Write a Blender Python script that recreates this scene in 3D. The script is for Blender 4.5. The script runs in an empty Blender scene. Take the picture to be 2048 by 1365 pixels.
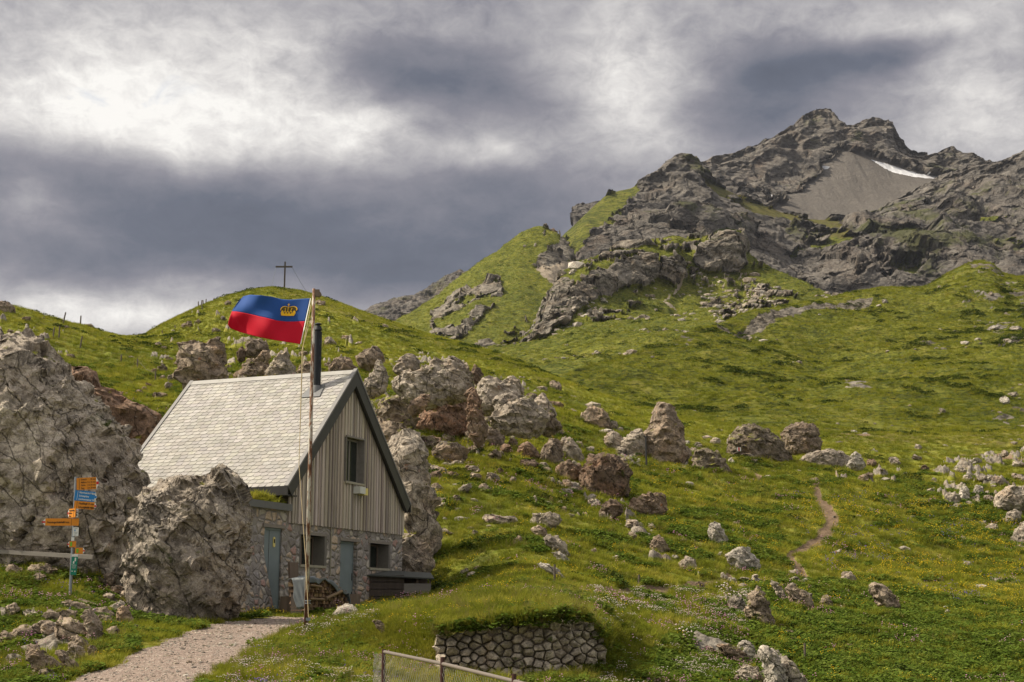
import bpy, math, random, bmesh
import numpy as np
from mathutils import Vector
R = math.radians
random.seed(7); rng = np.random.default_rng(7)
scene = bpy.context.scene
# ------------------------------------------------------------------ camera
F = 2844.4; HOR = 1222.0
pitch = math.atan((HOR-682.5)/F); cp, sp = math.cos(pitch), math.sin(pitch)
cam_d = bpy.data.cameras.new('camera'); cam = bpy.data.objects.new('camera', cam_d); scene.collection.objects.link(cam)
cam_d.lens = 50.0; cam_d.sensor_width = 36.0; cam_d.clip_start = 0.1; cam_d.clip_end = 30000
cam.location = (0, 0, 0); cam.rotation_euler = (math.pi/2+pitch, 0, 0)
scene.camera = cam
# ------------------------------------------------------------------ light
SUN_EL, SUN_AZ = 46.0, 272.0            # azimuth clockwise from +Y (camera looks along +Y), so 270 = from the left
sd = bpy.data.lights.new('sun', 'SUN'); so = bpy.data.objects.new('sun', sd); scene.collection.objects.link(so)
sd.energy = 5.0; sd.angle = R(0.8); sd.color = (1.0, 0.9, 0.74)
sv = Vector((math.sin(R(SUN_AZ))*math.cos(R(SUN_EL)), math.cos(R(SUN_AZ))*math.cos(R(SUN_EL)), math.sin(R(SUN_EL))))
so.rotation_euler = sv.to_track_quat('Z', 'Y').to_euler(); so.location = sv*60
scene.view_settings.view_transform = 'Standard'; scene.view_settings.look = 'None'
scene.view_settings.gamma = 1; scene.view_settings.exposure = 0.3
scene.cycles.max_bounces = 5; scene.cycles.diffuse_bounces = 2; scene.cycles.transparent_max_bounces = 6

def P(u, v, Y):
    x = (u-1024)/F; y = (682.5-v)/F
    d = (x, cp-y*sp, sp+y*cp); k = Y/d[1]
    return Vector((d[0]*k, Y, d[2]*k))
def proj(x, y, z):
    f = y*cp+z*sp
    return 1024+F*x/f, 682.5-F*(-y*sp+z*cp)/f

class NT:
    """small helper to write node trees"""
    def __init__(s, tree): s.t = tree; s.n = tree.nodes; s.l = tree.links; s.n.clear()
    def node(s, typ, **kw):
        n = s.n.new(typ)
        for k, v in kw.items():
            setattr(n, k, v)
        return n
    def put(s, sock, val):
        if val is None: return
        if isinstance(val, bpy.types.NodeSocket): s.l.new(val, sock)
        else:
            try: sock.default_value = val
            except Exception: sock.default_value = (val, val, val)
    def math(s, op, a, b=None, c=None, clamp=False):
        n = s.node('ShaderNodeMath', operation=op, use_clamp=clamp)
        s.put(n.inputs[0], a); s.put(n.inputs[1], b); s.put(n.inputs[2], c); return n.outputs[0]
    def vmath(s, op, a, b=None):
        n = s.node('ShaderNodeVectorMath', operation=op); s.put(n.inputs[0], a)
        if b is not None: s.put(n.inputs[1], b)
        return n.outputs[0]
    def scale(s, v, k):
        n = s.node('ShaderNodeVectorMath', operation='MULTIPLY'); s.put(n.inputs[0], v); n.inputs[1].default_value = k if hasattr(k, '__len__') else (k, k, k); return n.outputs[0]
    def noise(s, vec, sc, det=5, rough=.55, dist=0, lac=2.0, out=0):
        n = s.node('ShaderNodeTexNoise'); s.put(n.inputs['Vector'], vec); n.inputs['Scale'].default_value = sc
        n.inputs['Detail'].default_value = det; n.inputs['Roughness'].default_value = rough; n.inputs['Distortion'].default_value = dist
        n.inputs['Lacunarity'].default_value = lac
        return n.outputs[out]
    def voro(s, vec, sc, feat='F1', out='Distance', rand=1.0):
        n = s.node('ShaderNodeTexVoronoi', feature=feat); s.put(n.inputs['Vector'], vec); n.inputs['Scale'].default_value = sc
        n.inputs['Randomness'].default_value = rand
        return n.outputs[out]
    def map(s, v, a, b, c=0.0, d=1.0, smooth=False):
        n = s.node('ShaderNodeMapRange'); n.clamp = True
        if smooth: n.interpolation_type = 'SMOOTHSTEP'
        s.put(n.inputs[0], v); n.inputs[1].default_value = a; n.inputs[2].default_value = b
        s.put(n.inputs[3], c); s.put(n.inputs[4], d); return n.outputs[0]
    def mix(s, f, a, b, mode='MIX'):
        n = s.node('ShaderNodeMix', data_type='RGBA', blend_type=mode); s.put(n.inputs[0], f)
        for sock, val in ((n.inputs[6], a), (n.inputs[7], b)):
            if isinstance(val, (tuple, list)): sock.default_value = tuple(val)[:3]+(1,)
            else: s.put(sock, val)
        return n.outputs[2]
    def ramp(s, f, stops, interp='LINEAR'):
        n = s.node('ShaderNodeValToRGB'); cr = n.color_ramp; cr.interpolation = interp
        while len(cr.elements) < len(stops): cr.elements.new(.5)
        for e, (p, c) in zip(cr.elements, stops): e.position = p; e.color = tuple(c)[:3]+(1,)
        s.put(n.inputs[0], f); return n.outputs[0]
    def pos(s): return s.node('ShaderNodeNewGeometry').outputs['Position']
    def bump(s, h, strength=1, dist=.1, normal=None):
        n = s.node('ShaderNodeBump'); s.put(n.inputs['Height'], h); n.inputs['Strength'].default_value = strength
        n.inputs['Distance'].default_value = dist
        if normal is not None: s.put(n.inputs['Normal'], normal)
        return n.outputs[0]
    def out(s, color, rough=.8, normal=None, metal=0, spec=.3, **kw):
        b = s.node('ShaderNodeBsdfPrincipled'); o = s.node('ShaderNodeOutputMaterial')
        if isinstance(color, (tuple, list)): b.inputs['Base Color'].default_value = tuple(color)[:3]+(1,)
        else: s.put(b.inputs['Base Color'], color)
        s.put(b.inputs['Roughness'], rough); b.inputs['Metallic'].default_value = metal; b.inputs['Specular IOR Level'].default_value = spec
        if normal is not None: s.put(b.inputs['Normal'], normal)
        for k, v in kw.items(): s.put(b.inputs[k.replace('_', ' ')], v)
        s.l.new(b.outputs[0], o.inputs[0]); return b
def new_mat(name):
    m = bpy.data.materials.new(name); m.use_nodes = True
    return m, NT(m.node_tree)

# ------------------------------------------------------------------ sky: cloud deck laid out by compass direction and height
w = bpy.data.worlds.new('World'); scene.world = w; w.use_nodes = True
T = NT(w.node_tree)
dirn = T.node('ShaderNodeTexCoord').outputs['Generated']
sx = T.node('ShaderNodeSeparateXYZ'); T.put(sx.inputs[0], dirn)
az = T.math('MULTIPLY', T.math('ARCTAN2', sx.outputs[0], sx.outputs[1]), 57.2958)
el = T.math('MULTIPLY', T.math('ARCSINE', sx.outputs[2]), 57.2958)
cv = T.node('ShaderNodeCombineXYZ'); T.put(cv.inputs[0], az); T.put(cv.inputs[1], el)
ae = cv.outputs[0]
# warp
st = T.scale(ae, (0.10, 0.17, 1.0))
wn = T.noise(st, 1.3, 4, .5, 0, out=1)
wv = T.scale(T.vmath('SUBTRACT', wn, (.5, .5, .5)), (6.5, 3.2, 0))
wa = T.vmath('ADD', ae, wv)
s2 = T.node('ShaderNodeSeparateXYZ'); T.put(s2.inputs[0], wa)
def azel(u, v):
    p = P(u, v, 1.0).normalized(); return math.degrees(math.atan2(p.x, p.y)), math.degrees(math.asin(p.z))
def blob(u, v, su, sv_, amp, rot=0):
    a0, e0 = azel(u, v); sa, se = su/50.5, sv_/50.5
    da = T.math('SUBTRACT', s2.outputs[0], a0); de = T.math('SUBTRACT', s2.outputs[1], e0)
    c, s_ = math.cos(R(rot)), math.sin(R(rot))
    x = T.math('ADD', T.math('MULTIPLY', da, c/sa), T.math('MULTIPLY', de, s_/sa))
    y = T.math('ADD', T.math('MULTIPLY', da, -s_/se), T.math('MULTIPLY', de, c/se))
    q = T.math('ADD', T.math('MULTIPLY', x, x), T.math('MULTIPLY', y, y))
    return T.math('MULTIPLY', T.math('EXPONENT', T.math('MULTIPLY', q, -1.0)), amp)
tot = None
BL = [  # u, v, half width, half height (photo px at the reference field), amount, tilt deg
 (180, 175, 330, 130, .54, 0), (520, 150, 160, 110, .26, 0), (60, 60, 120, 60, -.12, 0), (330, 255, 230, 50, .22, 0), (560,230,120,60,.12,0),
 (700, 255, 120, 50, .42, -8), (980, 330, 130, 32, .28, -8), (560, 60, 420, 50, .1, 0),
 (830, 155, 240, 60, -.30, 0), (1000, 200, 180, 60, -.15, 0), (60, 320, 140, 50, -.12, 0),
 (430, 420, 520, 110, -.34, 0), (900, 520, 420, 90, -.24, 0), (100, 500, 300, 40, -.12, 0),
 (60, 395, 60, 30, .20, 0), (120, 440, 90, 16, .08, 0),
 (160, 620, 260, 45, .52, 0), (380, 545, 150, 28, .14, 0), (560, 640, 260, 50, .14, 0),
 (1230, 150, 120, 120, .42, 60), (1330, 230, 90, 60, .18, 0), (1120, 60, 130, 70, -.05, 0),
 (1640, 120, 200, 55, -.34, 8), (1830, 100, 120, 36, -.26, 5), (1560, 210, 260, 60, -.18, 0),
 (1860, 40, 180, 50, .30, 0), (1960, 170, 120, 90, .30, 0), (1600, 40, 180, 40, .14, 0), (1900, 240, 160, 60, .12, 0),
 (1150, 380, 200, 60, -.10, 0), (1300, 300, 160, 40, .1, 0),
]
for b in BL:
    r = blob(*b); tot = r if tot is None else T.math('ADD', tot, r)
n1 = T.noise(T.scale(ae, (.075, .17, 1)), 2.0, 8, .55, .6)
n2 = T.noise(T.scale(ae, (.34, .52, 1)), 2.2, 8, .68, .35)
brightm = T.map(tot, -.1, .45, .25, 1.0)
dens = T.math('ADD', T.math('ADD', T.math('MULTIPLY', tot, .92), .45), T.math('MULTIPLY', T.math('SUBTRACT', n1, .5), .42))
dens = T.math('ADD', dens, T.math('MULTIPLY', T.math('MULTIPLY', T.math('SUBTRACT', n2, .5), .82), brightm))
ccol = T.ramp(dens, [(0.0, (.078, .09, .122)), (.16, (.104, .117, .155)), (.36, (.205, .203, .235)), (.56, (.38, .368, .38)), (.78, (.60, .58, .565)), (1.0, (.80, .78, .745))])
sky = T.node('ShaderNodeTexSky'); sky.sky_type = 'NISHITA'; sky.sun_disc = False
sky.sun_elevation = R(SUN_EL); sky.sun_rotation = R(SUN_AZ); sky.altitude = 2000
bg1 = T.node('ShaderNodeBackground'); T.l.new(sky.outputs[0], bg1.inputs[0]); bg1.inputs[1].default_value = .10
bg2 = T.node('ShaderNodeBackground'); bg2.inputs[1].default_value = 1.0
up_ = T.map(el, 27, 50, 0, 1, True)  # sky overhead, out of view, brightened to add fill light
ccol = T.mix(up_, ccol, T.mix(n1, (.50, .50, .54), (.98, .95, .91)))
# unseen rest of the cloud deck, brightened as added fill, most towards the sun
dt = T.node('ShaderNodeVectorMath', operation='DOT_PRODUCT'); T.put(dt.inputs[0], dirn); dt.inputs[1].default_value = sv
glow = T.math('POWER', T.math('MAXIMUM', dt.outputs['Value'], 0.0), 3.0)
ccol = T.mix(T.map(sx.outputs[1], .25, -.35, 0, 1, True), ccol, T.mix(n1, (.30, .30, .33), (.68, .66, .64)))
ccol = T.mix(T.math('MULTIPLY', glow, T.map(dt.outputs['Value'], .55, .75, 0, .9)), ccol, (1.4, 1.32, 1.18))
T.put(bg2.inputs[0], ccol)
hole = T.map(T.noise(T.scale(ae, (.25, .4, 1)), 1.6, 5, .6, .5), .60, .74, 0, .35)
hole = T.math('MULTIPLY', hole, T.map(tot, .42, .6, 0, 1))
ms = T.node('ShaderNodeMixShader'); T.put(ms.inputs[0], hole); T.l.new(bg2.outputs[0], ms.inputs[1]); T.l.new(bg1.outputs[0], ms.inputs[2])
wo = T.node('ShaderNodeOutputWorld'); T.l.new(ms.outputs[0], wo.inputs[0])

# ------------------------------------------------------------------ numeric noise
def _h(ix, iy, iz, seed):
    h = (ix.astype(np.uint32)*np.uint32(374761393) + iy.astype(np.uint32)*np.uint32(668265263) + iz.astype(np.uint32)*np.uint32(2147483647 & 1274126177) + np.uint32((seed*974634777) & 0xffffffff))
    h = (h ^ (h >> np.uint32(13)))*np.uint32(1274126177)
    return h ^ (h >> np.uint32(16))
def pn(x, y, z, seed=0):
    x = np.asarray(x, np.float32); y = np.asarray(y, np.float32); z = np.asarray(z, np.float32)
    x, y, z = np.broadcast_arrays(x, y, z)
    xi = np.floor(x); yi = np.floor(y); zi = np.floor(z)
    fx = x-xi; fy = y-yi; fz = z-zi
    ux = fx*fx*fx*(fx*(fx*6-15)+10); uy = fy*fy*fy*(fy*(fy*6-15)+10); uz = fz*fz*fz*(fz*(fz*6-15)+10)
    xi = xi.astype(np.int64); yi = yi.astype(np.int64); zi = zi.astype(np.int64)
    out = 0
    for dx in (0, 1):
        for dy in (0, 1):
            for dz in (0, 1):
                h = _h(xi+dx, yi+dy, zi+dz, seed)
                g = ((h & np.uint32(1023)).astype(np.float32)/511.5-1)*(fx-dx) + (((h >> np.uint32(10)) & np.uint32(1023)).astype(np.float32)/511.5-1)*(fy-dy) + (((h >> np.uint32(20)) & np.uint32(1023)).astype(np.float32)/511.5-1)*(fz-dz)
                out = out + g*(ux if dx else 1-ux)*(uy if dy else 1-uy)*(uz if dz else 1-uz)
    return out*1.3
def fbm(x, y, z, oct=4, seed=0, gain=.5, ridged=False):
    a = 1.0; f = 1.0; s = 0; tot_ = 0
    for i in range(oct):
        n = pn(x*f, y*f, z*f, seed+i*17)
        if ridged: n = 1-2*np.abs(n)*1.4
        s = s + n*a; tot_ += a; a *= gain; f *= 2.03
    return s/tot_
def worley(x, y, z, seed=0):
    xi = np.floor(x).astype(np.int64); yi = np.floor(y).astype(np.int64); zi = np.floor(z).astype(np.int64)
    f1 = np.full(x.shape, 9., np.float32); f2 = f1.copy(); idn = np.zeros(x.shape, np.uint32); vx = np.zeros(x.shape, np.float32); vy = vx.copy(); vz = vx.copy()
    for dx in (-1, 0, 1):
        for dy in (-1, 0, 1):
            for dz in (-1, 0, 1):
                h = _h(xi+dx, yi+dy, zi+dz, seed)
                qx = xi+dx+(h & np.uint32(1023))/1023.-x; qy = yi+dy+((h >> np.uint32(10)) & np.uint32(1023))/1023.-y; qz = zi+dz+((h >> np.uint32(20)) & np.uint32(1023))/1023.-z
                d = np.sqrt(qx*qx+qy*qy+qz*qz)
                c = d < f1
                f2 = np.where(c, f1, np.minimum(f2, d)); f1 = np.where(c, d, f1); idn = np.where(c, h, idn)
                vx = np.where(c, qx, vx); vy = np.where(c, qy, vy); vz = np.where(c, qz, vz)
    return f1, f2, idn, vx, vy, vz
def facet(p, n, cell, seed, blend=.85, tilt=.3, off=.1, stretch=(1, 1, 1), mask=None, warp=.12):
    """split a surface into tilted planar faces, cell by cell"""
    q = p/cell*np.array(stretch, np.float32); wn_ = [fbm(q[:, 0]*.7+9*i, q[:, 1]*.7, q[:, 2]*.7, 2, seed+i)*warp*2 for i in range(3)]
    f1, f2, idn, _, _, _ = worley(q[:, 0]+wn_[0]+77, q[:, 1]+wn_[1]+77, q[:, 2]+wn_[2]+77, seed)
    ids, inv = np.unique(idn, return_inverse=True); cnt = np.bincount(inv).astype(np.float64)
    c = np.stack([np.bincount(inv, w_)/cnt for w_ in p.T], 1); m = np.stack([np.bincount(inv, w_)/cnt for w_ in n.T], 1)
    m /= np.maximum(np.linalg.norm(m, axis=1)[:, None], 1e-6); t = np.stack([((ids >> np.uint32(s_)) & np.uint32(255)).astype(np.float64)/127.5-1 for s_ in (3, 9, 16, 22)], 1)
    m2 = m+tilt*t[:, :3]; m2 /= np.linalg.norm(m2, axis=1)[:, None]
    d = ((p-c[inv])*m2[inv]).sum(1)-off*cell*t[inv, 3]; d = np.clip(d, -cell*.6, cell*.6)*blend
    if mask is not None: d = d*mask
    return (p-d[:, None]*m2[inv]).astype(np.float32), f2-f1
def smooth(t, a, b):
    t = np.clip((t-a)/(b-a), 0, 1); return t*t*(3-2*t)

# ------------------------------------------------------------------ object helpers
def tag(o, label=None, cat=None, group=None, kind=None):
    if label: o['label'] = label
    if cat: o['category'] = cat
    if group: o['group'] = group
    if kind: o['kind'] = kind
    return o
def empty(name, loc=(0, 0, 0), rz=0):
    o = bpy.data.objects.new(name, None); scene.collection.objects.link(o); o.location = loc; o.rotation_euler = (0, 0, rz); o.empty_display_size = .2
    return o
def obj_from(name, verts, faces, mat=None, parent=None, sm=False):
    me = bpy.data.meshes.new(name); me.from_pydata([tuple(v) for v in verts], [], [tuple(f) for f in faces]); me.update()
    if mat: me.materials.append(mat)
    if sm: me.polygons.foreach_set('use_smooth', [True]*len(me.polygons))
    o = bpy.data.objects.new(name, me); scene.collection.objects.link(o)
    if parent: o.parent = parent
    return o
class MB:
    def __init__(s): s.v = []; s.f = []; s.c = []; s.cc = (1, 1, 1)
    def add(s, vs, fs):
        b = len(s.v); s.v += [tuple(v) for v in vs]; s.f += [tuple(i+b for i in f) for f in fs]; s.c += [s.cc]*len(fs)
    def box(s, x0, x1, y0, y1, z0, z1, M=None):
        vs = [(x, y, z) for x in (x0, x1) for y in (y0, y1) for z in (z0, z1)]
        if M: vs = [M(*v) for v in vs]
        s.add(vs, [(0, 1, 3, 2), (4, 6, 7, 5), (0, 4, 5, 1), (2, 3, 7, 6), (0, 2, 6, 4), (1, 5, 7, 3)])
    def tube(s, pts, r, n=8, cap=True):
        pts = [Vector(p) for p in pts]; rr = r if hasattr(r, '__len__') else [r]*len(pts)
        vs = []
        for i, p in enumerate(pts):
            d = (pts[min(i+1, len(pts)-1)]-pts[max(i-1, 0)]).normalized()
            a = d.cross(Vector((0, 0, 1)) if abs(d.z) < .9 else Vector((1, 0, 0))).normalized(); b = d.cross(a)
            for k in range(n):
                t = 2*math.pi*k/n; vs.append(p+(a*math.cos(t)+b*math.sin(t))*rr[i])
        fs = [(i*n+k, i*n+(k+1) % n, (i+1)*n+(k+1) % n, (i+1)*n+k) for i in range(len(pts)-1) for k in range(n)]
        if cap: fs += [tuple(range(n))[::-1], tuple((len(pts)-1)*n+k for k in range(n))]
        s.add(vs, fs)
    def slab(s, quad, th):
        """quad of 4 points, extruded along -normal by th"""
        q = [Vector(p) for p in quad]; nrm = (q[1]-q[0]).cross(q[-1]-q[0]).normalized(); n = len(q)
        vs = q+[p-nrm*th for p in q]
        s.add(vs, [tuple(range(n)), tuple(range(2*n-1, n-1, -1))]+[(i, i+n, (i+1) % n+n, (i+1) % n) for i in range(n)])
    def build(s, name, mat=None, parent=None, sm=False, colors=False):
        o = obj_from(name, s.v, s.f, mat, parent, sm)
        bm = bmesh.new(); bm.from_mesh(o.data); bmesh.ops.recalc_face_normals(bm, faces=bm.faces); bm.to_mesh(o.data); bm.free()
        if colors:
            at = o.data.attributes.new('tint', 'FLOAT_COLOR', 'FACE')
            at.data.foreach_set('color', np.array([tuple(c)+(1,) for c in s.c], np.float32).ravel())
        return o

# ------------------------------------------------------------------ materials
GRASSY = dict(a=(.172, .188, .020), b=(.098, .126, .014), c=(.255, .235, .048), d=(.044, .060, .011))
def grass_colour(T, pos, s=1.0, g=GRASSY):
    n1 = T.noise(pos, .05*s, 5, .6); n2 = T.noise(pos, .55*s, 6, .65, .4); n3 = T.noise(pos, 5*s, 4, .7)
    c = T.mix(T.map(n1, .40, .60), g['a'], g['b'])
    c = T.mix(T.map(n2, .50, .66), c, g['c'])
    c = T.mix(T.map(n2, .47, .35), c, g['d'])
    c = T.mix(T.map(n3, .35, .7, 0, .5), c, g['c'])
    return c
def rock_colour(T, pos, light, dark, warm, s=1.0, dip=(1, 1, 1)):
    ps = T.vmath('MULTIPLY', pos, dip)
    n1 = T.noise(ps, .7*s, 6, .62, .5); n2 = T.noise(ps, 3.2*s, 7, .68, .6); n3 = T.noise(pos, 14*s, 5, .7)
    c = T.mix(T.map(n1, .35, .68), dark, light)
    c = T.mix(T.map(T.noise(pos, .45*s, 4, .6, .8), .50, .68, 0, .75), c, warm)
    c = T.mix(T.map(n2, .54, .40, 0, .8), c, tuple(x*.42 for x in dark))
    c = T.mix(T.map(n3, .60, .72, 0, .45), c, tuple(min(.8, x*1.35) for x in light))
    c = T.mix(T.map(n3, .42, .30, 0, .65), c, tuple(x*.3 for x in dark))
    return c, n2, n3
def rock_mat(name, light, dark, warm, moss=.5, s=1.0, crack=.9):
    m, T = new_mat(name); pos = T.pos()
    wp = T.vmath('ADD', pos, T.scale(T.noise(pos, .9*s, 5, .65, out=1), .42/s))
    c, n2, n3 = rock_colour(T, pos, light, dark, warm, s)
    rt = T.node('ShaderNodeVectorRotate', rotation_type='Y_AXIS'); T.put(rt.inputs['Vector'], wp); rt.inputs['Angle'].default_value = R(38)
    e1 = T.voro(T.vmath('MULTIPLY', rt.outputs[0], (1.7, 1, .55)), .85*s, 'DISTANCE_TO_EDGE'); e2 = T.voro(T.vmath('MULTIPLY', rt.outputs[0], (1.6, 1, .7)), 2.4*s, 'DISTANCE_TO_EDGE')
    k1 = T.math('MULTIPLY', T.map(e1, 0, .022, 1, 0), T.map(T.noise(pos, .7*s, 3), .36, .46)); k2 = T.math('MULTIPLY', T.map(e2, 0, .026, 1, 0), T.map(T.noise(pos, .8*s, 2), .44, .54))
    k = T.math('MAXIMUM', k1, T.math('MULTIPLY', k2, .7))
    c = T.mix(T.math('MULTIPLY', k, crack), c, tuple(x*.14 for x in dark))
    lich = T.math('MULTIPLY', T.map(T.voro(pos, 9*s), .28, .16), T.map(T.noise(pos, 1.3*s, 3), .5, .62))
    c = T.mix(T.math('MULTIPLY', lich, .5), c, (.5, .47, .4))
    rust = T.math('MULTIPLY', T.map(T.noise(pos, 2.4*s, 5, .7), .62, .70), T.map(T.noise(pos, .35, 2), .52, .6))
    c = T.mix(T.math('MULTIPLY', rust, .7), c, (.30, .10, .025))
    g = T.node('ShaderNodeNewGeometry'); sx = T.node('ShaderNodeSeparateXYZ'); T.put(sx.inputs[0], g.outputs['Normal'])
    mo = T.map(T.math('ADD', sx.outputs[2], T.math('MULTIPLY', T.math('SUBTRACT', T.noise(pos, 1.7*s, 5, .65), .5), 1.9)), 1.42-moss*.75, 1.62-moss*.75)
    gc = grass_colour(T, pos, 2.0)
    c = T.mix(mo, c, gc)
    oi = T.node('ShaderNodeObjectInfo').outputs['Random']
    c = T.mix(1.0, c, T.ramp(oi, [(0, (.78, .76, .74)), (.5, (1, .97, .93)), (1, (1.16, 1.14, 1.1))]), 'MULTIPLY')
    wq = T.vmath('ADD', pos, T.scale(T.noise(pos, 6*s, 3, .6, out=1), .12/s))
    def chip(sc_): q_ = T.node('ShaderNodeSeparateColor'); T.put(q_.inputs[0], T.voro(T.vmath('MULTIPLY', wq, (1, 1, 1.7)), sc_*s, 'F1', 'Color')); return q_.outputs[0]
    c4, c5 = chip(3.5), chip(9.0)
    c = T.mix(1.0, c, T.ramp(T.math('ADD', T.math('MULTIPLY', c4, .5), T.math('MULTIPLY', c5, .5)), [(0, (.66, .64, .62)), (.5, (1, 1, 1)), (1, (1.22, 1.2, 1.16))]), 'MULTIPLY')
    n5 = T.noise(pos, 30*s, 5, .75); c = T.mix(T.map(n5, .48, .34, 0, .75), c, tuple(x*.3 for x in dark)); c = T.mix(T.map(n5, .56, .68, 0, .5), c, tuple(min(.8, x*1.25) for x in light)); gm = T.math('MULTIPLY', T.map(T.noise(pos, .9*s, 5, .7), .60, .66), T.map(e1, .16, .03)); c = T.mix(T.math('MULTIPLY', gm, T.map(T.noise(pos, 5*s, 3), .4, .55)), c, (.06, .075, .015))
    h = T.math('ADD', T.math('MULTIPLY', n2, .15), T.math('ADD', T.math('MULTIPLY', n3, .40), T.math('MULTIPLY', k, -.35)))
    h = T.math('ADD', h, T.math('ADD', T.math('MULTIPLY', c4, .22), T.math('MULTIPLY', c5, .18))); h = T.math('ADD', h, T.math('MULTIPLY', n5, .25))
    T.out(c, .92, T.bump(h, .9, .085/s), spec=.2)
    return m
M = {}
M['rock_pale'] = rock_mat('rock_pale', (.52, .46, .385), (.29, .25, .205), (.43, .32, .23), .42)
M['rock_warm'] = rock_mat('rock_warm', (.43, .35, .27), (.22, .175, .135), (.38, .26, .17), .38)
M['rock_brown'] = rock_mat('rock_brown', (.34, .255, .19), (.16, .115, .085), (.34, .20, .125), .45)
M['rock_red'] = rock_mat('rock_red', (.35, .235, .165), (.18, .12, .085), (.36, .17, .09), .42)
M['rock_mossy'] = rock_mat('rock_mossy', (.38, .32, .25), (.19, .155, .12), (.31, .23, .15), .95)
M['rock_white'] = rock_mat('rock_white', (.64, .60, .53), (.42, .38, .33), (.48, .40, .32), .25)
M['rock_big'] = rock_mat('rock_big', (.60, .54, .46), (.36, .31, .255), (.50, .40, .30), .36, .8)
M['wall_stone'] = rock_mat('wall_stone', (.55, .49, .41), (.33, .285, .23), (.44, .34, .24), .05, 3.0, .2)

def simple(name, col, rough=.6, nscale=8, var=.25, bump=.02, metal=0, spec=.3, streak=(1, 1, 1)):
    m, T = new_mat(name); tc = T.node('ShaderNodeTexCoord').outputs['Object']; pv = T.vmath('MULTIPLY', tc, streak)
    n = T.noise(pv, nscale, 6, .6)
    c = T.mix(n, tuple(x*(1-var) for x in col), tuple(min(1, x*(1+var)) for x in col))
    T.out(c, rough, T.bump(n, .6, bump) if bump else None, metal, spec); return m
M['dark_metal'] = simple('dark_metal', (.038, .036, .035), .45, 5, .3, .004)
M['verge'] = simple('verge_sheet', (.05, .047, .044), .4, 4, .3, .004)
M['verge_pale'] = simple('verge_edge_sheet', (.20, .19, .18), .5, 4, .2, .004)
M['zinc'] = simple('zinc_sheet', (.15, .15, .15), .45, 5, .2, .003, .3)
M['stove'] = simple('stove_pipe', (.012, .014, .017), .6, 5, .3, .002)
M['door'] = simple('door_paint', (.19, .225, .225), .55, 3, .16, .003)
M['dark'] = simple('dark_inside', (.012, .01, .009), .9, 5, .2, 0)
M['old_wood'] = simple('old_wood', (.15, .11, .08), .85, 9, .45, .01, streak=(1, 1, .12))
M['dark_wood'] = simple('dark_wood', (.075, .058, .048), .85, 9, .45, .01, streak=(1, 1, .15))
M['grey_wood'] = simple('grey_wood', (.21, .19, .165), .85, 9, .3, .01, streak=(.15, 1, 1))
M['sill'] = simple('sill_wood', (.33, .30, .22), .8, 9, .2, .004)
M['conc'] = simple('lintel_concrete', (.23, .20, .165), .9, 12, .25, .01)
M['plaster'] = simple('reveal_plaster', (.16, .145, .12), .9, 14, .25, .01)
M['white'] = simple('white_plastic', (.62, .62, .56), .5, 5, .08, 0)
M['yellow'] = simple('yellow_plastic', (.72, .60, .20), .5, 5, .08, 0)
M['steel'] = simple('galvanised_steel', (.22, .24, .26), .4, 8, .2, .001, .5)
M['orange'] = simple('sign_orange', (.62, .22, .012), .5, 6, .12, 0)
M['blue_sign'] = simple('sign_blue', (.012, .17, .43), .5, 6, .12, 0)
M['green_sign'] = simple('sign_green', (.008, .18, .115), .5, 6, .12, 0)
M['sign_white'] = simple('sign_white', (.66, .66, .62), .5, 6, .06, 0)
M['sign_red'] = simple('sign_red', (.52, .012, .02), .5, 6, .1, 0)
M['ink'] = simple('sign_ink', (.03, .018, .01), .6, 6, .1, 0)
M['leaf_green'] = simple('sign_leaf_green', (.14, .42, .03), .5, 6, .1, 0)
M['rope'] = simple('rope', (.55, .44, .26), .9, 30, .2, 0)
M['tarp'] = simple('tarpaulin', (.12, .135, .145), .6, 4, .2, .01)
M['maroon'] = simple('maroon_post', (.05, .018, .016), .6, 12, .4, .002)
M['rail'] = simple('grey_rail', (.15, .125, .105), .6, 20, .2, .002)
M['wire'] = simple('fence_wire', (.30, .29, .265), .5, 20, .3, 0, .4)
M['post_wood'] = simple('weathered_post', (.12, .095, .075), .9, 10, .35, .01)
M['felt'] = simple('roof_felt', (.065, .068, .06), .8, 12, .2, .004)
M['cross_wood'] = simple('cross_wood', (.085, .07, .055), .9, 6, .3, .01)
m, T = new_mat('rusty_pole'); tc = T.node('ShaderNodeTexCoord').outputs['Object']
n = T.noise(T.scale(tc, (6, 6, 1.3)), 1.5, 6, .7)
T.out(T.ramp(n, [(.38, (.06, .028, .018)), (.48, (.18, .08, .038)), (.54, (.46, .43, .36)), (1, (.55, .52, .45))]), .7, T.bump(n, .3, .004)); M['pole'] = m
# weathered boards with a per-board tint
m, T = new_mat('larch_cladding'); at = T.node('ShaderNodeAttribute', attribute_name='tint'); tc = T.node('ShaderNodeTexCoord').outputs['Object']
g1 = T.noise(T.vmath('MULTIPLY', tc, (22, 22, .9)), 1.6, 6, .7); kn = T.voro(T.vmath('MULTIPLY', tc, (3, 3, 1.1)), 2.0)
c = T.mix(g1, (.20, .17, .145), (.66, .595, .525)); c = T.mix(1.0, c, at.outputs['Color'], 'MULTIPLY')
c = T.mix(T.map(kn, .06, .03, 0, .8), c, (.05, .04, .03))
lg = T.noise(T.vmath('MULTIPLY', tc, (1.5, 1.5, .35)), 1.0, 4, .6)
c = T.mix(T.map(lg, .5, .75, 0, .35), c, (.26, .19, .135))
T.out(c, .85, T.bump(g1, .6, .01), spec=.15); M['clad'] = m
m, T = new_mat('stone_slates'); at = T.node('ShaderNodeAttribute', attribute_name='tint'); tc = T.node('ShaderNodeTexCoord').outputs['Object']
g1 = T.noise(tc, 1.2, 6, .65); g2 = T.noise(tc, 22, 4, .7)
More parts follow.
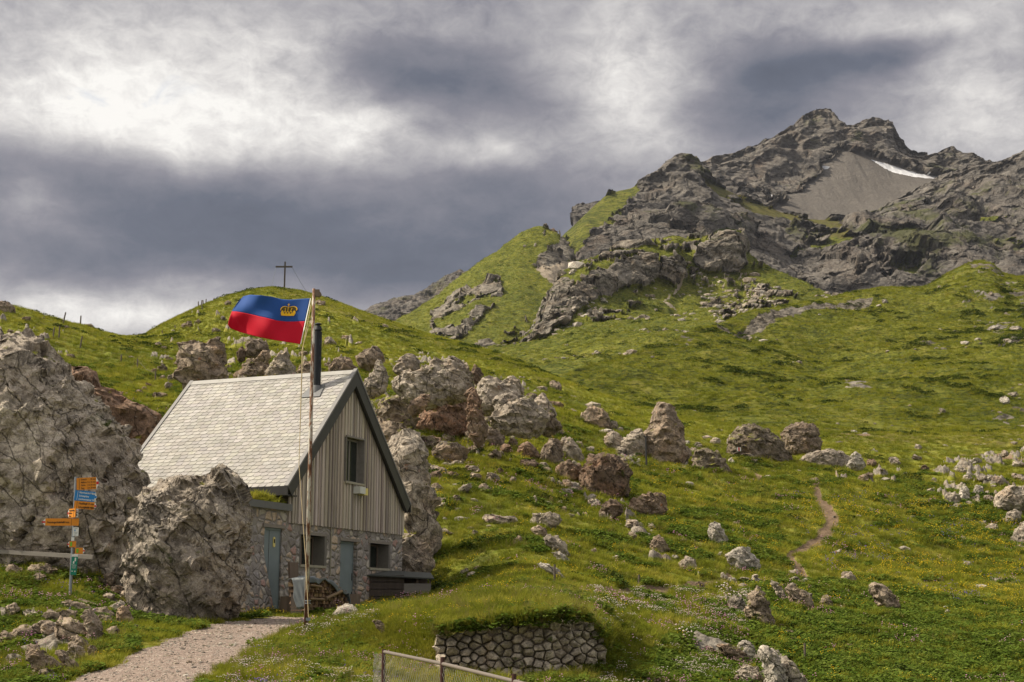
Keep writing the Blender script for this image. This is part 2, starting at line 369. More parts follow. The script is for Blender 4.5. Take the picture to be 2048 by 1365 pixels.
sm_ = T.noise(T.vmath('MULTIPLY', tc, (.35, 2.2, .35)), 1.0, 5, .65); c = T.mix(g1, (.30, .288, .265), (.44, .425, .395)); c = T.mix(T.map(sm_, .5, .72, 0, .55), c, (.27, .255, .225)); c = T.mix(T.map(T.noise(tc, 3.5, 5, .7), .60, .70, 0, .5), c, (.20, .21, .13)); c = T.mix(1.0, c, at.outputs['Color'], 'MULTIPLY')
c = T.mix(T.map(g2, .58, .7, 0, .35), c, (.25, .235, .21))
T.out(c, .8, T.bump(g2, .3, .004), spec=.3); M['slate'] = m
def masonry(name, s, mortar, bumpd=.05, dark=1.0):
    m, T = new_mat(name); tc = T.node('ShaderNodeTexCoord').outputs['Object']
    wv = T.vmath('ADD', tc, T.scale(T.noise(tc, 5, 3, .5, out=1), .09)); sxm = T.node('ShaderNodeSeparateXYZ'); T.put(sxm.inputs[0], wv); cbm = T.node('ShaderNodeCombineXYZ'); T.put(cbm.inputs[0], T.math('ADD', sxm.outputs[0], sxm.outputs[1])); T.put(cbm.inputs[2], T.math('MULTIPLY', sxm.outputs[2], 1.25)); v = cbm.outputs[0]
    e = T.voro(v, s, 'DISTANCE_TO_EDGE', rand=.85); cc = T.voro(v, s, 'F1', 'Color', rand=.85)
    sp_ = T.node('ShaderNodeSeparateColor'); T.put(sp_.inputs[0], cc)
    base = T.ramp(sp_.outputs[0], [(0, (.27, .24, .215)), (.2, (.42, .37, .32)), (.4, (.54, .49, .41)), (.55, (.36, .33, .31)), (.7, (.47, .31, .26)), (.85, (.57, .45, .33)), (1, (.60, .57, .51))], 'CONSTANT')
    n = T.noise(tc, 16, 6, .7); n0 = T.noise(tc, 4, 4, .6)
    base = T.mix(T.map(n, .4, .75), base, T.mix(1.0, base, (.55, .5, .46), 'MULTIPLY'))
    mo = T.map(T.math('ADD', e, T.math('MULTIPLY', T.math('SUBTRACT', n, .5), .09)), .07, .115, 1, 0)
    c = T.mix(mo, base, T.mix(n, tuple(x*.7 for x in mortar), mortar))
    c = T.mix(T.map(n0, .55, .8, 0, .4), c, (.07, .06, .05))
    h = T.math('ADD', T.map(e, 0, .22), T.math('MULTIPLY', n, .35))
    T.out(c, .95, T.bump(h, 1, bumpd), spec=.15); return m
M['masonry'] = masonry('rubble_masonry', 3.5, (.34, .305, .265))
m, T = new_mat('window_glass'); T.out((.02, .025, .02), .06, None, 0, .8); M['glass'] = m
# flag cloths
def cloth(name, col):
    m, T = new_mat(name); tc = T.node('ShaderNodeTexCoord').outputs['Object']; n = T.noise(tc, 60, 2, .5)
    T.out(T.mix(n, tuple(x*.85 for x in col), col), .75, T.bump(n, .2, .002), 0, .2, Transmission_Weight=0.0); return m
M['flag_blue'] = cloth('flag_blue', (.018, .070, .255)); M['flag_red'] = cloth('flag_red', (.50, .004, .022)); M['flag_gold'] = cloth('crown_gold', (.82, .46, .02)); M['flag_black'] = cloth('crown_dark', (.10, .07, .02))

def terrain_mat(name, kind):
    """vertex masks: R path/scree, G bare rock, B dry or dark tint, A snow; positions are in metres"""
    m, T = new_mat(name); pos = T.pos(); at = T.node('ShaderNodeAttribute', attribute_name='mask')
    sc = T.node('ShaderNodeSeparateColor'); T.put(sc.inputs[0], at.outputs['Color'])
    S = dict(near=1.0, far=.35, peak=.12)[kind]
    gc = grass_colour(T, pos, S)
    if kind != 'near':
        gs = T.noise(T.vmath('MULTIPLY', pos, (1, 1, 3.0)), .55 if kind == 'far' else .12, 7, .72, .6)
        gc = T.mix(1.0, gc, (.92, .92, .92), 'MULTIPLY'); gc = T.mix(T.map(gs, .50, .38, 0, .85), gc, (.020, .032, .008)); gc = T.mix(T.map(gs, .56, .68, 0, .5), gc, (.15, .15, .035))
        gt = T.noise(T.vmath('MULTIPLY', pos, (.35, .35, 2.2)), 1.1 if kind == 'far' else .3, 6, .7, .8); gc = T.mix(T.map(gt, .47, .40, 0, .75), gc, (.028, .042, .010))
    dry = T.mix(T.noise(pos, 3*S, 4), (.17, .125, .05), (.12, .10, .035))
    gc = T.mix(T.math('MULTIPLY', sc.outputs[2], T.map(T.noise(pos, .8*S, 5, .7), .3, .65)), gc, dry)
    if kind == 'near':
        rc, n2, n3 = rock_colour(T, pos, (.38, .34, .28), (.18, .155, .125), (.3, .22, .15), 1.0)
        hs = .1
    elif kind == 'far':
        rc, n2, n3 = rock_colour(T, pos, (.33, .29, .235), (.13, .115, .09), (.22, .165, .11), .16)
        hs = 1.0
    else:
        rc, n2, n3 = rock_colour(T, pos, (.24, .215, .185), (.115, .104, .094), (.21, .16, .12), .045, (1, 1, 1.6))  # darker rock tones, with cloud shade over the peaks put into the colour
        hs = 5.0
    if kind != 'near':
        bd = T.node('ShaderNodeAttribute', attribute_name='bed').outputs['Fac']; sp3 = T.node('ShaderNodeSeparateXYZ'); T.put(sp3.inputs[0], pos)
        k_ = .45 if kind == 'far' else .13
        def bv(f, g_): q_ = T.node('ShaderNodeCombineXYZ'); T.put(q_.inputs[0], T.math('MULTIPLY', bd, f*k_)); T.put(q_.inputs[1], T.math('MULTIPLY', sp3.outputs[0], g_*k_)); T.put(q_.inputs[2], T.math('MULTIPLY', sp3.outputs[1], g_*k_)); return q_.outputs[0]
        b1 = T.noise(bv(1.0, .10), 1.0, 6, .65, .5); b2 = T.noise(bv(3.2, .35), 1.0, 6, .7, .6)
        rc = T.mix(T.map(b1, .50, .36, 0, .85), rc, T.mix(1.0, rc, (.42, .42, .44), 'MULTIPLY')); rc = T.mix(T.map(b2, .52, .68, 0, .7), rc, (.33, .30, .26) if kind == 'peak' else (.44, .39, .32))
        rc = T.mix(T.map(T.noise(pos, .011 if kind == 'peak' else .05, 5, .65), .50, .66, 0, .6), rc, (.27, .24, .205)); rc = T.mix(T.map(b2, .46, .34, 0, .7), rc, T.mix(1.0, rc, (.30, .30, .32), 'MULTIPLY'))
        n2 = T.math('ADD', T.math('MULTIPLY', b2, 1.6), n2)
        if kind == 'peak': rc = T.mix(T.map(T.math('ADD', T.noise(pos, .006, 6, .7), T.math('MULTIPLY', b1, .25)), .69, .75, 0, .8), rc, (.10, .105, .04))
    pf = 9.0 if kind == 'near' else (.9 if kind == 'far' else .35)
    pnn = T.noise(pos, pf, 5, .75); pc = T.mix(T.map(pnn, .3, .7), (.17, .120, .095), (.34, .265, .215)) if kind == 'near' else T.mix(T.map(pnn, .3, .7), *(((.22, .17, .12), (.42, .36, .28)) if kind == 'far' else ((.115, .104, .092), (.20, .178, .155))))
    if kind == 'near':
        peb = T.voro(T.vmath('ADD', pos, T.scale(T.noise(pos, 9, 3, .6, out=1), .25)), 38, 'F1', 'Color'); sp2 = T.node('ShaderNodeSeparateColor'); T.put(sp2.inputs[0], peb)
        pc = T.mix(T.map(sp2.outputs[0], .0, 1, .0, .8), pc, T.ramp(sp2.outputs[1], [(0, (.14, .09, .075)), (.5, (.30, .23, .19)), (1, (.62, .53, .45))]))
    if kind == 'near': pc = T.mix(sc.outputs[2], pc, T.mix(pnn, (.10, .065, .04), (.27, .19, .125)))
    c = T.mix(T.map(T.math('ADD', sc.outputs[1], T.math('MULTIPLY', T.math('SUBTRACT', T.noise(pos, 1.5*S, 6, .7), .5), .8)), .42, .58), gc, rc)
    c = T.mix(T.map(T.math('ADD', sc.outputs[0], T.math('MULTIPLY', T.math('SUBTRACT', T.noise(pos, 5*S, 4, .7), .5), .5)), .4, .6), c, pc)
    sn = T.map(at.outputs['Alpha'], .45, .55); c = T.mix(sn, c, (.78, .78, .80))
    gb = T.noise(pos, 2.4*S if kind != 'near' else 7, 6, .75)
    h = T.math('ADD', T.math('MULTIPLY', gb, 1.0), T.math('MULTIPLY', n2, 1.0))
    T.out(c, .95, T.bump(h, .9, hs*.8), spec=.1); return m
M['terr_near'] = terrain_mat('turf_and_gravel', 'near'); M['terr_far'] = terrain_mat('mountain_pasture', 'far'); M['terr_peak'] = terrain_mat('mountain_rock', 'peak')
# ------------------------------------------------------------------ terrain
def saw(t, k=.8):
    f = t-np.floor(t); return np.where(f < k, f/k, (1-f)/(1-k))
def pip(u, v, poly):
    """soft-free point in polygon, vectorised"""
    inside = np.zeros(u.shape, bool); n = len(poly)
    for i in range(n):
        x0, y0 = poly[i]; x1, y1 = poly[(i+1) % n]
        if y0 == y1: continue
        c = ((v > y0) != (v > y1)) & (u < (x1-x0)*(v-y0)/(y1-y0)+x0)
        inside ^= c
    return inside
def polydist(u, v, pts):
    d = np.full(u.shape, 1e9, np.float32)
    for (x0, y0, w0), (x1, y1, w1) in zip(pts[:-1], pts[1:]):
        dx, dy = x1-x0, y1-y0; t = np.clip(((u-x0)*dx+(v-y0)*dy)/(dx*dx+dy*dy), 0, 1)
        d = np.minimum(d, np.hypot(u-x0-t*dx, v-y0-t*dy)/(w0+(w1-w0)*t))
    return d
class Layer:
    def __init__(s, name, curves, a_grid, vstep=2.2, minrows=5, smk=None):
        K = len(curves); Y = np.zeros((K, len(a_grid))); Z = Y.copy(); V = Y.copy()
        for k, cv_ in enumerate(curves):
            if callable(cv_): Y[k], Z[k] = cv_(Y, Z); V[k] = V[k-1]; continue
            u = np.array([c[0] for c in cv_], float); v = np.array([c[1] for c in cv_], float); y = np.array([c[2] for c in cv_], float)
            yy = (682.5-v)/F; a = ((u-1024)/F)/(cp-yy*sp); tz = (sp+yy*cp)/(cp-yy*sp)
            # slopes (z/Y) interpolated smoothly along the azimuth
            sk = smk[k] if smk else 9
            Y[k] = s.smoothi(a_grid, a, y, sk); Z[k] = s.smoothi(a_grid, a, tz, sk)*Y[k]; V[k] = s.smoothi(a_grid, a, v, sk)
        for k in range(1, K): Y[k] = np.maximum(Y[k], Y[k-1]*1.01+.1)
        # monotone cubic in Y
        h = np.diff(Y, axis=0); dl = np.diff(Z, axis=0)/h; m_ = np.zeros_like(Y)
        m_[0] = dl[0]; m_[-1] = dl[-1]
        for k in range(1, K-1):
            same = dl[k-1]*dl[k] > 0; w1 = 2*h[k]+h[k-1]; w2 = h[k]+2*h[k-1]
            with np.errstate(divide='ignore', invalid='ignore'): hm = (w1+w2)/(w1/dl[k-1]+w2/dl[k])
            m_[k] = np.where(same, hm, 0)
        kc = K-4 if name == 'ground' else K-3; m_[kc] = np.minimum(Z[kc]/Y[kc], 3*np.maximum(dl[kc-1], 0))
        rowsY = []; rowsZ = []; s.k = []
        for k in range(K-1):
            inview = (a_grid > -.37) & (a_grid < .37)
            nv = int(max(minrows, np.percentile(np.abs(V[k+1]-V[k])[inview], 85)/vstep))
            if k >= K-3: nv = 8
            for i in range(nv+(k == K-2)):
                t = i/nv; t2, t3 = t*t, t*t*t; s.k.append(k+t)
                rowsY.append(Y[k]+t*h[k]); rowsZ.append((2*t3-3*t2+1)*Z[k]+(t3-2*t2+t)*h[k]*m_[k]+(-2*t3+3*t2)*Z[k+1]+(t3-t2)*h[k]*m_[k+1])
        s.a = a_grid; s.Y = np.array(rowsY, np.float32); s.Z = np.array(rowsZ, np.float32); s.X = s.Y*a_grid[None, :].astype(np.float32); s.name = name
        s.U, s.V = proj(s.X, s.Y, s.Z)
    @staticmethod
    def smoothi(x, xp, fp, s_k=9):
        r = np.interp(x, xp, fp)
        # light smoothing to round the corners
        k = s_k; ker = np.hanning(k+2)[1:-1]; ker /= ker.sum(); rp = np.pad(r, k//2, mode='edge'); return np.convolve(rp, ker, 'valid')
    def finish(s, mat, mask, name, kind='structure', bed=None):
        nr, nc = s.Y.shape; co = np.stack([s.X, s.Y, s.Z], -1).reshape(-1, 3).astype(np.float32)
        idx = np.arange(nr*nc).reshape(nr, nc); q = np.stack([idx[:-1, :-1], idx[:-1, 1:], idx[1:, 1:], idx[1:, :-1]], -1).reshape(-1, 4)
        me = bpy.data.meshes.new(name); me.vertices.add(len(co)); me.vertices.foreach_set('co', co.ravel())
        me.loops.add(q.size); me.loops.foreach_set('vertex_index', q.ravel().astype(np.int32))
        me.polygons.add(len(q)); me.polygons.foreach_set('loop_start', np.arange(0, q.size, 4, dtype=np.int32)); me.polygons.foreach_set('loop_total', np.full(len(q), 4, np.int32))
        me.polygons.foreach_set('use_smooth', np.ones(len(q), bool)); me.update(calc_edges=True)
        at = me.attributes.new('mask', 'FLOAT_COLOR', 'POINT'); at.data.foreach_set('color', mask.reshape(-1, 4).astype(np.float32).ravel())
        ab = me.attributes.new('bed', 'FLOAT', 'POINT'); ab.data.foreach_set('value', (s.Z if bed is None else bed).astype(np.float32).ravel())
        me.materials.append(mat); o = bpy.data.objects.new(name, me); scene.collection.objects.link(o); o['kind'] = kind; s.mask = mask; return o
    def facets(s, mask, levels, seed):
        p = np.stack([s.X, s.Y, s.Z], -1); sh = p.shape; mk_ = np.pad(mask, 3, mode='edge'); mask = np.minimum(mask, sum(mk_[a:a+sh[0], b:b+sh[1]] for a in (0, 3, 6) for b in (0, 3, 6))/9.)
        for i, (cell, bl, ti, of, stt) in enumerate(levels):
            du = np.gradient(p, axis=1); dv = np.gradient(p, axis=0); n = np.cross(du, dv).reshape(-1, 3); n = n/np.maximum(np.linalg.norm(n, axis=1)[:, None], 1e-9)
            q, e = facet(p.reshape(-1, 3).astype(np.float32), n.astype(np.float32), cell, seed+i*5, bl, ti, of, stt, mask.ravel()); q = q-n*(mask.ravel()*(1-smooth(e, 0, .10))*cell*.05)[:, None]; p = q.reshape(sh)
        s.X, s.Y, s.Z = [np.ascontiguousarray(p[..., i], dtype=np.float32) for i in range(3)]
    def height(s, x, y):
        """terrain height under world x, y"""
        a = x/y; j = np.clip(np.interp(a, s.a, np.arange(len(s.a))), 0, len(s.a)-1.001); j0 = int(j); f = j-j0
        z0 = np.interp(y, s.Y[:, j0], s.Z[:, j0]); z1 = np.interp(y, s.Y[:, j0+1], s.Z[:, j0+1]); return float(z0*(1-f)+z1*f)
    def hit(s, u, v, ymin=0):
        """first terrain point seen through photo pixel u, v"""
        ys = (682.5-v)/F; a = ((u-1024)/F)/(cp-ys*sp); j = int(np.clip(np.searchsorted(s.a, a), 1, len(s.a)-1)); k = (sp+ys*cp)/(cp-ys*sp)
        Yc = s.Y[:, j]; g = s.Z[:, j]-k*Yc; w_ = np.where((g[1:] >= 0) & (g[:-1] < 0) & (Yc[1:] > ymin))[0]
        if len(w_) == 0:
            i = int(np.argmax(s.Z[:, j]/Yc)); return Vector((a*Yc[i], float(Yc[i]), float(s.Z[i, j])))
        i = w_[0]; t = -g[i]/(g[i+1]-g[i]); Yh = float(Yc[i]+t*(Yc[i+1]-Yc[i])); return Vector((a*Yh, Yh, k*Yh))

def agrid(u0, u1, step, lo=-1600, hi=3700):
    u = np.concatenate([np.linspace(lo, u0, 40)[:-1], np.arange(u0, u1, step), np.linspace(u1, hi, 40)]); return (u-1024)/2880.
UA = [-1700, -700, 0, 150, 330, 520, 612, 700, 870, 1050, 1190, 1270, 1450, 1640, 1850, 2048, 3800]
def cur(vs, ys): return [(u, v, y) for u, v, y in zip(UA, vs, ys)]
A_curves = [
 [(-1700, 1900, 3), (3800, 1900, 3)],
 [(-1700, 1640, 10), (3800, 1660, 10)],
 cur([1440, 1440, 1440, 1440, 1430, 1430, 1440, 1452, 1470, 1475, 1475, 1470, 1460, 1450, 1440, 1440, 1440], [19, 19, 19, 19, 18, 18, 18, 17.5, 17, 17, 18, 19, 22, 25, 27, 28, 28]),
 cur([1340, 1340, 1345, 1350, 1350, 1340, 1345, 1355, 1375, 1375, 1375, 1375, 1375, 1370, 1368, 1368, 1365], [25, 25, 25, 24, 23, 23, 23.5, 23.5, 23.5, 23.5, 24, 25, 28, 31, 33, 34, 34]),
 cur([1270, 1270, 1275, 1270, 1285, 1290, 1290, 1300, 1348, 1352, 1340, 1330, 1315, 1310, 1310, 1310, 1310], [28.5, 28.5, 28.5, 28, 27.5, 27.5, 28, 26.5, 25, 25, 25.6, 28, 33, 36, 39, 40, 40]),
 cur([1220, 1220, 1225, 1235, 1262, 1262, 1266, 1244, 1246, 1236, 1250, 1280, 1268, 1265, 1265, 1265, 1265], [31, 31, 31, 30.5, 31, 31, 30, 29, 25.9, 25.9, 27, 31, 36, 40, 44, 46, 46]),
 cur([1180, 1180, 1185, 1197, 1234, 1240, 1247, 1232, 1216, 1199, 1215, 1238, 1228, 1230, 1230, 1230, 1230], [34, 34, 34, 34, 35, 35, 34, 31.5, 29, 29, 30.5, 35, 40, 44, 48, 50, 50]),
 cur([1110, 1110, 1112, 1115, 1207, 1222, 1231, 1223, 1210, 1178, 1195, 1198, 1180, 1180, 1180, 1180, 1180], [38, 38, 38, 38, 39.5, 38.3, 37.5, 37, 35, 34, 37, 41, 47, 51, 56, 58, 58]),
 cur([1060, 1060, 1065, 1090, 1190, 1207, 1209, 1210, 1192, 1130, 1130, 1130, 1120, 1120, 1122, 1125, 1125], [44, 44, 44, 44, 47, 41.5, 42, 43, 44.5, 43, 48, 51, 57, 62, 67, 70, 70]),
 cur([940, 940, 945, 990, 1075, 1110, 1120, 1110, 1050, 1040, 1045, 1050, 1050, 1050, 1050, 1050, 1050], [56, 56, 56, 55, 55, 55, 56, 57, 53, 55, 60, 63, 68, 73, 80, 83, 83]),
 cur([800, 800, 805, 815, 880, 870, 850, 860, 925, 930, 945, 950, 980, 983, 988, 990, 990], [80, 80, 78, 76, 71, 70, 72, 72, 66, 70, 80, 82, 82, 88, 95, 98, 98]),
 cur([690, 690, 705, 730, 765, 755, 755, 765, 800, 835, 865, 875, 915, 930, 932, 930, 930], [110, 110, 110, 108, 100, 92, 92, 90, 92, 94, 102, 105, 104, 108, 115, 118, 118]),
 cur([640, 640, 648, 680, 700, 682, 680, 690, 730, 770, 815, 830, 875, 888, 890, 888, 885], [125, 125, 122, 125, 138, 150, 150, 145, 140, 130, 128, 128, 122, 125, 135, 138, 138]),
 [(-1700, 560, 140), (-700, 590, 140), (0, 608, 133), (30, 612, 134), (60, 621, 136), (130, 643, 143), (170, 652, 150), (215, 667, 165), (250, 674, 180), (285, 672, 200), (310, 656, 205), (330, 645, 210), (400, 612, 220), (450, 593, 228), (510, 578, 235), (545, 574, 238), (600, 581, 238), (660, 599, 236), (740, 628, 232), (800, 649, 225), (860, 669, 218), (940, 690, 205), (1000, 708, 195), (1060, 732, 185), (1150, 770, 170), (1250, 805, 158), (1350, 832, 150), (1450, 850, 146), (1640, 865, 145), (1850, 866, 150), (2048, 862, 155), (3800, 850, 160)],
 lambda Y, Z: (Y[13]*1.07, Z[13]*1.0+.3-1.6),
 lambda Y, Z: (Y[13]*1.5, Z[13]*1.0-16),
 lambda Y, Z: (Y[13]*0+3400, Z[13]*0-60),
]
LA = Layer('ground', A_curves, agrid(-150, 2200, 2.0), vstep=1.3, smk=[61, 61, 61, 61, 31, 31, 41, 61, 61, 61, 61, 61, 61, 15, 15, 15, 15])
x, y = LA.X, LA.Y; z0 = LA.Z.copy()
# flatness around the hut, the paths and the terrace
PATH = [(-60, 1500), (60, 1400), (150, 1360), (218, 1338), (262, 1312), (300, 1292), (370, 1266), (430, 1249), (500, 1239), (560, 1235), (645, 1234), (640, 1243), (610, 1255), (580, 1266), (545, 1277), (505, 1298), (462, 1325), (425, 1345), (398, 1365), (380, 1420), (340, 1500)]
TRAIL = [(1630, 975, 7), (1640, 1000, 11), (1655, 1025, 13), (1665, 1042, 14), (1655, 1062, 13), (1635, 1080, 11), (1605, 1097, 10), (1580, 1110, 9), (1583, 1125, 7), (1600, 1138, 8), (1612, 1148, 5)]
TRAIL2 = [(1120, 1196, 5), (1175, 1186, 8), (1240, 1178, 9), (1330, 1172, 9), (1400, 1160, 8), (1460, 1150, 6)]
TRAIL3 = [(1478, 925, 4), (1505, 940, 6), (1518, 955, 8)]
TRAIL4 = [(1645, 858, 4), (1690, 861, 6), (1735, 866, 4)]
TRAIL5 = [(1385, 836, 1), (1410, 840, 2), (1445, 845, 1.5)]
TRAIL6 = [(1900, 905, 1), (1960, 905, 2.5), (2010, 912, 4), (2060, 922, 3)]
flat = smooth(y, 60, 110)*.6+.4
hut = np.maximum(1-smooth(np.hypot(x+7.0, (y-42)*.8), 5.5, 9.0), 1-smooth(np.hypot(x+3.2, y-44.5), 2.5, 4))
far = smooth(y, 60, 160)
und = fbm(x/16, y/16, 0*x, 3, 1)*1.3+fbm(x/4.5, y/4.5, 0*x, 3, 2)*.5*flat
lump = fbm(x/1.3, y/1.6, 0*x, 3, 3)*.16
terr = -np.abs(fbm(x/5.0+fbm(x/9, y/9, 0*x, 2, 8), y/2.2, z0/1.3, 3, 4))*1.3*far-np.abs(fbm(x/2.0, y/2.4, z0/1.6, 3, 14))*.55*far-np.abs(fbm(x/.9, y/1.1, 0*x, 3, 15))*.24*smooth(y, 40, 80)*(1-smooth(y, 110, 160))
U, V = LA.U, LA.V
jit = fbm(x/.9, y/.9, 0*x, 4, 9, .6)*22*np.clip(30/y, .1, 1.5); jit2 = fbm(x/2.5, y/2.5, 0*x, 3, 10)
pm = pip(U+jit, V+jit*.5, PATH) & (y > 14) & (y < 42)
trail = np.zeros_like(x)
for tr in (TRAIL, TRAIL2, TRAIL3, TRAIL4, TRAIL5, TRAIL6): trail = np.maximum(trail, 1-smooth(polydist(U+jit2*10, V+jit2*7, tr), .6, 1.2))
trail *= (y > 40)
pathd = 1-smooth(polydist(U, V, [(250, 1400, 120), (420, 1290, 90), (620, 1238, 40)]), .8, 1.4)*1.0
kA = np.array(LA.k)[:, None]*np.ones_like(x); crestd = 1-.8*smooth(kA, 12.3, 13)
nearhutamp = crestd*(1-hut)*(1-.9*np.clip(pathd, 0, 1)*(y < 42))*smooth(y, 8, 30)
crest_damp = 1
LA.Z = z0+(und*smooth(y, 26, 60)*.8+lump+terr)*nearhutamp - trail*.08
# green mound edges: bank along the gravel path
LA.Z += .10*np.clip(fbm(x/.45, y/.45, 0*x, 2, 5), 0, 1)*(1-pm)*(y < 60)*(1-hut*.7)
rockA = np.zeros_like(x)
rn = fbm(x/3, y/3, 0*x, 4, 12)
for poly in ([(720, 720), (840, 700), (1000, 740), (1100, 800), (1110, 880), (980, 900), (860, 900), (760, 870)], [(1200, 880), (1400, 900), (1460, 950), (1250, 930)]):
    rockA = np.maximum(rockA, pip(U, V, poly)*smooth(rn, .02, .2))
rn2 = fbm(x/2.0+rn*.5, y/3.0, z0/2.0, 4, 13, .6)
for poly, th in (([(870, 880), (960, 870), (1080, 900), (1180, 960), (1260, 990), (1240, 1050), (1120, 1060), (900, 1060), (870, 960)], .20), ([(1250, 1040), (1420, 1060), (1400, 1150), (1260, 1130)], .26), ([(1440, 1140), (1640, 1150), (1820, 1170), (1800, 1240), (1600, 1230), (1450, 1200)], .24), ([(1380, 1280), (1520, 1270), (1640, 1400), (1400, 1400)], .10), ([(1820, 930), (2100, 900), (2100, 1030), (1900, 1020)], .16), ([(1640, 925), (1800, 920), (1800, 970), (1700, 975)], .24), ([(290, 700), (480, 640), (720, 640), (740, 760), (350, 770)], .27), ([(340, 640), (480, 600), (500, 620), (380, 670)], .24), ([(0, 640), (120, 650), (150, 720), (0, 720)], .22), ([(0, 1200), (250, 1210), (260, 1330), (0, 1400)], .16), ([(170, 1110), (262, 1110), (262, 1220), (180, 1210)], .02)):
    rockA = np.maximum(rockA, pip(U, V, poly)*smooth(rn2, th, th+.07))
rockA = np.maximum(rockA, smooth(rn, .36, .46)*(y > 55)*.9); rockA = rockA*(1-trail)*(1-pm)
LA.Z += rockA*(np.clip(rn2, 0, 1)*1.1+np.abs(fbm(x/.7, y/.9, z0/.7, 4, 16, .6))*.5-.1)*np.clip(y/60, .5, 2.2)
dirtw = ((np.abs(y-25.2) < .75) & (x > -1.6) & (x < 1.75))*1.0
dry = pip(U+jit, V, [(1640, 862), (1750, 858), (1900, 862), (2200, 850), (2200, 900), (1900, 885), (1700, 880)])*.8
dry = np.maximum(dry, (1-smooth(polydist(U, V, [(560, 580, 10), (740, 632, 12), (940, 695, 10), (1100, 750, 14)]), .6, 1.6))*.7*(y > 100))
dry = np.maximum(dry, pip(U, V, [(380, 1360), (700, 1240), (860, 1180), (1240, 1160), (1480, 1180), (1250, 1365)])*.12)
mask = np.stack([np.maximum(pm*1.0, trail), rockA, np.maximum(np.maximum(dry, dirtw), np.clip(trail*1.5, 0, 1)), 0*x], -1)
ground = LA.finish(M['terr_near'], mask, 'ground')

# right-hand pasture
R_curves = [
 [(-1700, 900, 150), (900, 870, 160), (1250, 870, 150), (1450, 910, 138), (1640, 920, 138), (2048, 920, 145), (3800, 900, 150)],
 [(-1700, 850, 170), (900, 845, 168), (1250, 828, 166), (1450, 838, 165), (1640, 853, 162), (1850, 852, 168), (2048, 842, 175), (3800, 800, 180)],
 [(-1700, 800, 185), (1000, 800, 182), (1150, 775, 186), (1250, 775, 192), (1450, 785, 200), (1640, 800, 205), (1850, 795, 210), (2048, 780, 215), (3800, 700, 220)],
 [(-1700, 780, 195), (1000, 785, 190), (1150, 768, 194), (1250, 745, 212), (1450, 715, 250), (1640, 735, 265), (1850, 715, 275), (2048, 700, 290), (3800, 600, 290)],
 [(-1700, 770, 205), (1000, 775, 196), (1150, 757, 200), (1250, 735, 225), (1450, 665, 305), (1640, 650, 345), (1850, 640, 360), (2048, 630, 370), (3800, 500, 370)],
 [(-1700, 770, 215), (1000, 765, 202), (1100, 762, 203), (1150, 752, 206), (1180, 744, 212), (1230, 725, 232), (1300, 704, 262), (1370, 675, 290), (1430, 646, 320), (1500, 626, 350), (1560, 614, 375), (1600, 607, 390), (1690, 591, 420), (1760, 577, 440), (1850, 574, 450), (1900, 546, 460), (1930, 530, 465), (1960, 522, 468), (1985, 526, 470), (2005, 545, 475), (2030, 552, 475), (2048, 552, 470), (2200, 515, 470), (3800, 400, 480)],
 lambda Y, Z: (Y[5]*1.06, Z[5]-4), lambda Y, Z: (Y[5]*1.5, Z[5]*0-20)]
LR = Layer('pasture', R_curves, agrid(950, 2200, 2.0, 700), .9)
x, y = LR.X, LR.Y; z0 = LR.Z.copy(); sc_ = y/250.
kR = np.array(LR.k)[:, None]*np.ones_like(x); und = fbm(x/45, y/60, 0*x, 3, 21)*6.5+fbm(x/16, y/20, 0*x, 3, 22)*3.2
xr_ = x*.8+y*.6; yr_ = -x*.6+y*.8; und += -np.abs(fbm(x/22, y/30, 0*x, 2, 29))*4-np.abs(fbm(xr_/55, yr_/150, 0*x, 3, 35))*17+4
ter = -np.abs(fbm(x/9.0+fbm(x/14, y/14, 0*x, 2, 28)*1.4, y/5.0, z0/2.2, 4, 24, .6))*2.8
lump = fbm(x/3, y/4, z0/2, 3, 25)*.5-np.abs(fbm(x/2.6, y/2.6, z0/2, 3, 33))*1.0*np.clip(y/250, .6, 1.6)
rn0 = fbm(x/12, y/12, 0*x, 2, 39)*2
band = 1-smooth(polydist(LR.U+fbm(x/8, y/8, 0*x, 3, 26)*30, LR.V+fbm(x/8, y/8, 0*x, 3, 27)*12, [(1465, 655, 5), (1530, 645, 9), (1600, 622, 9), (1680, 604, 5), (1740, 600, 3)]), .6, 1.3)
U, V = LR.U, LR.V
LR.Z = z0+(und*.6+ter+lump)*smooth(y, 150, 190)*.8*(1-.75*smooth(kR, 4.5, 5))+band*(fbm(x/5, y/7, z0/3, 4, 31, .6)*2.2+saw((z0-x*.12)/1.6+rn0)*.6-.9)
rn = fbm(x/7, y/9, z0/4, 4, 32, .6)
rk = band*1.0
for poly, th in (([(1900, 590), (2060, 560), (2200, 560), (2200, 700), (2000, 700), (1960, 640)], .10), ([(1930, 525), (1965, 518), (2000, 530), (2010, 548), (1960, 550)], .0), ([(1700, 690), (1900, 660), (1950, 690), (1800, 740)], .22), ([(1690, 790), (1800, 770), (1800, 800), (1700, 830)], .2), ([(1480, 660), (1700, 630), (1720, 650), (1500, 690)], .25), ([(1260, 720), (1450, 640), (1470, 655), (1300, 740)], .12), ([(1990, 850), (2100, 800), (2100, 870)], .1)):
    rk = np.maximum(rk, pip(U+rn*20, V+rn*10, poly)*smooth(rn, th, th+.08))
rk = np.maximum(rk, smooth(rn, .40, .46)*.9)
dark = 0*x
tr = 0*x
mask = np.stack([tr, rk, dark, 0*x], -1); pasture = LR.finish(M['terr_far'], mask, 'pasture')

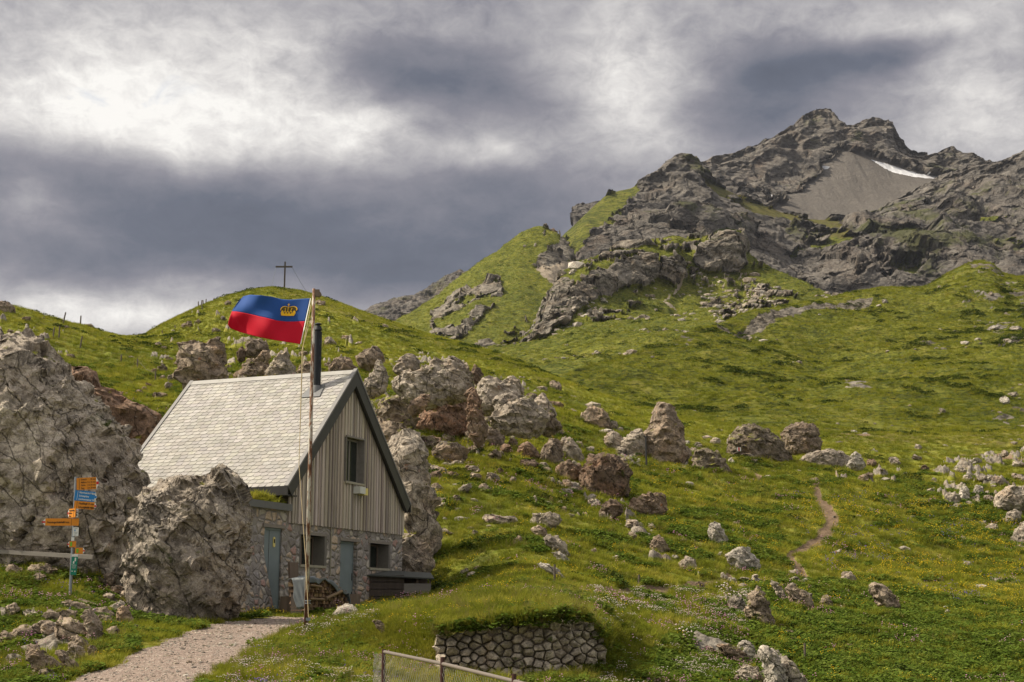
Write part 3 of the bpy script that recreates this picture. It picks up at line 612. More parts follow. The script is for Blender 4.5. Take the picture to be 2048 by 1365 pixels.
# middle hill with the crag
M_curves = [
 [(-1700, 820, 280), (800, 800, 300), (1000, 790, 300), (1300, 790, 290), (1600, 760, 300), (1800, 740, 320), (3800, 700, 320)],
 [(-1700, 770, 420), (800, 745, 420), (960, 722, 420), (1060, 722, 400), (1150, 722, 400), (1280, 710, 400), (1400, 690, 420), (1560, 665, 460), (1700, 665, 480), (3800, 680, 480)],
 [(-1700, 760, 520), (800, 738, 520), (960, 708, 520), (1060, 700, 510), (1100, 690, 520), (1150, 675, 520), (1280, 645, 540), (1400, 628, 560), (1560, 622, 590), (1700, 640, 600), (3800, 660, 600)],
 [(-1700, 755, 560), (800, 734, 560), (960, 704, 570), (1040, 692, 575), (1075, 672, 580), (1110, 640, 610), (1150, 612, 650), (1200, 590, 700), (1260, 576, 740), (1340, 570, 770), (1400, 552, 800), (1450, 548, 805), (1490, 548, 810), (1520, 556, 800), (1560, 572, 780), (1700, 620, 700), (3800, 650, 700)],
 [(-1700, 752, 580), (800, 728, 580), (960, 699, 590), (1040, 688, 590), (1070, 660, 615), (1100, 622, 640), (1120, 585, 680), (1150, 563, 700), (1200, 535, 735), (1240, 517, 760), (1290, 508, 775), (1320, 522, 780), (1350, 518, 785), (1372, 535, 795), (1392, 500, 812), (1420, 482, 818), (1480, 476, 822), (1492, 520, 820), (1520, 542, 812), (1560, 556, 800), (1700, 608, 740), (3800, 650, 740)],
 [(-1700, 750, 600), (800, 722, 600), (900, 706, 620), (960, 694, 640), (1020, 688, 650), (1055, 670, 660), (1070, 641, 680), (1088, 613, 700), (1104, 586, 730), (1120, 548, 760), (1150, 528, 790), (1200, 509, 820), (1240, 497, 840), (1280, 486, 860), (1330, 479, 870), (1372, 475, 880), (1395, 480, 880), (1420, 474, 870), (1445, 469, 865), (1478, 468, 860), (1489, 478, 860), (1494, 510, 850), (1520, 531, 840), (1560, 546, 825), (1600, 563, 800), (1650, 580, 780), (1700, 598, 760), (1800, 640, 740), (3800, 800, 740)],
 lambda Y, Z: (Y[5]*1.06, Z[5]-12), lambda Y, Z: (Y[5]*1.4, Z[5]*0-20)]
LM = Layer('mid', M_curves, agrid(760, 1860, 2.0, 300, 2500), .95)
x, y = LM.X, LM.Y; z0 = LM.Z.copy(); U, V = LM.U, LM.V
rn = fbm(x/18, y/26, z0/12, 5, 41, .6)
rk = 0*x
CL = [[(1050, 690), (1075, 640), (1095, 595), (1115, 560), (1150, 560), (1130, 590), (1160, 600), (1120, 640), (1080, 680)],
      [(1120, 600), (1150, 570), (1200, 540), (1245, 515), (1290, 506), (1318, 520), (1318, 560), (1290, 574), (1230, 580), (1180, 605), (1120, 650), (1085, 672)],
      [(1318, 560), (1322, 525), (1352, 515), (1372, 535), (1375, 560), (1345, 570)],
      [(1385, 520), (1395, 490), (1420, 478), (1450, 470), (1485, 472), (1494, 490), (1492, 530), (1470, 545), (1430, 542), (1395, 535)]]
for poly in CL: rk = np.maximum(rk, pip(U+rn*16, V+rn*12, poly)*1.0)
for poly, th in (([(1130, 560), (1250, 490), (1400, 478), (1400, 500), (1300, 505), (1200, 535)], .02), ([(1380, 540), (1520, 540), (1600, 600), (1560, 680), (1450, 670), (1400, 600)], .12), ([(1000, 700), (1080, 640), (1120, 620), (1090, 690)], .1), ([(1150, 600), (1330, 580), (1250, 640), (1180, 650)], .16)):
    rk = np.maximum(rk, pip(U+rn*16, V+rn*12, poly)*smooth(rn, th, th+.06))
scree = pip(U+rn*20, V+rn*10, [(1385, 540), (1490, 535), (1540, 600), (1540, 680), (1480, 660), (1430, 590)])*smooth(fbm(x/3, y/5, z0/3, 3, 48, .7), .08, .3)
crag = fbm(x/34, y/34, z0/14, 5, 42, .52, True)
trk = 1-smooth(polydist(U+rn*12, V+rn*8, [(1378, 540, 1), (1365, 560, 2), (1345, 588, 2), (1325, 600, 1)]), .6, 1.3)
trk = np.maximum(trk, 1-smooth(polydist(U, V, [(1320, 600, 1), (1335, 608, 2), (1352, 618, 2)]), .6, 1.3))
LM.Z = z0+fbm(x/60, y/80, 0*x, 3, 43)*4*smooth(y, 300, 420)+fbm(x/18, y/26, z0/12, 4, 44, .6)*3.2-np.abs(fbm(x/20, y/14, z0/5, 4, 46))*5
LM.Z += rk*crag*2.5*smooth(y, 450, 560)
bedM = z0-x*.35+rn*9; LM.Y = LM.Y - rk*(saw(bedM/9.0)*3+saw(bedM/3.7+rn)*1.3) - rk*(np.clip(crag, -.4, 1)*9+fbm(x/22, y/22, z0/6, 5, 47, .55)*6)
LM.X = LM.X + rk*fbm(x/14, y/14, z0/8, 4, 49, .5)*4
LM.facets(rk, ((22, .55, .3, .05, (1, 1, 1.2)), (9, .5, .3, .05, (1, 1, 1.5))), 141)
mask = np.stack([np.maximum(trk, scree), rk, 0*x, 0*x], -1)
midhill = LM.finish(M['terr_far'], mask, 'hill', bed=bedM)

# green shoulder on the left of the crag
L_curves = [
 [(-1700, 900, 500), (600, 830, 500), (1250, 790, 500), (3800, 760, 500)],
 [(-1700, 850, 700), (600, 780, 700), (790, 720, 720), (900, 705, 740), (1000, 700, 760), (1100, 700, 760), (1250, 720, 760), (3800, 740, 760)],
 [(-1700, 820, 850), (600, 760, 850), (790, 700, 860), (870, 650, 900), (950, 620, 900), (1040, 610, 900), (1100, 620, 900), (1250, 660, 900), (3800, 700, 900)],
 [(-1700, 800, 950), (600, 752, 950), (740, 690, 960), (790, 668, 960), (870, 610, 1000), (950, 560, 1010), (1040, 520, 1020), (1100, 530, 1010), (1180, 600, 1000), (3800, 690, 1000)],
 [(-1700, 790, 1000), (600, 745, 1000), (740, 672, 1000), (790, 640, 1010), (830, 616, 1020), (860, 597, 1030), (905, 562, 1050), (940, 536, 1060), (970, 514, 1070), (1010, 488, 1080), (1040, 468, 1090), (1055, 460, 1095), (1068, 454, 1100), (1085, 455, 1100), (1100, 461, 1100), (1115, 468, 1095), (1128, 485, 1090), (1145, 512, 1080), (1160, 530, 1070), (1200, 580, 1060), (1300, 640, 1040), (3800, 690, 1040)],
 lambda Y, Z: (Y[4]*1.06, Z[4]-20), lambda Y, Z: (Y[4]*1.3, Z[4]*0-20)]
LL = Layer('shoulder', L_curves, agrid(600, 1260, 2.0, 300, 2000), 1.0)
x, y = LL.X, LL.Y; z0 = LL.Z.copy(); U, V = LL.U, LL.V
rn = fbm(x/22, y/30, z0/16, 5, 51, .6); rk = 0*x
for poly, th in (([(862, 665), (866, 625), (900, 598), (955, 575), (1000, 562), (1010, 585), (985, 620), (950, 650), (925, 680), (890, 690)], -.05), ([(1060, 522), (1075, 505), (1108, 488), (1125, 475), (1137, 482), (1148, 518), (1120, 528), (1085, 530)], -.5), ([(1035, 480), (1060, 456), (1100, 460), (1085, 485), (1050, 500)], .02), ([(925, 700), (990, 680), (1060, 640), (1050, 700)], .05)):
    rk = np.maximum(rk, pip(U+rn*22, V+rn*16, poly)*smooth(rn, th, th+.06))
scree = pip(U+rn*20, V+rn*10, [(1068, 528), (1150, 520), (1165, 560), (1110, 575)])*1.0
LL.Z = z0+fbm(x/80, y/100, 0*x, 3, 53)*5-np.abs(fbm(x/30, y/22, z0/10, 4, 54, .6))*7+fbm(x/9, y/9, z0/6, 3, 58)*1.3
cr = fbm(x/44, y/44, z0/18, 5, 55, .52, True)
LL.Y = LL.Y-rk*(np.clip(cr, -.4, 1)*11+fbm(x/26, y/26, z0/8, 5, 57, .55)*8); LL.Z = LL.Z+rk*cr*2.5
LL.facets(rk, ((28, .75, .35, .10, (1, 1, 1.2)), (11, .7, .35, .10, (1, 1, 1.7))), 151)
mask = np.stack([scree, rk, .35*smooth(rn, .1, .3)*(U > 870)*(V > 560), 0*x], -1)
shoulder = LL.finish(M['terr_far'], mask, 'hill')

# far ridge on the left
D_curves = [
 [(300, 800, 1500), (3000, 800, 1500)],
 [(300, 760, 1900), (735, 640, 1900), (800, 625, 1900), (860, 615, 1900), (940, 600, 1900), (1100, 560, 1900), (3000, 540, 1900)],
 [(300, 740, 2000), (640, 680, 2000), (735, 625, 2000), (760, 614, 2010), (800, 600, 2020), (830, 594, 2030), (850, 589, 2040), (865, 575, 2050), (885, 562, 2060), (905, 551, 2070), (925, 547, 2080), (960, 550, 2080), (1100, 520, 2100), (3000, 500, 2100)],
 lambda Y, Z: (Y[2]*1.1, Z[2]-60), lambda Y, Z: (Y[2]*1.4, Z[2]*0-20)]
LD = Layer('ridge', D_curves, agrid(600, 1100, 2.0, 300, 1500), 1.5)
x, y = LD.X, LD.Y; z0 = LD.Z.copy()
cr = fbm(x/40, y/40, z0/25, 5, 61, .6, True); LD.Z = z0+cr*5; LD.Y = y-cr*16
mask = np.stack([0*x, 0*x+1, 0*x, 0*x], -1); ridge = LD.finish(M['terr_peak'], mask, 'mountain')

# cliffs and slabs below the summit
P1_curves = [
 [(900, 760, 1000), (3000, 760, 1000)],
 [(900, 660, 1250), (1150, 600, 1250), (1400, 610, 1250), (1600, 620, 1250), (1750, 620, 1250), (2048, 590, 1250), (3000, 560, 1250)],
 [(900, 640, 1340), (1100, 560, 1330), (1170, 510, 1340), (1300, 500, 1350), (1420, 490, 1360), (1520, 520, 1370), (1600, 560, 1370), (1700, 580, 1350), (1800, 570, 1340), (1900, 540, 1340), (2048, 530, 1350), (3000, 480, 1350)],
 [(900, 640, 1400), (1100, 540, 1390), (1170, 470, 1400), (1300, 450, 1420), (1420, 440, 1440), (1500, 468, 1440), (1600, 500, 1440), (1640, 520, 1400), (1700, 478, 1420), (1780, 466, 1440), (1810, 455, 1450), (1900, 455, 1450), (2048, 440, 1450), (3000, 380, 1450)],
 [(900, 640, 1450), (1100, 510, 1440), (1170, 440, 1460), (1300, 405, 1500), (1420, 405, 1510), (1500, 432, 1520), (1560, 452, 1530), (1640, 470, 1520), (1700, 455, 1540), (1780, 430, 1560), (1900, 400, 1600), (2048, 365, 1620), (3000, 300, 1620)],
 [(900, 640, 1500), (1090, 520, 1500), (1118, 480, 1500), (1135, 464, 1510), (1150, 450, 1520), (1170, 430, 1530), (1190, 411, 1540), (1210, 393, 1550), (1230, 384, 1560), (1262, 377, 1570), (1290, 362, 1580), (1308, 352, 1590), (1322, 345, 1595), (1332, 330, 1600), (1345, 319, 1600), (1362, 315, 1600), (1380, 317, 1600), (1392, 322, 1600), (1397, 332, 1600), (1404, 348, 1600), (1450, 380, 1610), (1500, 402, 1620), (1560, 424, 1630), (1620, 440, 1640), (1700, 442, 1650), (1760, 424, 1660), (1800, 400, 1680), (1850, 374, 1690), (1890, 356, 1700), (1925, 346, 1710), (1955, 333, 1710), (1975, 334, 1710), (2000, 326, 1720), (2020, 318, 1720), (2048, 304, 1720), (2150, 270, 1720), (3000, 200, 1720)],
 lambda Y, Z: (Y[5]*1.05, Z[5]-22), lambda Y, Z: (Y[5]*1.3, Z[5]*0)]
LP = Layer('cliffs', P1_curves, agrid(1050, 2200, 1.7, 800, 2900), .9)
x, y = LP.X, LP.Y; z0 = LP.Z.copy(); U, V = LP.U, LP.V
rn = fbm(x/45, y/60, z0/35, 5, 71, .6)
right = smooth(U, 1560, 1680)
# bedding: dips to the lower right on the shoulder, to the lower left on the right slope
t = np.where(U < 1600, z0*1.0+x*.45, z0*1.0-x*.62)
tb = t+rn*26+fbm(x/160, y/160, z0/160, 3, 70)*40; bed = saw(tb/30.0)*.9+saw(tb/11.0+rn)*.45+saw(tb/4.6)*.2-.7; blk = fbm(x/34, y/34, z0/30, 5, 73, .6, True); big = fbm(x/110, y/110, z0/110, 3, 74)
crest = 1-smooth(np.arange(LP.Y.shape[0])[:, None]/LP.Y.shape[0]*np.ones_like(x), .80, .93)*.85
gr = 0*x
for poly, th in (([(1090, 480), (1120, 440), (1170, 390), (1215, 360), (1270, 360), (1270, 386), (1215, 445), (1180, 480), (1150, 520)], -.3), ([(1395, 352), (1440, 375), (1500, 400), (1600, 436), (1700, 445), (1680, 462), (1600, 455), (1500, 432), (1430, 395)], -.12), ([(1580, 520), (1600, 480), (1640, 460), (1720, 470), (1830, 450), (1840, 470), (1760, 485), (1680, 490), (1610, 540)], -.05), ([(1740, 530), (1850, 480), (1900, 500), (1830, 560), (1760, 570)], .06), ([(1880, 440), (2000, 400), (2048, 420), (1900, 470)], .12), ([(1900, 480), (2048, 470), (2048, 500), (1920, 510)], .12), ([(1160, 470), (1230, 420), (1300, 400), (1250, 470)], .12)):
    gr = np.maximum(gr, pip(U+rn*26, V+rn*20, poly)*smooth(rn+blk*.12, th, th+.1))
tan = pip(U+rn*20, V+rn*12, [(1640, 480), (1650, 455), (1700, 440), (1830, 430), (1840, 450), (1720, 475)])*.9
rk = 1-gr
sc1 = pip(U+rn*26, V+rn*16, [(1500, 470), (1420, 400), (1400, 350), (1470, 390), (1580, 440), (1560, 480)])*.6*(1-gr)
sc1 = np.maximum(sc1, pip(U+rn*20, V+rn*16, [(1600, 580), (1640, 520), (1560, 590)])*0)
amp = rk*(1-.6*sc1)
bed2 = fbm(x/60+rn*.6, y/90, t/26, 3, 78, .5, True); med = fbm(x/48, y/48, z0/60, 3, 79, .5, True)
LP.Y = LP.Y-amp*(bed*9+bed2*12+blk*5+med*16+big*70*crest)
LP.Z = z0+amp*(bed*2.5+blk*3)*crest+fbm(x/14, y/14, z0/14, 3, 76)*1.5+big*8*crest
LP.X = LP.X+amp*fbm(x/36, y/36, z0/24, 4, 77, .5)*8
LP.facets(amp*(.15+.85*crest), ((70, .7, .35, .08, (1, 1, 1.2)), (26, .6, .35, .06, (1, 1, 1.5)), (11, .5, .3, .05, (1, 1, 1.6))), 171)
mask = np.stack([np.maximum(sc1, tan*.0), rk, np.maximum(tan, gr*pip(U, V, [(1390, 340), (1720, 430), (1720, 470), (1400, 420)])*.8), 0*x], -1)
cliffs = LP.finish(M['terr_peak'], mask, 'mountain', bed=tb)

# summit
S_curves = [
 [(1100, 620, 1700), (2600, 620, 1700)],
 [(1100, 480, 1790), (1400, 440, 1790), (1560, 450, 1790), (1700, 455, 1790), (1800, 430, 1790), (1900, 400, 1800), (2600, 400, 1800)],
 [(1100, 450, 1880), (1380, 400, 1880), (1450, 400, 1890), (1520, 400, 1890), (1580, 395, 1900), (1640, 392, 1900), (1720, 398, 1890), (1800, 395, 1890), (1880, 372, 1890), (2600, 380, 1890)],
 [(1100, 440, 1950), (1380, 375, 1950), (1450, 372, 1960), (1520, 380, 1960), (1580, 380, 1970), (1610, 350, 1990), (1650, 320, 2010), (1700, 302, 2020), (1740, 312, 2010), (1800, 335, 2000), (1880, 356, 1990), (1950, 350, 1990), (2600, 370, 1990)],
 [(1100, 440, 2050), (1330, 380, 2060), (1385, 345, 2070), (1400, 333, 2080), (1430, 325, 2080), (1470, 315, 2090), (1500, 300, 2100), (1525, 288, 2100), (1560, 276, 2100), (1590, 252, 2110), (1605, 240, 2110), (1620, 231, 2110), (1634, 227, 2110), (1650, 233, 2110), (1662, 241, 2110), (1672, 250, 2110), (1684, 258, 2110), (1700, 259, 2110), (1716, 254, 2110), (1730, 249, 2110), (1742, 247, 2110), (1750, 253, 2110), (1758, 256, 2110), (1766, 253, 2110), (1777, 256, 2105), (1781, 270, 2100), (1785, 288, 2100), (1795, 298, 2100), (1800, 309, 2100), (1815, 311, 2100), (1830, 316, 2095), (1850, 319, 2090), (1865, 314, 2090), (1880, 305, 2090), (1895, 297, 2090), (1905, 306, 2090), (1920, 316, 2090), (1940, 321, 2090), (1955, 330, 2085), (1990, 346, 2080), (2100, 380, 2080), (2600, 420, 2080)],
 lambda Y, Z: (Y[4]*1.03, Z[4]-40), lambda Y, Z: (Y[4]*1.3, Z[4]*0)]
LS = Layer('summit', S_curves, agrid(1300, 2100, 1.7, 1150, 2600), .85)
x, y = LS.X, LS.Y; z0 = LS.Z.copy(); U, V = LS.U, LS.V
rn = fbm(x/50, y/60, z0/40, 5, 81, .6)
scr = pip(U+rn*30+fbm(x/14, y/14, z0/14, 3, 88)*16, V+rn*24+fbm(x/10, y/10, z0/10, 3, 85)*14, [(1520, 410), (1560, 400), (1600, 385), (1640, 335), (1680, 300), (1720, 306), (1780, 325), (1850, 350), (1960, 350), (1960, 460), (1500, 460)])*1.0
sn = np.zeros_like(x)
for poly in ([(1742, 321), (1765, 327), (1790, 334), (1815, 343), (1840, 349), (1884, 355), (1882, 359), (1850, 358), (1820, 354), (1790, 347), (1768, 338)], [(1634, 336), (1646, 333), (1659, 334), (1655, 339), (1645, 340)], [(1519, 391), (1530, 387), (1540, 391), (1544, 399), (1541, 403), (1530, 401)], [(1547, 371), (1553, 371), (1555, 376), (1551, 375)]):
    sn = np.maximum(sn, pip(U+rn*3, V+rn*3, poly)*1.0)
tb = z0+x*.25+rn*24; bed = saw(tb/26.0)*.9+saw(tb/10.0+rn)*.45-.6; blk = fbm(x/32, y/32, z0/34, 5, 83, .6, True); gul = fbm(x/26, y/200, z0/200, 3, 86, .55, True)
amp = (1-scr)*(1-sn); rows = np.arange(LS.Y.shape[0])[:, None]/LS.Y.shape[0]*np.ones_like(x); crest = 1-smooth(rows, .76, .92)*.85
med = fbm(x/60, y/60, z0/90, 3, 89, .5, True); LS.Y = LS.Y-amp*(bed*9+blk*9+gul*9+med*26)-scr*gul*3; LS.Z = z0+amp*(bed*2+blk*3.5)*crest; LS.X = LS.X+amp*fbm(x/34, y/34, z0/24, 4, 87, .5)*8
LS.facets(amp*(.05+.95*np.clip((crest-.15)/.85, 0, 1)), ((60, .7, .35, .08, (1, 1, 1.2)), (24, .6, .35, .06, (1, 1, 1.5)), (11, .5, .3, .05, (1, 1, 1.6))), 181)
mask = np.stack([scr, 1+0*x, .0*x, sn], -1); summit = LS.finish(M['terr_peak'], mask, 'mountain', bed=tb)
# ------------------------------------------------------------------ the hut
PHI = R(22.0); Gd = Vector((math.sin(PHI), math.cos(PHI), 0)); Nd = Vector((math.cos(PHI), -math.sin(PHI), 0))
A0 = P(576, 1043, 40.0); HO = Vector((A0.x, A0.y, 0))
def hp(u, v, d=0.0):
    """photo pixel -> (s, z) on the plane d metres behind the gable wall"""
    dr = P(u, v, 1.0); O = HO-Nd*d; t = O.dot(Nd)/dr.dot(Nd); q = dr*t; return (q-O).dot(Gd), q.z
hut = empty('mountain_hut', HO, math.pi/2-PHI)
tag(hut, 'stone and grey timber mountain hut with a steep pale slate roof', 'hut')
ZC = A0.z; W = 7.2; S0, S1, SA = -.45, 7.25, 3.4
zE = 3.40; zA = hp(712, 742, -.2)[1]; slope = (zA-zE)/(SA-S0); L = 5.5; ZB = -.35
def roofz(s): return zA-abs(s-SA)*slope
def wall_holes(name, s0, s1, z0, z1, holes, th, mat, parent):
    mb = MB(); xs = sorted({s0, s1}|{h[0] for h in holes}|{h[1] for h in holes}); zs = sorted({z0, z1}|{h[2] for h in holes}|{h[3] for h in holes})
    def solid(i, j):
        if i < 0 or j < 0 or i >= len(xs)-1 or j >= len(zs)-1: return False
        cx, cz = (xs[i]+xs[i+1])/2, (zs[j]+zs[j+1])/2
        return not any(h[0] < cx < h[1] and h[2] < cz < h[3] for h in holes)
    for i in range(len(xs)-1):
        for j in range(len(zs)-1):
            if not solid(i, j): continue
            a, b, c, d = xs[i], xs[i+1], zs[j], zs[j+1]
            mb.add([(a, 0, c), (b, 0, c), (b, 0, d), (a, 0, d)], [(0, 1, 2, 3)]); mb.add([(a, th, c), (b, th, c), (b, th, d), (a, th, d)], [(3, 2, 1, 0)])
            if not solid(i-1, j): mb.add([(a, 0, c), (a, th, c), (a, th, d), (a, 0, d)], [(0, 3, 2, 1)])
            if not solid(i+1, j): mb.add([(b, 0, c), (b, th, c), (b, th, d), (b, 0, d)], [(0, 1, 2, 3)])
            if not solid(i, j-1): mb.add([(a, 0, c), (b, 0, c), (b, th, c), (a, th, c)], [(0, 3, 2, 1)])
            if not solid(i, j+1): mb.add([(a, 0, d), (b, 0, d), (b, th, d), (a, th, d)], [(0, 1, 2, 3)])
    o = mb.build(name, mat, parent); return o
AZ = hp(530, 1016, 0)[1]             # annex parapet
aS0 = -2.75
d1 = (hp(527, 1130)[0], hp(562, 1130)[0], ZB, hp(545, 1056)[1])
w1 = (hp(601, 1100)[0], hp(649, 1100)[0], hp(622, 1132)[1], hp(622, 1071)[1])
d2 = (hp(681, 1100)[0], hp(714, 1100)[0], ZB, hp(697, 1083)[1])
w2 = (hp(740, 1110)[0], hp(777, 1110)[0], hp(757, 1138)[1], hp(757, 1088)[1])
wall = wall_holes('stone_wall', aS0, W, ZB, ZC, [d1, w1, d2, w2], .5, M['masonry'], hut)
mb = MB(); mb.box(aS0+.001, 0, .002, .5, ZC+.001, AZ); mb.box(0.02, W, L-.4, L, ZB, ZC); mb.box(W-.4, W, .5, L-.4, ZB, ZC+.0); mb.box(aS0, aS0+.4, .5, 3.4, ZB, AZ-.002); mb.box(0, .4, .5, L-.4, ZB, AZ+.3)
mb.build('side_wall', M['masonry'], hut)
# battered foot of masonry by the annex door
mb = MB()
s_, e_ = aS0-.1, d1[0]-.02
mb.add([(s_, -.02, 2.3), (e_, -.02, 1.5), (e_+.30, -.30, ZB), (s_, -.45, ZB), (s_, .1, 2.3), (e_, .1, 1.5), (e_+.3, .1, ZB), (s_, .1, ZB)], [(0, 3, 2, 1), (1, 2, 6, 5), (0, 1, 5, 4), (0, 4, 7, 3), (3, 7, 6, 2), (4, 5, 6, 7)])
mb.build('buttress', M['masonry'], hut)
# gable cladding: single boards and cover strips
uw = (hp(688, 900)[0], hp(723, 900)[0], hp(705, 966)[1], hp(705, 878)[1])
mb = MB(); s = -.02; k = 0; rr = random.Random(3)
while s < W+.02:
    wd = rr.uniform(.085, .15) if k % 2 == 0 else rr.uniform(.045, .075); y0 = -.045 if k % 2 == 0 else -.075
    t = rr.uniform(.55, 1.35); mb.cc = (t, t*rr.uniform(.93, 1.0), t*rr.uniform(.84, 1.0)); e = min(s+wd, W+.02)
    zt = min(roofz(s), roofz(e))-.12; zb = ZC-.03-rr.uniform(0, .02)
    spans = [(zb, zt)]
    if e > uw[0]-.03 and s < uw[1]+.03: spans = [(zb, uw[2]), (uw[3], zt)]
    for a, b in spans:
        if b > a+.02: mb.box(s, e-.006, y0, 0-.0, a, b)
    s = e if k % 2 == 0 else e; k += 1
mb.build('gable_cladding', M['clad'], hut, colors=True)
# timber backing of the gable with the window opening
mb = MB(); n = 24
def gz(s): return roofz(s)-.16
cols_ = sorted(set([i*W/n for i in range(n+1)]+[uw[0], uw[1], SA]))
for a, b in zip(cols_[:-1], cols_[1:]):
    spans = [(ZC, None)] if not (uw[0]-1e-6 <= a and b <= uw[1]+1e-6) else [(ZC, uw[2]), (uw[3], None)]
    for lo, hi in spans:
        za = gz(a) if hi is None else hi; zb_ = gz(b) if hi is None else hi
        mb.add([(a, .001, lo), (b, .001, lo), (b, .001, zb_), (a, .001, za), (a, .16, lo), (b, .16, lo), (b, .16, zb_), (a, .16, za)], [(0, 1, 2, 3), (7, 6, 5, 4), (0, 4, 5, 1), (3, 2, 6, 7)])
mb.build('gable_backing', M['dark_wood'], hut)
mb = MB(); mb.box(0.0, .12, .001, L, ZC, zE-.02); mb.build('eave_cladding', M['dark_wood'], hut); mb = MB(); mb.box(W-.12, W, .2, L, ZC, zE-.02); mb.build('eave_cladding', M['dark_wood'], hut)
# roof
rf = MB(); TH = .16
dF, dB = -.20, L+.25
for sg in (-1, 1):
    sE = S0 if sg < 0 else S1
    q = [(sE, dF, zE), (SA, dF, zA), (SA, dB, zA), (sE, dB, zE)]
    if sg > 0: q = q[::-1]
    q = [Vector(p) for p in q]; nrm = Vector((sg*(zA-zE), 0, abs(SA-S0))).normalized()
    vs = [p-nrm*.03 for p in q]+[p-nrm*TH for p in q]
    rf.add(vs, [(0, 1, 2, 3), (7, 6, 5, 4)]+[(i, i+4, (i+1) % 4+4, (i+1) % 4) for i in range(4)])
roof = rf.build('roof', M['dark_metal'], hut)
# slates: every slate its own tile with one rounded lower corner
sl = MB(); rr = random.Random(5); SL = math.hypot(SA-S0, zA-zE); rowh = .162; nrow = int(SL/rowh)
for sg in (-1, 1):
    sE = S0 if sg < 0 else S1; upv = Vector((SA-sE, 0, zA-zE)).normalized(); nrm = Vector((sg*(zA-zE), 0, abs(SA-S0))).normalized(); acr = Vector((0, 1, 0))
    def Q(a, d, h): return Vector((sE, dF-.02, zE))+upv*a+acr*d+nrm*h
    for r in range(nrow+1):
        a0 = r*rowh-.015; off = rr.uniform(-.02, .02)+(.12 if r % 2 else 0); d = -off; tl = dB-dF+.04
        while d < tl:
            wd = .245+rr.uniform(-.02, .02); x0 = max(0, d); x1 = min(tl, d+wd-.006)
            if x1-x0 > .03:
                a1 = min(a0+rowh*1.5, SL-.02); t = rr.uniform(.80, 1.10); sl.cc = (t, t*rr.uniform(.96, 1), t*rr.uniform(.92, 1))
                jj = rr.uniform(-.004, .004); hb = .020; ht = .002; rad = min(.075, (x1-x0)*.45)
                base = [(x0, a0+jj), (x1-rad, a0+jj+.004), (x1-rad*.35, a0+jj+.022), (x1, a0+jj+.065), (x1, a1), (x0, a1)]
                if sg < 0: base = [(x0+x1-b[0], b[1]) for b in base]
                top = [Q(b[1], b[0], hb if b[1] < a0+.1 else ht) for b in base]; bot = [Q(b[1], b[0], (hb if b[1] < a0+.1 else ht)-.014) for b in base]
                sl.add(top+bot, [tuple(range(6)), tuple(range(11, 5, -1))]+[(i, i+6, (i+1) % 6+6, (i+1) % 6) for i in range(6)])
            d += wd
slates = sl.build('slate_covering', M['slate'], hut, colors=True)
# ridge cap, verge boards, eave board
mb = MB()
for sg in (-1, 1):
    upv = Vector((-sg*(SA-S0), 0, zA-zE)).normalized(); nrm = Vector((sg*(zA-zE), 0, abs(SA-S0))).normalized(); p0 = Vector((SA, 0, zA))
    a, b = p0+nrm*.035, p0-upv*.20+nrm*.035
    for y0, y1 in ((dF-.04, 1.3), (1.302, 3.0), (3.002, 4.4), (4.402, dB+.05)):
        mb.add([a+Vector((0, y0, 0)), a+Vector((0, y1, 0)), b+Vector((0, y1, 0)), b+Vector((0, y0, 0)), a+Vector((0, y0, -.02)), a+Vector((0, y1, -.02)), b+Vector((0, y1, 0))-nrm*.02, b+Vector((0, y0, 0))-nrm*.02], [(0, 1, 2, 3), (7, 6, 5, 4), (3, 2, 6, 7), (0, 3, 7, 4), (1, 5, 6, 2)])
mb.build('ridge_cap', M['slate'], hut, colors=True)
def slope_bar(mb, sg, h0, h1, y0, y1, ext0=0.0, ext1=0.0, zoff=0):
    sE = S0 if sg < 0 else S1; e = Vector((sE, 0, zE)); ap = Vector((SA, 0, zA)); upv = (ap-e).normalized(); nrm = Vector((sg*(zA-zE), 0, abs(SA-S0))).normalized()
    cosb = upv.z; e0 = e-upv*ext0
    def m_(h): return ap+Vector((0, 0, h/abs(nrm.z)))
    vs = []
    for yy in (y0, y1):
        vs += [Vector((0, yy, 0))+e0+nrm*h0, Vector((0, yy, 0))+m_(h0), Vector((0, yy, 0))+m_(h1), Vector((0, yy, 0))+e0+nrm*h1]
    mb.add(vs, [(0, 1, 2, 3), (7, 6, 5, 4), (0, 4, 5, 1), (1, 5, 6, 2), (2, 6, 7, 3), (3, 7, 4, 0)])
for sg in (-1, 1):
    mb = MB(); slope_bar(mb, sg, -.34, -.002, dF-.045, dF-.003, .02); mb.build('verge_board', M['verge'], hut)
    mb = MB(); slope_bar(mb, sg, .0, .05, dF-.065, dF+.06, .03); mb.build('verge_edge', M['verge_pale'], hut)
    mb = MB(); slope_bar(mb, sg, -.30, -.162, dF+.002, -.09, .0); mb.build('soffit_board', M['dark_metal'], hut)
mb = MB(); slope_bar(mb, -1, .0, .04, dB-.05, dB+.07, .03); mb.build('verge_edge', M['verge_pale'], hut)
mb = MB(); mb.box(S0-.05, S0+.0, dF-.05, dB+.05, zE-.25, zE+.0); mb.box(S0, .12, dF-.003, dB, zE-.26, zE-.22); mb.build('eave_board', M['dark_metal'], hut)
mb = MB(); mb.box(S1, S1+.05, dF-.05, dB+.05, zE-.25, zE); mb.build('eave_board', M['dark_metal'], hut)
# stove pipe through the roof
pc = Vector((SA-.75, 1.05, 0)); pz = roofz(pc.x)
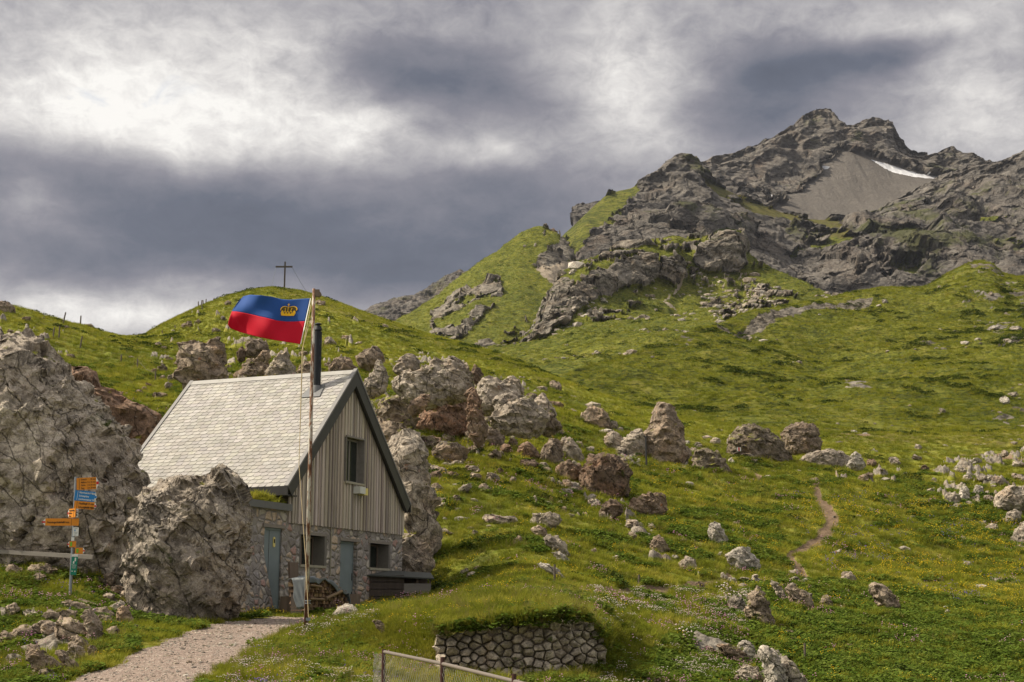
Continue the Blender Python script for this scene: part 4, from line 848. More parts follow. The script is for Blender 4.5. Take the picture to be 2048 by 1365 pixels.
# place it where the photo shows it: scan along the ridge side
best = None
for ii in range(80):
    d_ = ii*.05; q = HO+Gd*(SA-.62)-Nd*d_; uu, vv = proj(q.x, q.y, roofz(SA-.62)); 
    if best is None or abs(uu-633) < best[0]: best = (abs(uu-633), d_)
pc = Vector((SA-.62, best[1], 0)); pz = roofz(pc.x)
qq = HO+Gd*pc.x-Nd*pc.y
ztop = P(634, 664, qq.y).z; zcap = P(634, 646, qq.y).z
mb = MB(); r0 = .125
mb.tube([(pc.x, pc.y, pz-.3), (pc.x, pc.y, ztop)], r0, 24)
for zz in (.3, .55, .8, 1.05): mb.tube([(pc.x, pc.y, pz+zz), (pc.x, pc.y, pz+zz+.012)], r0+.004, 24)
ch = mb.build('stove_pipe', M['stove'], hut, sm=False)
H = zcap-ztop
mb = MB(); mb.tube([(pc.x, pc.y, ztop), (pc.x, pc.y, ztop+H*.18)], r0*.7, 20); mb.tube([(pc.x, pc.y, ztop+H*.18), (pc.x, pc.y, ztop+H*.22), (pc.x, pc.y, ztop+H*.62)], [r0*1.12, r0*1.05, r0*.72], 20); mb.tube([(pc.x, pc.y, ztop+H*.62), (pc.x, pc.y, ztop+H*.8)], r0*.45, 16); mb.tube([(pc.x, pc.y, ztop+H*.8), (pc.x, pc.y, ztop+H*.87), (pc.x, pc.y, ztop+H)], [r0*.9, r0*.85, r0*.3], 20)
mb.build('pipe_cowl', M['stove'], ch)
upl = Vector((SA-S0, 0, zA-zE)).normalized(); nl = Vector((-(zA-zE), 0, SA-S0)).normalized(); bse = Vector((pc.x, pc.y, pz))
mb = MB(); mb.slab([bse+upl*.2+Vector((0, -.24, 0))+nl*.05, bse+upl*.2+Vector((0, .24, 0))+nl*.05, bse-upl*.42+Vector((0, .36, 0))+nl*.045, bse-upl*.42+Vector((0, -.3, 0))+nl*.045], .012)
mb.tube([bse-Vector((0, 0, .1))+nl*.0, bse+Vector((0, 0, .12))], [r0*1.5, r0*1.08], 20); mb.build('pipe_flashing', M['zinc'], ch)
# annex flat roof with turf
mb = MB(); mb.box(aS0-.1, -.021, -.14, -.09, AZ-.02, AZ+.17); mb.box(aS0-.1, aS0-.05, -.09, 3.4, AZ-.02, AZ+.17); mb.build('parapet_sheet', M['zinc'], hut)
mb = MB(); mb.box(aS0-.05, -.02, -.09, 3.4, AZ+.0, AZ+.12); ar = mb.build('turf_roof', M['terr_near'], hut)
# openings
def door(name, h, rec, nb, lab=None):
    z0 = ZB+.05
    mb = MB(); mb.box(h[0]+.07, h[1]-.02, rec, rec+.05, z0, h[3]-.06)
    o = mb.build(name, M['door'], hut)
    mb = MB(); mb.box(h[0]+.001, h[0]+.07, rec-.03, rec+.07, z0, h[3]-.002); mb.box(h[1]-.05, h[1]-.001, rec+.0, rec+.07, z0, h[3]-.002) ; mb.box(h[0]+.07, h[1]-.05, rec-.03, rec-.001, h[3]-.06, h[3]-.002)
    mb.build('door_frame', M['door'], o)
    mb = MB(); zz = (hp(0.5*(527+562), 1148)[1] if nb else hp(697, 1127)[1]); mb.box(h[0]+.14, h[0]+.18, rec-.012, rec, zz-.12, zz+.08); mb.box(h[0]+.12, h[0]+.28, rec-.06, rec-.035, zz, zz+.03); mb.box(h[0]+.14, h[0]+.17, rec-.05, rec-.012, zz, zz+.03); mb.build('door_handle', M['steel'], o)
    return o
da = door('door', d1, .045, True); db = door('door', d2, .12, False)
mb = MB(); dw = d1[1]-d1[0]
mb.box(d1[0]+.30, d1[0]+.312, .038, .043, ZB+.1, d1[3]-.07); mb.build('board_joint', M['verge'], da)
mb = MB(); cx_, cz_ = d1[0]+dw*.62, hp(549, 1082)[1]
mb.tube([(cx_, .043, cz_-.12), (cx_, .025, cz_-.12)], .055, 14); mb.tube([(cx_, .043, cz_+.06), (cx_, .025, cz_+.06)], .05, 14); mb.box(cx_-.05, cx_+.05, .027, .043, cz_-.1, cz_+.05); mb.build('oval_badge', M['yellow'], da)
mb = MB(); mb.box(cx_-.028, cx_+.028, .021, .0265, cz_-.06, cz_+.05); mb.build('badge_centre', M['dark'], da)
for zz in (1.0, .55): mb = MB(); mb.box(d2[1]-.10, d2[1]-.07, .105, .118, ZB+zz*1.25, ZB+zz*1.25+.22); mb.build('hinge', M['dark_metal'], db)
mb = MB(); mb.box(d1[0]-.12, d1[1]+.14, -.05, .42, d1[3], d1[3]+.10); mb.build('lintel', M['conc'], hut)
mb = MB(); mb.box(d2[0]-.05, d2[1]+.16, -.02, .42, d2[3], d2[3]+.09); mb.build('lintel', M['conc'], hut)
def window(h, rec, sill=True, up=False, mat='old_wood'):
    mb = MB(); f = .06
    mb.box(h[0], h[1], rec, rec+.05, h[2], h[2]+f); mb.box(h[0], h[1], rec, rec+.05, h[3]-f, h[3]); mb.box(h[0], h[0]+f, rec, rec+.05, h[2]+f, h[3]-f); mb.box(h[1]-f, h[1], rec, rec+.05, h[2]+f, h[3]-f)
    c_ = h[0]+(h[1]-h[0])*.5; mb.box(c_-.03, c_+.03, rec-.004, rec+.05, h[2]+f, h[3]-f)
    o = mb.build('window', M[mat], hut)
    mb = MB(); mb.box(h[0]+f, h[1]-f, rec+.02, rec+.03, h[2]+f, h[3]-f); mb.build('pane', M['glass'], o)
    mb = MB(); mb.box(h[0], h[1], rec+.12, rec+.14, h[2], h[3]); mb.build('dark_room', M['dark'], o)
    return o
for h in (w1, w2):
    o = window(h, .38)
    mb = MB(); mb.box(h[0]-.04, h[1]+.06, -.04, .38, h[2]-.05, h[2]+.02); mb.build('sill', M['sill'], o)
    mb = MB(); mb.box(h[0]-.12, h[1]+.14, -.015, .40, h[3], h[3]+.09); mb.build('lintel', M['conc'], hut)
    mb = MB(); mb.box(h[1]-.004, h[1]+.12, -.006, .37, h[2]+.021, h[3]-.001); mb.build('reveal', M['plaster'], o); mb = MB(); mb.box(h[0]-.06, h[0]+.004, -.006, .37, h[2]+.021, h[3]-.001); mb.build('reveal', M['plaster'], o)
o = window(uw, .12, mat='grey_wood')
mb = MB(); mb.box(uw[0]-.06, uw[1]+.06, -.13, .12, uw[2]-.06, uw[2]+.0); mb.build('sill', M['sill'], o)
mb = MB(); mb.box(uw[0]-.03, uw[0]+.0, -.10, .16, uw[2], uw[3]); mb.box(uw[1], uw[1]+.03, -.10, .16, uw[2], uw[3]); mb.box(uw[0]-.05, uw[1]+.05, -.12, .16, uw[3]+.001, uw[3]+.05); mb.build('window_casing', M['grey_wood'], o)
# electrical box under the upper window
b = (hp(702, 985)[0], hp(720, 985)[0], hp(702, 985)[1], hp(702, 971)[1])
mb = MB(); mb.box(b[0], b[0]+.34, -.32, -.08, b[2]-.04, b[3]-.04); eb = mb.build('meter_box', M['white'], hut)
mb = MB(); mb.box(b[0]+.36, b[0]+.62, -.26, -.08, b[2]-.06, b[3]-.06); mb.build('meter_box', M['yellow'], hut)
mb = MB(); mb.tube([(b[0]+.15, -.12, b[2]-.04), (b[0]+.25, -.12, b[2]-.22), (b[0]+.4, -.12, b[2]-.2), (b[0]+.5, -.12, b[2]-.06)], .008, 5); mb.build('cable', M['wire'], eb)
sx_ = hp(660, 1100)[0]; mb = MB(); mb.tube([(sx_, -.03, ZC-.02), (sx_, -.03, hp(660, 1153)[1])], .018, 8); mb.build('downpipe', M['sill'], hut)

def loc(s, d, z): return HO+Gd*s-Nd*d+Vector((0, 0, z))
# things standing along the gable wall ------------------------------------------------------------
def gnd(s, d): q = loc(s, d, 0); return LA.height(q.x, q.y)
# wood pile
DO = .8; pile = empty('woodpile', loc(1.9, -.9-DO, 0), math.pi/2-PHI); tag(pile, 'stacked split firewood under a grey tarpaulin beside the rusty flagpole', 'woodpile')
ps0, ps1 = hp(613, 1190, -1.25-DO)[0], hp(692, 1190, -1.25-DO)[0]; pz0 = min(gnd(ps0, -1.2-DO), gnd(ps1, -1.2-DO))-.05; pzt = hp(640, 1159, -1.25-DO)[1]; pmid = (ps0+ps1)/2; pile.location = loc(pmid, -.9-DO, 0)
def pl(s, d, z): return (s-pmid, d+.9, z)
mw, Tw = new_mat('split_firewood'); at = Tw.node('ShaderNodeAttribute', attribute_name='tint'); tc = Tw.node('ShaderNodeTexCoord').outputs['Object']; nn = Tw.noise(Tw.vmath('MULTIPLY', tc, (30, 4, 30)), 1.5, 4)
Tw.out(Tw.mix(1.0, Tw.mix(nn, (.10, .065, .04), (.34, .235, .135)), at.outputs['Color'], 'MULTIPLY'), .85, Tw.bump(nn, .5, .01))
mb = MB(); rr = random.Random(11)
zz = pz0; row = 0
while zz < pzt-.02:
    s = ps0+rr.uniform(0, .05); hh = rr.uniform(.07, .11)
    while s < ps1:
        wd = rr.uniform(.06, .14)
        lim = pzt-.02-max(0, (s-(ps0+(ps1-ps0)*.45)))*.30
        if zz < lim:
            t = rr.uniform(.35, 1.25); mb.cc = (t, t*rr.uniform(.85, 1), t*rr.uniform(.75, 1)); yf = -1.25+rr.uniform(-.05, .06); h2 = hh*rr.uniform(.8, 1.05)
            tri = rr.random() < .55
            a = [(s, zz), (s+wd*.92, zz+rr.uniform(-.01, .01)), (s+wd*(.5 if tri else .9), zz+h2), (s+wd*(.4 if tri else .05), zz+h2*rr.uniform(.85, 1))]
            mb.add([pl(p[0], yf, p[1]) for p in a]+[pl(p[0], yf+.5, p[1]) for p in a], [(0, 1, 2, 3), (7, 6, 5, 4), (0, 4, 5, 1), (1, 5, 6, 2), (2, 6, 7, 3), (3, 7, 4, 0)])
        s += wd
    zz += hh; row += 1
mb.build('firewood_stack', mw, pile, colors=True)
mb = MB(); mb.box(ps0-pmid+.02, ps1-pmid-.02, -.22, .12, pz0, pz0+(pzt-pz0)*.7); mb.build('stack_core', M['dark_wood'], pile)
# logs lying out of line
mb = MB(); mb.cc = (.9, .9, .9)
HP = pzt-pz0; mb.tube([pl(ps0+.9, -1.32, pz0+HP*.50), pl(ps0+1.75, -1.31, pz0+HP*.70)], .045, 6); mb.tube([pl(ps0+.1, -1.31, pz0+HP*.48), pl(ps0+.8, -1.31, pz0+HP*.47)], .035, 6); mb.tube([pl(ps0+.1, -1.31, pz0+HP*.84), pl(ps0+.65, -1.31, pz0+HP*.80)], .03, 6)
mb.build('loose_log', mw, pile, colors=True)
# tarpaulin
nx, ny = 60, 16; vs = []; fs = []
def topz(s): return pzt+.03-max(0, (s-(ps0+(ps1-ps0)*.45)))*.30
for i in range(nx+1):
    a = i/nx
    if a < .22: s, dz = ps0-.10+.04*(a/.22), -HP*.80*(1-a/.22)
    elif a > .88: s, dz = ps1+.05+.10*((a-.88)/.12), -.42*((a-.88)/.12)
    else: s, dz = ps0-.06+(ps1+.11-ps0)*(a-.22)/.66, 0
    for j in range(ny+1):
        q = j/ny; top = topz(min(max(s, ps0), ps1)); fr = (.10+.05*math.sin(s*5.3)+.035*math.sin(s*13+1))
        if q < .7: d = -.70-.60*(q/.7); z = top+.035*math.sin(s*6+q*3)+.02*math.sin(q*9)
        else: d = -1.31-.015*math.sin(s*17); z = top-(q-.7)/.3*fr
        if a < .22: z = top+dz; d = -1.31+.30*(1-q)*(1+.6*a/.22)
        elif a > .88: z = min(z, top)+dz
        vs.append(pl(s+.015*math.sin(z*14+j), d+.02*math.sin(s*13+z*8), z+.01*math.sin(s*19+q*8)))
for i in range(nx):
    for j in range(ny): a = i*(ny+1)+j; fs.append((a, a+1, a+ny+2, a+ny+1))
tp = obj_from('tarpaulin', vs, fs, M['tarp'], pile, True); so_ = tp.modifiers.new('s', 'SOLIDIFY'); so_.thickness = .012
# upright plank + blocks
s_ = hp(588, 1160, -.7)[0]; zt_ = hp(590, 1125, -.7)[1]
mb = MB(); mb.box(-.22, .22, -.03, .03, 0, zt_-gnd(s_, -.7)-.35)
o = mb.build('upright_board', M['old_wood']); o.location = loc(s_, -.72, gnd(s_, -.7)+.35); o.rotation_euler = (R(-4), 0, math.pi/2-PHI); tag(o, 'dark upright board leaning between the annex door and the woodpile', 'board')
def block(s, d, w_, h_, lab):
    bm = bmesh.new(); bmesh.ops.create_cone(bm, cap_ends=True, segments=20, radius1=w_*.53, radius2=w_*.5, depth=h_); 
    for v_ in bm.verts: v_.co.x += .02*math.sin(v_.co.y*20); 
    me = bpy.data.meshes.new('chopping_block'); bm.to_mesh(me); bm.free(); me.materials.append(M['old_wood']); o = bpy.data.objects.new('chopping_block', me); scene.collection.objects.link(o)
    q = loc(s, d, 0); o.location = (q.x, q.y, LA.height(q.x, q.y)+h_/2-.05); tag(o, lab, 'block'); return o
block(hp(583, 1200, -1.2)[0], -1.2, .55, .48, 'chopping block under the upright board left of the woodpile'); block(hp(702, 1205, -1.4)[0], -1.4, .48, .42, 'chopping block in front of the blue-grey middle door')
# hutch with a felt roof at the right corner
hs0, hs1 = hp(735, 1180, -.9)[0], hp(864, 1180, -.9)[0]
u0 = loc(0, 0, 0)
hx = empty('wood_hutch', P(735, 1205, 44.6), R(8)); hx.location.z = LA.height(hx.location.x, hx.location.y)-.1
tag(hx, 'low dark timber hutch with a sloping felt roof at the hut corner', 'hutch')
hz = P(735, 1150, 44.6).z-hx.location.z; wA = (800-735)/2895*44.6; wB = (862-735)/2895*44.6
mb = MB()
for i in range(4): mb.box(0, wA+.1, -.02-.004*(i % 2), .02, hz*i/4+.01, hz*(i+1)/4-.012)
mb.box(wA+.06, wA+.12, -.03, .06, 0, hz-.02); mb.box(0, .03, .02, 1.0, 0, hz-.02); mb.build('front_boards', M['dark_wood'], hx)
mb = MB(); mb.box(wA+.12, wB, -.03, .0, hz*.36, hz*.70); mb.build('pale_board', M['grey_wood'], hx)
mb = MB(); mb.box(wB-.06, wB, .0, .06, 0, hz-.06); mb.box(wA+.5, wA+.56, .0, .06, .0, hz-.06); mb.box(wB-.03, wB, .06, 1.0, 0, hz*.7); mb.box(.03, wB-.03, .95, 1.0, 0, hz-.08); mb.build('corner_post', M['old_wood'], hx)
mb = MB(); mb.slab([(-.08, -.16, hz+.0), (wB+.08, -.16, hz-.10), (wB+.08, 1.1, hz+.10), (-.08, 1.1, hz+.2)], .04); mb.build('felt_roof', M['felt'], hx)
# ------------------------------------------------------------------ rocks
_ico = {}
def ico(n):
    if n not in _ico:
        bm = bmesh.new(); bmesh.ops.create_icosphere(bm, subdivisions=n, radius=1); bm.verts.ensure_lookup_table()
        v = np.array([t.co[:] for t in bm.verts], np.float32); f = np.array([[t.index for t in p.verts] for p in bm.faces], np.int32); bm.free(); _ico[n] = (v/np.linalg.norm(v, axis=1)[:, None], f)
    return _ico[n]
def tri_mesh(name, v, f, mat, sm=True, sharp=28):
    me = bpy.data.meshes.new(name); me.vertices.add(len(v)); me.vertices.foreach_set('co', v.astype(np.float32).ravel()); me.loops.add(f.size); me.loops.foreach_set('vertex_index', f.ravel().astype(np.int32))
    me.polygons.add(len(f)); k = f.shape[1]; me.polygons.foreach_set('loop_start', np.arange(0, f.size, k, dtype=np.int32)); me.polygons.foreach_set('loop_total', np.full(len(f), k, np.int32))
    if sm: me.polygons.foreach_set('use_smooth', np.ones(len(f), bool))
    me.update(calc_edges=True)
    if sharp and sm: me.set_sharp_from_angle(angle=R(sharp))
    me.materials.append(mat); return me
def rough(p, n, size, seed, block=.5, amp=1.0, dip=None, Fc=None):
    """break the smooth body into tilted planar faces at three scales with open joints between them. p in metres, size = mean radius"""
    ax = np.array(dip if dip is not None else (.35, .2, .9), float); ax = ax/np.linalg.norm(ax); a2 = np.cross(ax, (0, 1, 0)); a2 = a2/np.linalg.norm(a2); a3 = np.cross(ax, a2); B = np.stack([a2, a3, ax], 1).astype(np.float32)
    q = p@B; nq = n@B
    for i, (cell, bl, ti, of, cr) in enumerate(((block*1.25*size, .93, .40, .22, .075), (block*.55*size, .9, .36, .14, .050), (block*.25*size, .85, .32, .09, .018), (block*.12*size, .75, .28, .06, .004))):
        if cell < size*.035: break
        q, e = facet(q, nq, cell, seed+i*11, bl, ti*amp, of*amp, (1, .8, 2.1) if i < 2 else (1, 1, 1.5), None, .05)
        nq = normals(q, Fc)
        if cr: q = q-nq*((1-smooth(e, 0, .055))*cr*size*(block/.5)*amp)[:, None]
    q = q+nq*(fbm(q[:, 0]/size*9, q[:, 1]/size*9, q[:, 2]/size*14, 4, seed+7, .6)*size*.012)[:, None]
    return (q@B.T).astype(np.float32)
def normals(v, f):
    a, b, c = v[f[:, 0]], v[f[:, 1]], v[f[:, 2]]; fn = np.cross(b-a, c-a); n = np.zeros_like(v)
    for i in range(3): np.add.at(n, f[:, i], fn)
    return n/np.maximum(np.linalg.norm(n, axis=1)[:, None], 1e-9)
ROCKN = [0]; MOSSP = []
def outline_rock(pts, Y, mat, label, depth=.8, sub=5, block=.5, amp=1.0, dip=None, name='boulder', cat='boulder', group=None, sink=True, autoY=True):
    """a boulder whose front outline follows the photographed one, with its own depth"""
    ROCKN[0] += 1; seed = 100+ROCKN[0]*13
    if autoY:
        vb_ = max(v for u, v in pts); ub_ = sum(u for u, v in pts)/len(pts); hy = LA.hit(min(max(ub_, -100), 2150), vb_-(vb_-min(v for u, v in pts))*.06).y
        if abs(hy-Y)/Y < .3: Y = hy
    if Y < 32.5 and autoY and max(u for u, v in pts) < 300: cu_, cv_ = sum(u for u, v in pts)/len(pts), sum(v for u, v in pts)/len(pts); pts = [(cu_+(u-cu_)*1.22, cv_+(v-cv_)*1.3-3) for u, v in pts]
    Pm = [P(u, v, Y) for u, v in pts]; xz = np.array([(p.x, p.z) for p in Pm]); c = (xz.max(0)+xz.min(0))/2; A_ = 0
    # area centroid
    x0, z0_ = xz[:, 0], xz[:, 1]; x1, z1_ = np.roll(x0, -1), np.roll(z0_, -1); cr = x0*z1_-x1*z0_; A_ = cr.sum()/2
    if abs(A_) > 1e-9: c = np.array([((x0+x1)*cr).sum(), ((z0_+z1_)*cr).sum()])/(6*A_)
    rel = xz-c; size = math.sqrt(abs(A_)/math.pi)
    if sink:      # the body goes on below the turf
        lo_ = rel[:, 1].min(); rel = np.array([(x_*(1.0 if z_ > lo_*.4 else 1.12), z_ if z_ > lo_*.3 else z_-(lo_*.3-z_)*.75) for x_, z_ in rel])
    V, Fc = ico(sub); phi = np.arctan2(V[:, 2], V[:, 0])
    # radial silhouette by ray / polygon intersection
    tab = np.linspace(-math.pi, math.pi, 721); rad = np.zeros(721)
    for i, t in enumerate(tab):
        dx, dz = math.cos(t), math.sin(t); best = 0
        for k in range(len(rel)):
            ax_, az_ = rel[k]; bx, bz = rel[(k+1) % len(rel)]; ex, ez = bx-ax_, bz-az_; den = dx*ez-dz*ex
            if abs(den) < 1e-12: continue
            tt = (ax_*ez-az_*ex)/den; uu = (ax_*dz-az_*dx)/den
            if tt > 0 and -1e-6 <= uu <= 1+1e-6: best = max(best, tt)
        rad[i] = best
    Rr = np.interp(phi, tab, rad); rr_ = np.sqrt(np.maximum(0, 1-V[:, 1]**2)); f = rr_**.72
    p = np.stack([np.cos(phi)*Rr*f, np.sign(V[:, 1])*np.abs(V[:, 1])**.85*size*depth, np.sin(phi)*Rr*f], 1).astype(np.float32)
    rg = np.random.default_rng(seed)
    for _ in range(12):     # broad split faces towards the front and top
        nn_ = rg.normal(size=3); nn_[1] = -abs(nn_[1])*1.3-.2; nn_ /= np.linalg.norm(nn_); sup = (p@nn_).max(); s_ = p@nn_-sup*rg.uniform(.80, .93); p = p-np.where(s_ > 0, s_*.25, 0)[:, None]*nn_
    p = p.astype(np.float32); n = normals(p, Fc); p = rough(p, n, size, seed, block, min(amp, 1)*.9, dip, Fc)
    nn2 = normals(p, Fc); up2 = np.where((nn2[:, 2] > .72) & (p[:, 1] < size*depth*.4))[0]; rg2 = np.random.default_rng(seed)
    if len(up2) and Y < 110:
        kk = rg2.choice(up2, min(len(up2), int(5+26*size*size*.5))); nz2 = fbm(p[kk, 0]*1.3, p[kk, 1]*1.3, p[kk, 2]*1.3, 3, seed); kk = kk[nz2 > .02]; MOSSP.append(p[kk]+np.array([c[0], Y+size*depth*.3, c[1]]))
    me = tri_mesh(name, p, Fc, M[mat]); o = bpy.data.objects.new(name, me); scene.collection.objects.link(o); o.location = (c[0], Y+size*depth*.3, c[1])
    tag(o, label, cat, group); return o
VAR = []
def variants():
    V, Fc = ico(4)
    for i in range(14):
        r_ = np.random.default_rng(500+i); p = V.copy(); p = np.sign(p)*np.abs(p)**.8
        for k in range(9):   # chiselled faces
            n = r_.normal(size=3); n /= np.linalg.norm(n); d = r_.uniform(.55, .85); s_ = p@n-d; p = p-np.where(s_ > 0, s_, 0)[:, None]*n
        p = rough(p.astype(np.float32), normals(p, Fc), .85, 900+i*7, .75, .9, None, Fc); VAR.append((p, Fc))
variants(); VM = {}
def small_rock(u, v, w_, h_, mat, label, group=None, tilt=0, var=None, dep=None, rz=None, lay=None, Y=None, name='boulder', cat='boulder', sinkf=.28):
    """u = centre, v = foot on the ground, w_/h_ visible size in photo px"""
    ROCKN[0] += 1; k = var if var is not None else (ROCKN[0]*5) % 14
    lay = lay or LA; q = lay.hit(u, v); Yq = q.y if Y is None else Y
    if Y is not None: q = Vector((P(u, v, Y).x, Y, lay.height(P(u, v, Y).x, Y)))
    m = Yq/2870.; key = (k, mat)
    if key not in VM: VM[key] = tri_mesh(name, VAR[k][0], VAR[k][1], M[mat])
    o = bpy.data.objects.new(name, VM[key]); scene.collection.objects.link(o)
    H_ = h_*m/(1-sinkf)*.5; o.scale = (w_*m*.5, (dep or min(w_, h_*1.6)*.55)*m, H_); o.rotation_euler = (0, R(tilt), rz if rz is not None else (ROCKN[0]*2.4) % .7-.35)
    o.location = (q.x, Yq+.3*o.scale[1], q.z+H_*(1-2*sinkf)); tag(o, label, cat, group); return o

LAYS = {'A': LA, 'R': LR}; TINY = []
LMK = [(612, 1200, 'the flagpole'), (820, 1000, 'the tall rock pillar'), (1330, 870, 'the rock pinnacle'), (1210, 950, 'the large brown furrowed boulder'), (1515, 890, 'the mossy rock mound'), (1603, 880, 'the tan block stack'), (1670, 920, 'the pale broken ledge'), (1484, 1118, 'the smooth grey slab'), (1437, 1065, 'the white upright rock'), (1520, 1215, 'the lower right boulder pair'), (1640, 1040, 'the worn footpath'), (1770, 1195, 'the split tan rock'), (1550, 1330, 'the white-grey rib'), (880, 810, 'the red-brown triangular rock'), (1010, 830, 'the long cracked block'), (1040, 1290, 'the dry-stone wall'), (1300, 1008, 'the dark brown broken boulder'), (1092, 1040, 'the rounded rock with a turf cap'), (568, 575, 'the hilltop cross'), (400, 720, 'the square-topped rock'), (540, 730, 'the split boulder over the roof'), (735, 700, 'the triangular rock over the roof peak'), (145, 640, 'the left skyline posts'), (220, 800, 'the rust-stained ridge'), (140, 1150, 'the signpost'), (145, 1262, 'the round-backed foreground stone'), (365, 1080, 'the big rounded boulder'), (85, 1320, 'the rough tan foreground stone'), (2035, 990, 'the large boulder at the right edge'), (2060, 1065, 'the lowest boulder at the right edge'), (1928, 985, 'the white shark-fin rock'), (1100, 905, 'the upright tan rock'), (1600, 1200, 'the leaning brown-grey slab'), (1180, 835, 'the dark wedge rock'), (1850, 870, 'the brown grass strip'), (1110, 1090, 'the sliding pale slabs')]
USED = {}
def autolabel(u, v, w_, h_, mat):
    sz = 'tiny' if w_*h_ < 130 else 'small' if w_*h_ < 300 else 'mid-sized' if w_*h_ < 600 else 'larger'
    sh = 'flat' if w_ > 2.1*h_ else 'upright' if h_ > w_*1.0 else 'rounded' if w_ < 1.5*h_ else 'low'
    col = dict(rock_pale='pale', rock_warm='tan', rock_brown='brown', rock_mossy='mossy', rock_white='whitish')[mat]
    for a, b, nm in sorted(LMK, key=lambda t: (t[0]-u)**2+((t[1]-v)*1.3)**2)[:5]:
        du, dv = u-a, v-b; far_ = 'just ' if math.hypot(du, dv) < 60 else 'well ' if math.hypot(du, dv) > 140 else ''
        ver = 'above' if dv < 0 else 'below'; hor = 'left' if du < 0 else 'right'
        if abs(du) > 2.2*abs(dv): r_ = far_+'to the '+hor+' of'
        elif abs(dv) > 2.2*abs(du): r_ = far_+ver
        else: r_ = far_+ver+' and '+hor+' of'
        t = sz+' '+sh+' '+col+' stone '+r_+' '+nm
        if t not in USED: USED[t] = 1; return t
    return t
def zone(lst, group, thr, lay='A'):
    for i, (u, v, w_, h_, mt) in enumerate(lst):
        if w_*h_ < thr: TINY.append((u, v, w_, h_, lay))
        else: small_rock(u, v, w_, h_, mt, autolabel(u, v, w_, h_, mt), group, tilt=(i*37 % 56)-28, rz=(i*1.7) % 3, lay=LAYS[lay])
OR = outline_rock
OR([(-120, 1100), (-130, 700), (-40, 655), (0, 650), (38, 646), (50, 662), (72, 692), (110, 715), (128, 742), (150, 760), (185, 792), (222, 832), (250, 880), (270, 930), (283, 965), (278, 1005), (262, 1030), (250, 1085), (120, 1105)], 37.6, 'rock_big', 'huge pale cracked rock outcrop at the left edge behind the hiking signpost', .62, 7, .26, .95, (-.75, .2, .6), 'rock_outcrop', 'outcrop', autoY=False)
OR([(118, 760), (150, 724), (168, 728), (185, 750), (215, 778), (250, 800), (290, 808), (318, 822), (328, 838), (310, 870), (260, 900), (160, 880)], 50.5, 'rock_red', 'rust-stained rock ridge between the left outcrop and the slate roof', .6, 5, .4, autoY=False)
OR([(250.3, 1030), (247.5, 1008), (258.8, 990), (289.8, 980), (305.8, 978), (324.6, 963), (350.9, 960), (369.7, 948), (393.2, 944), (412.0, 950), (428.0, 935), (444.9, 927), (459.0, 940), (471.2, 965), (482.5, 995), (488.1, 1030), (484.4, 1080), (491.0, 1110), (473.1, 1150), (459.0, 1190), (426.1, 1215), (393.2, 1236), (341.5, 1236), (294.5, 1222), (268.2, 1185), (254.1, 1150), (250.3, 1100), (244.7, 1060)], 34.0, 'rock_big', 'big rounded cracked boulder in front of the hut roof beside the annex door', .72, 7, .36, 1.0, (.5, .1, .6), autoY=False)
OR([(768, 900), (790, 862), (812, 850), (838, 860), (848, 890), (858, 950), (872, 1000), (877, 1045), (868, 1080), (850, 1090), (830, 1085), (795, 1000)], 49.2, 'rock_pale', 'tall pillar of rock rising behind the right corner of the hut', .55, 6, .5, .7, (.1, 0, 1), 'rock_pillar', 'pillar', autoY=False)
OR([(795, 1072), (815, 1068), (845, 1082), (864, 1100), (862, 1135), (840, 1158), (800, 1160), (790, 1120)], 47.6, 'rock_pale', 'lower rock block at the foot of the tall pillar beside the hutch', .7, 5, .6, autoY=False)
# --- cluster behind the hut, on the rise
OR([(750, 815), (775, 790), (800, 785), (825, 795), (833, 830), (820, 870), (800, 898), (770, 885), (748, 850)], 57, 'rock_mossy', 'moss-topped boulder just right of the hut gable peak', .7, 5)
OR([(724, 778), (735, 752), (748, 736), (757, 712), (768, 728), (774, 752), (768, 776), (748, 786)], 63, 'rock_pale', 'pointed rock fin standing above the right slope of the roof', .6, 5)
OR([(707, 714), (730, 700), (750, 690), (764, 705), (768, 720), (740, 730), (720, 728)], 76, 'rock_warm', 'triangular rock on the slope directly above the roof peak', .8, 4)
OR([(788, 738), (800, 715), (812, 707), (830, 712), (840, 728), (835, 742), (805, 745)], 74, 'rock_pale', 'smooth grey boulder left of the big pale cluster behind the hut', .8, 4)
OR([(783, 765), (808, 742), (850, 738), (868, 716), (903, 712), (930, 726), (945, 748), (940, 790), (900, 788), (865, 795), (820, 790)], 69, 'rock_pale', 'broad pale crag at the top of the cluster behind the hut', .7, 6, .38)
OR([(818, 866), (838, 832), (868, 800), (893, 765), (913, 744), (930, 752), (938, 790), (938, 830), (932, 858), (912, 878), (880, 876), (842, 872)], 60, 'rock_red', 'red-brown triangular rock leaning at the centre of the cluster', .65, 6, .5)
OR([(930, 784), (946, 772), (960, 795), (968, 830), (972, 855), (958, 872), (938, 860)], 61.5, 'rock_brown', 'dark narrow rock right of the red-brown triangle', .9, 5)
OR([(953, 778), (965, 752), (1000, 760), (1035, 773), (1043, 790), (1012, 806), (985, 814), (962, 814)], 67, 'rock_pale', 'pale overhanging slab in the right half of the cluster', .8, 5, .5)
OR([(972, 838), (1000, 817), (1030, 800), (1058, 793), (1083, 808), (1100, 835), (1080, 856), (1050, 862), (1005, 853)], 64, 'rock_pale', 'long cracked block below the pale overhanging slab', .8, 5, .4)
OR([(1002, 764), (1022, 750), (1038, 757), (1050, 782), (1020, 778)], 71, 'rock_pale', 'small pointed block on top of the pale overhanging slab', .8, 4)
OR([(940, 748), (950, 727), (962, 740), (968, 757), (952, 764)], 71, 'rock_brown', 'brown tooth of rock on the crest of the cluster', .9, 4)
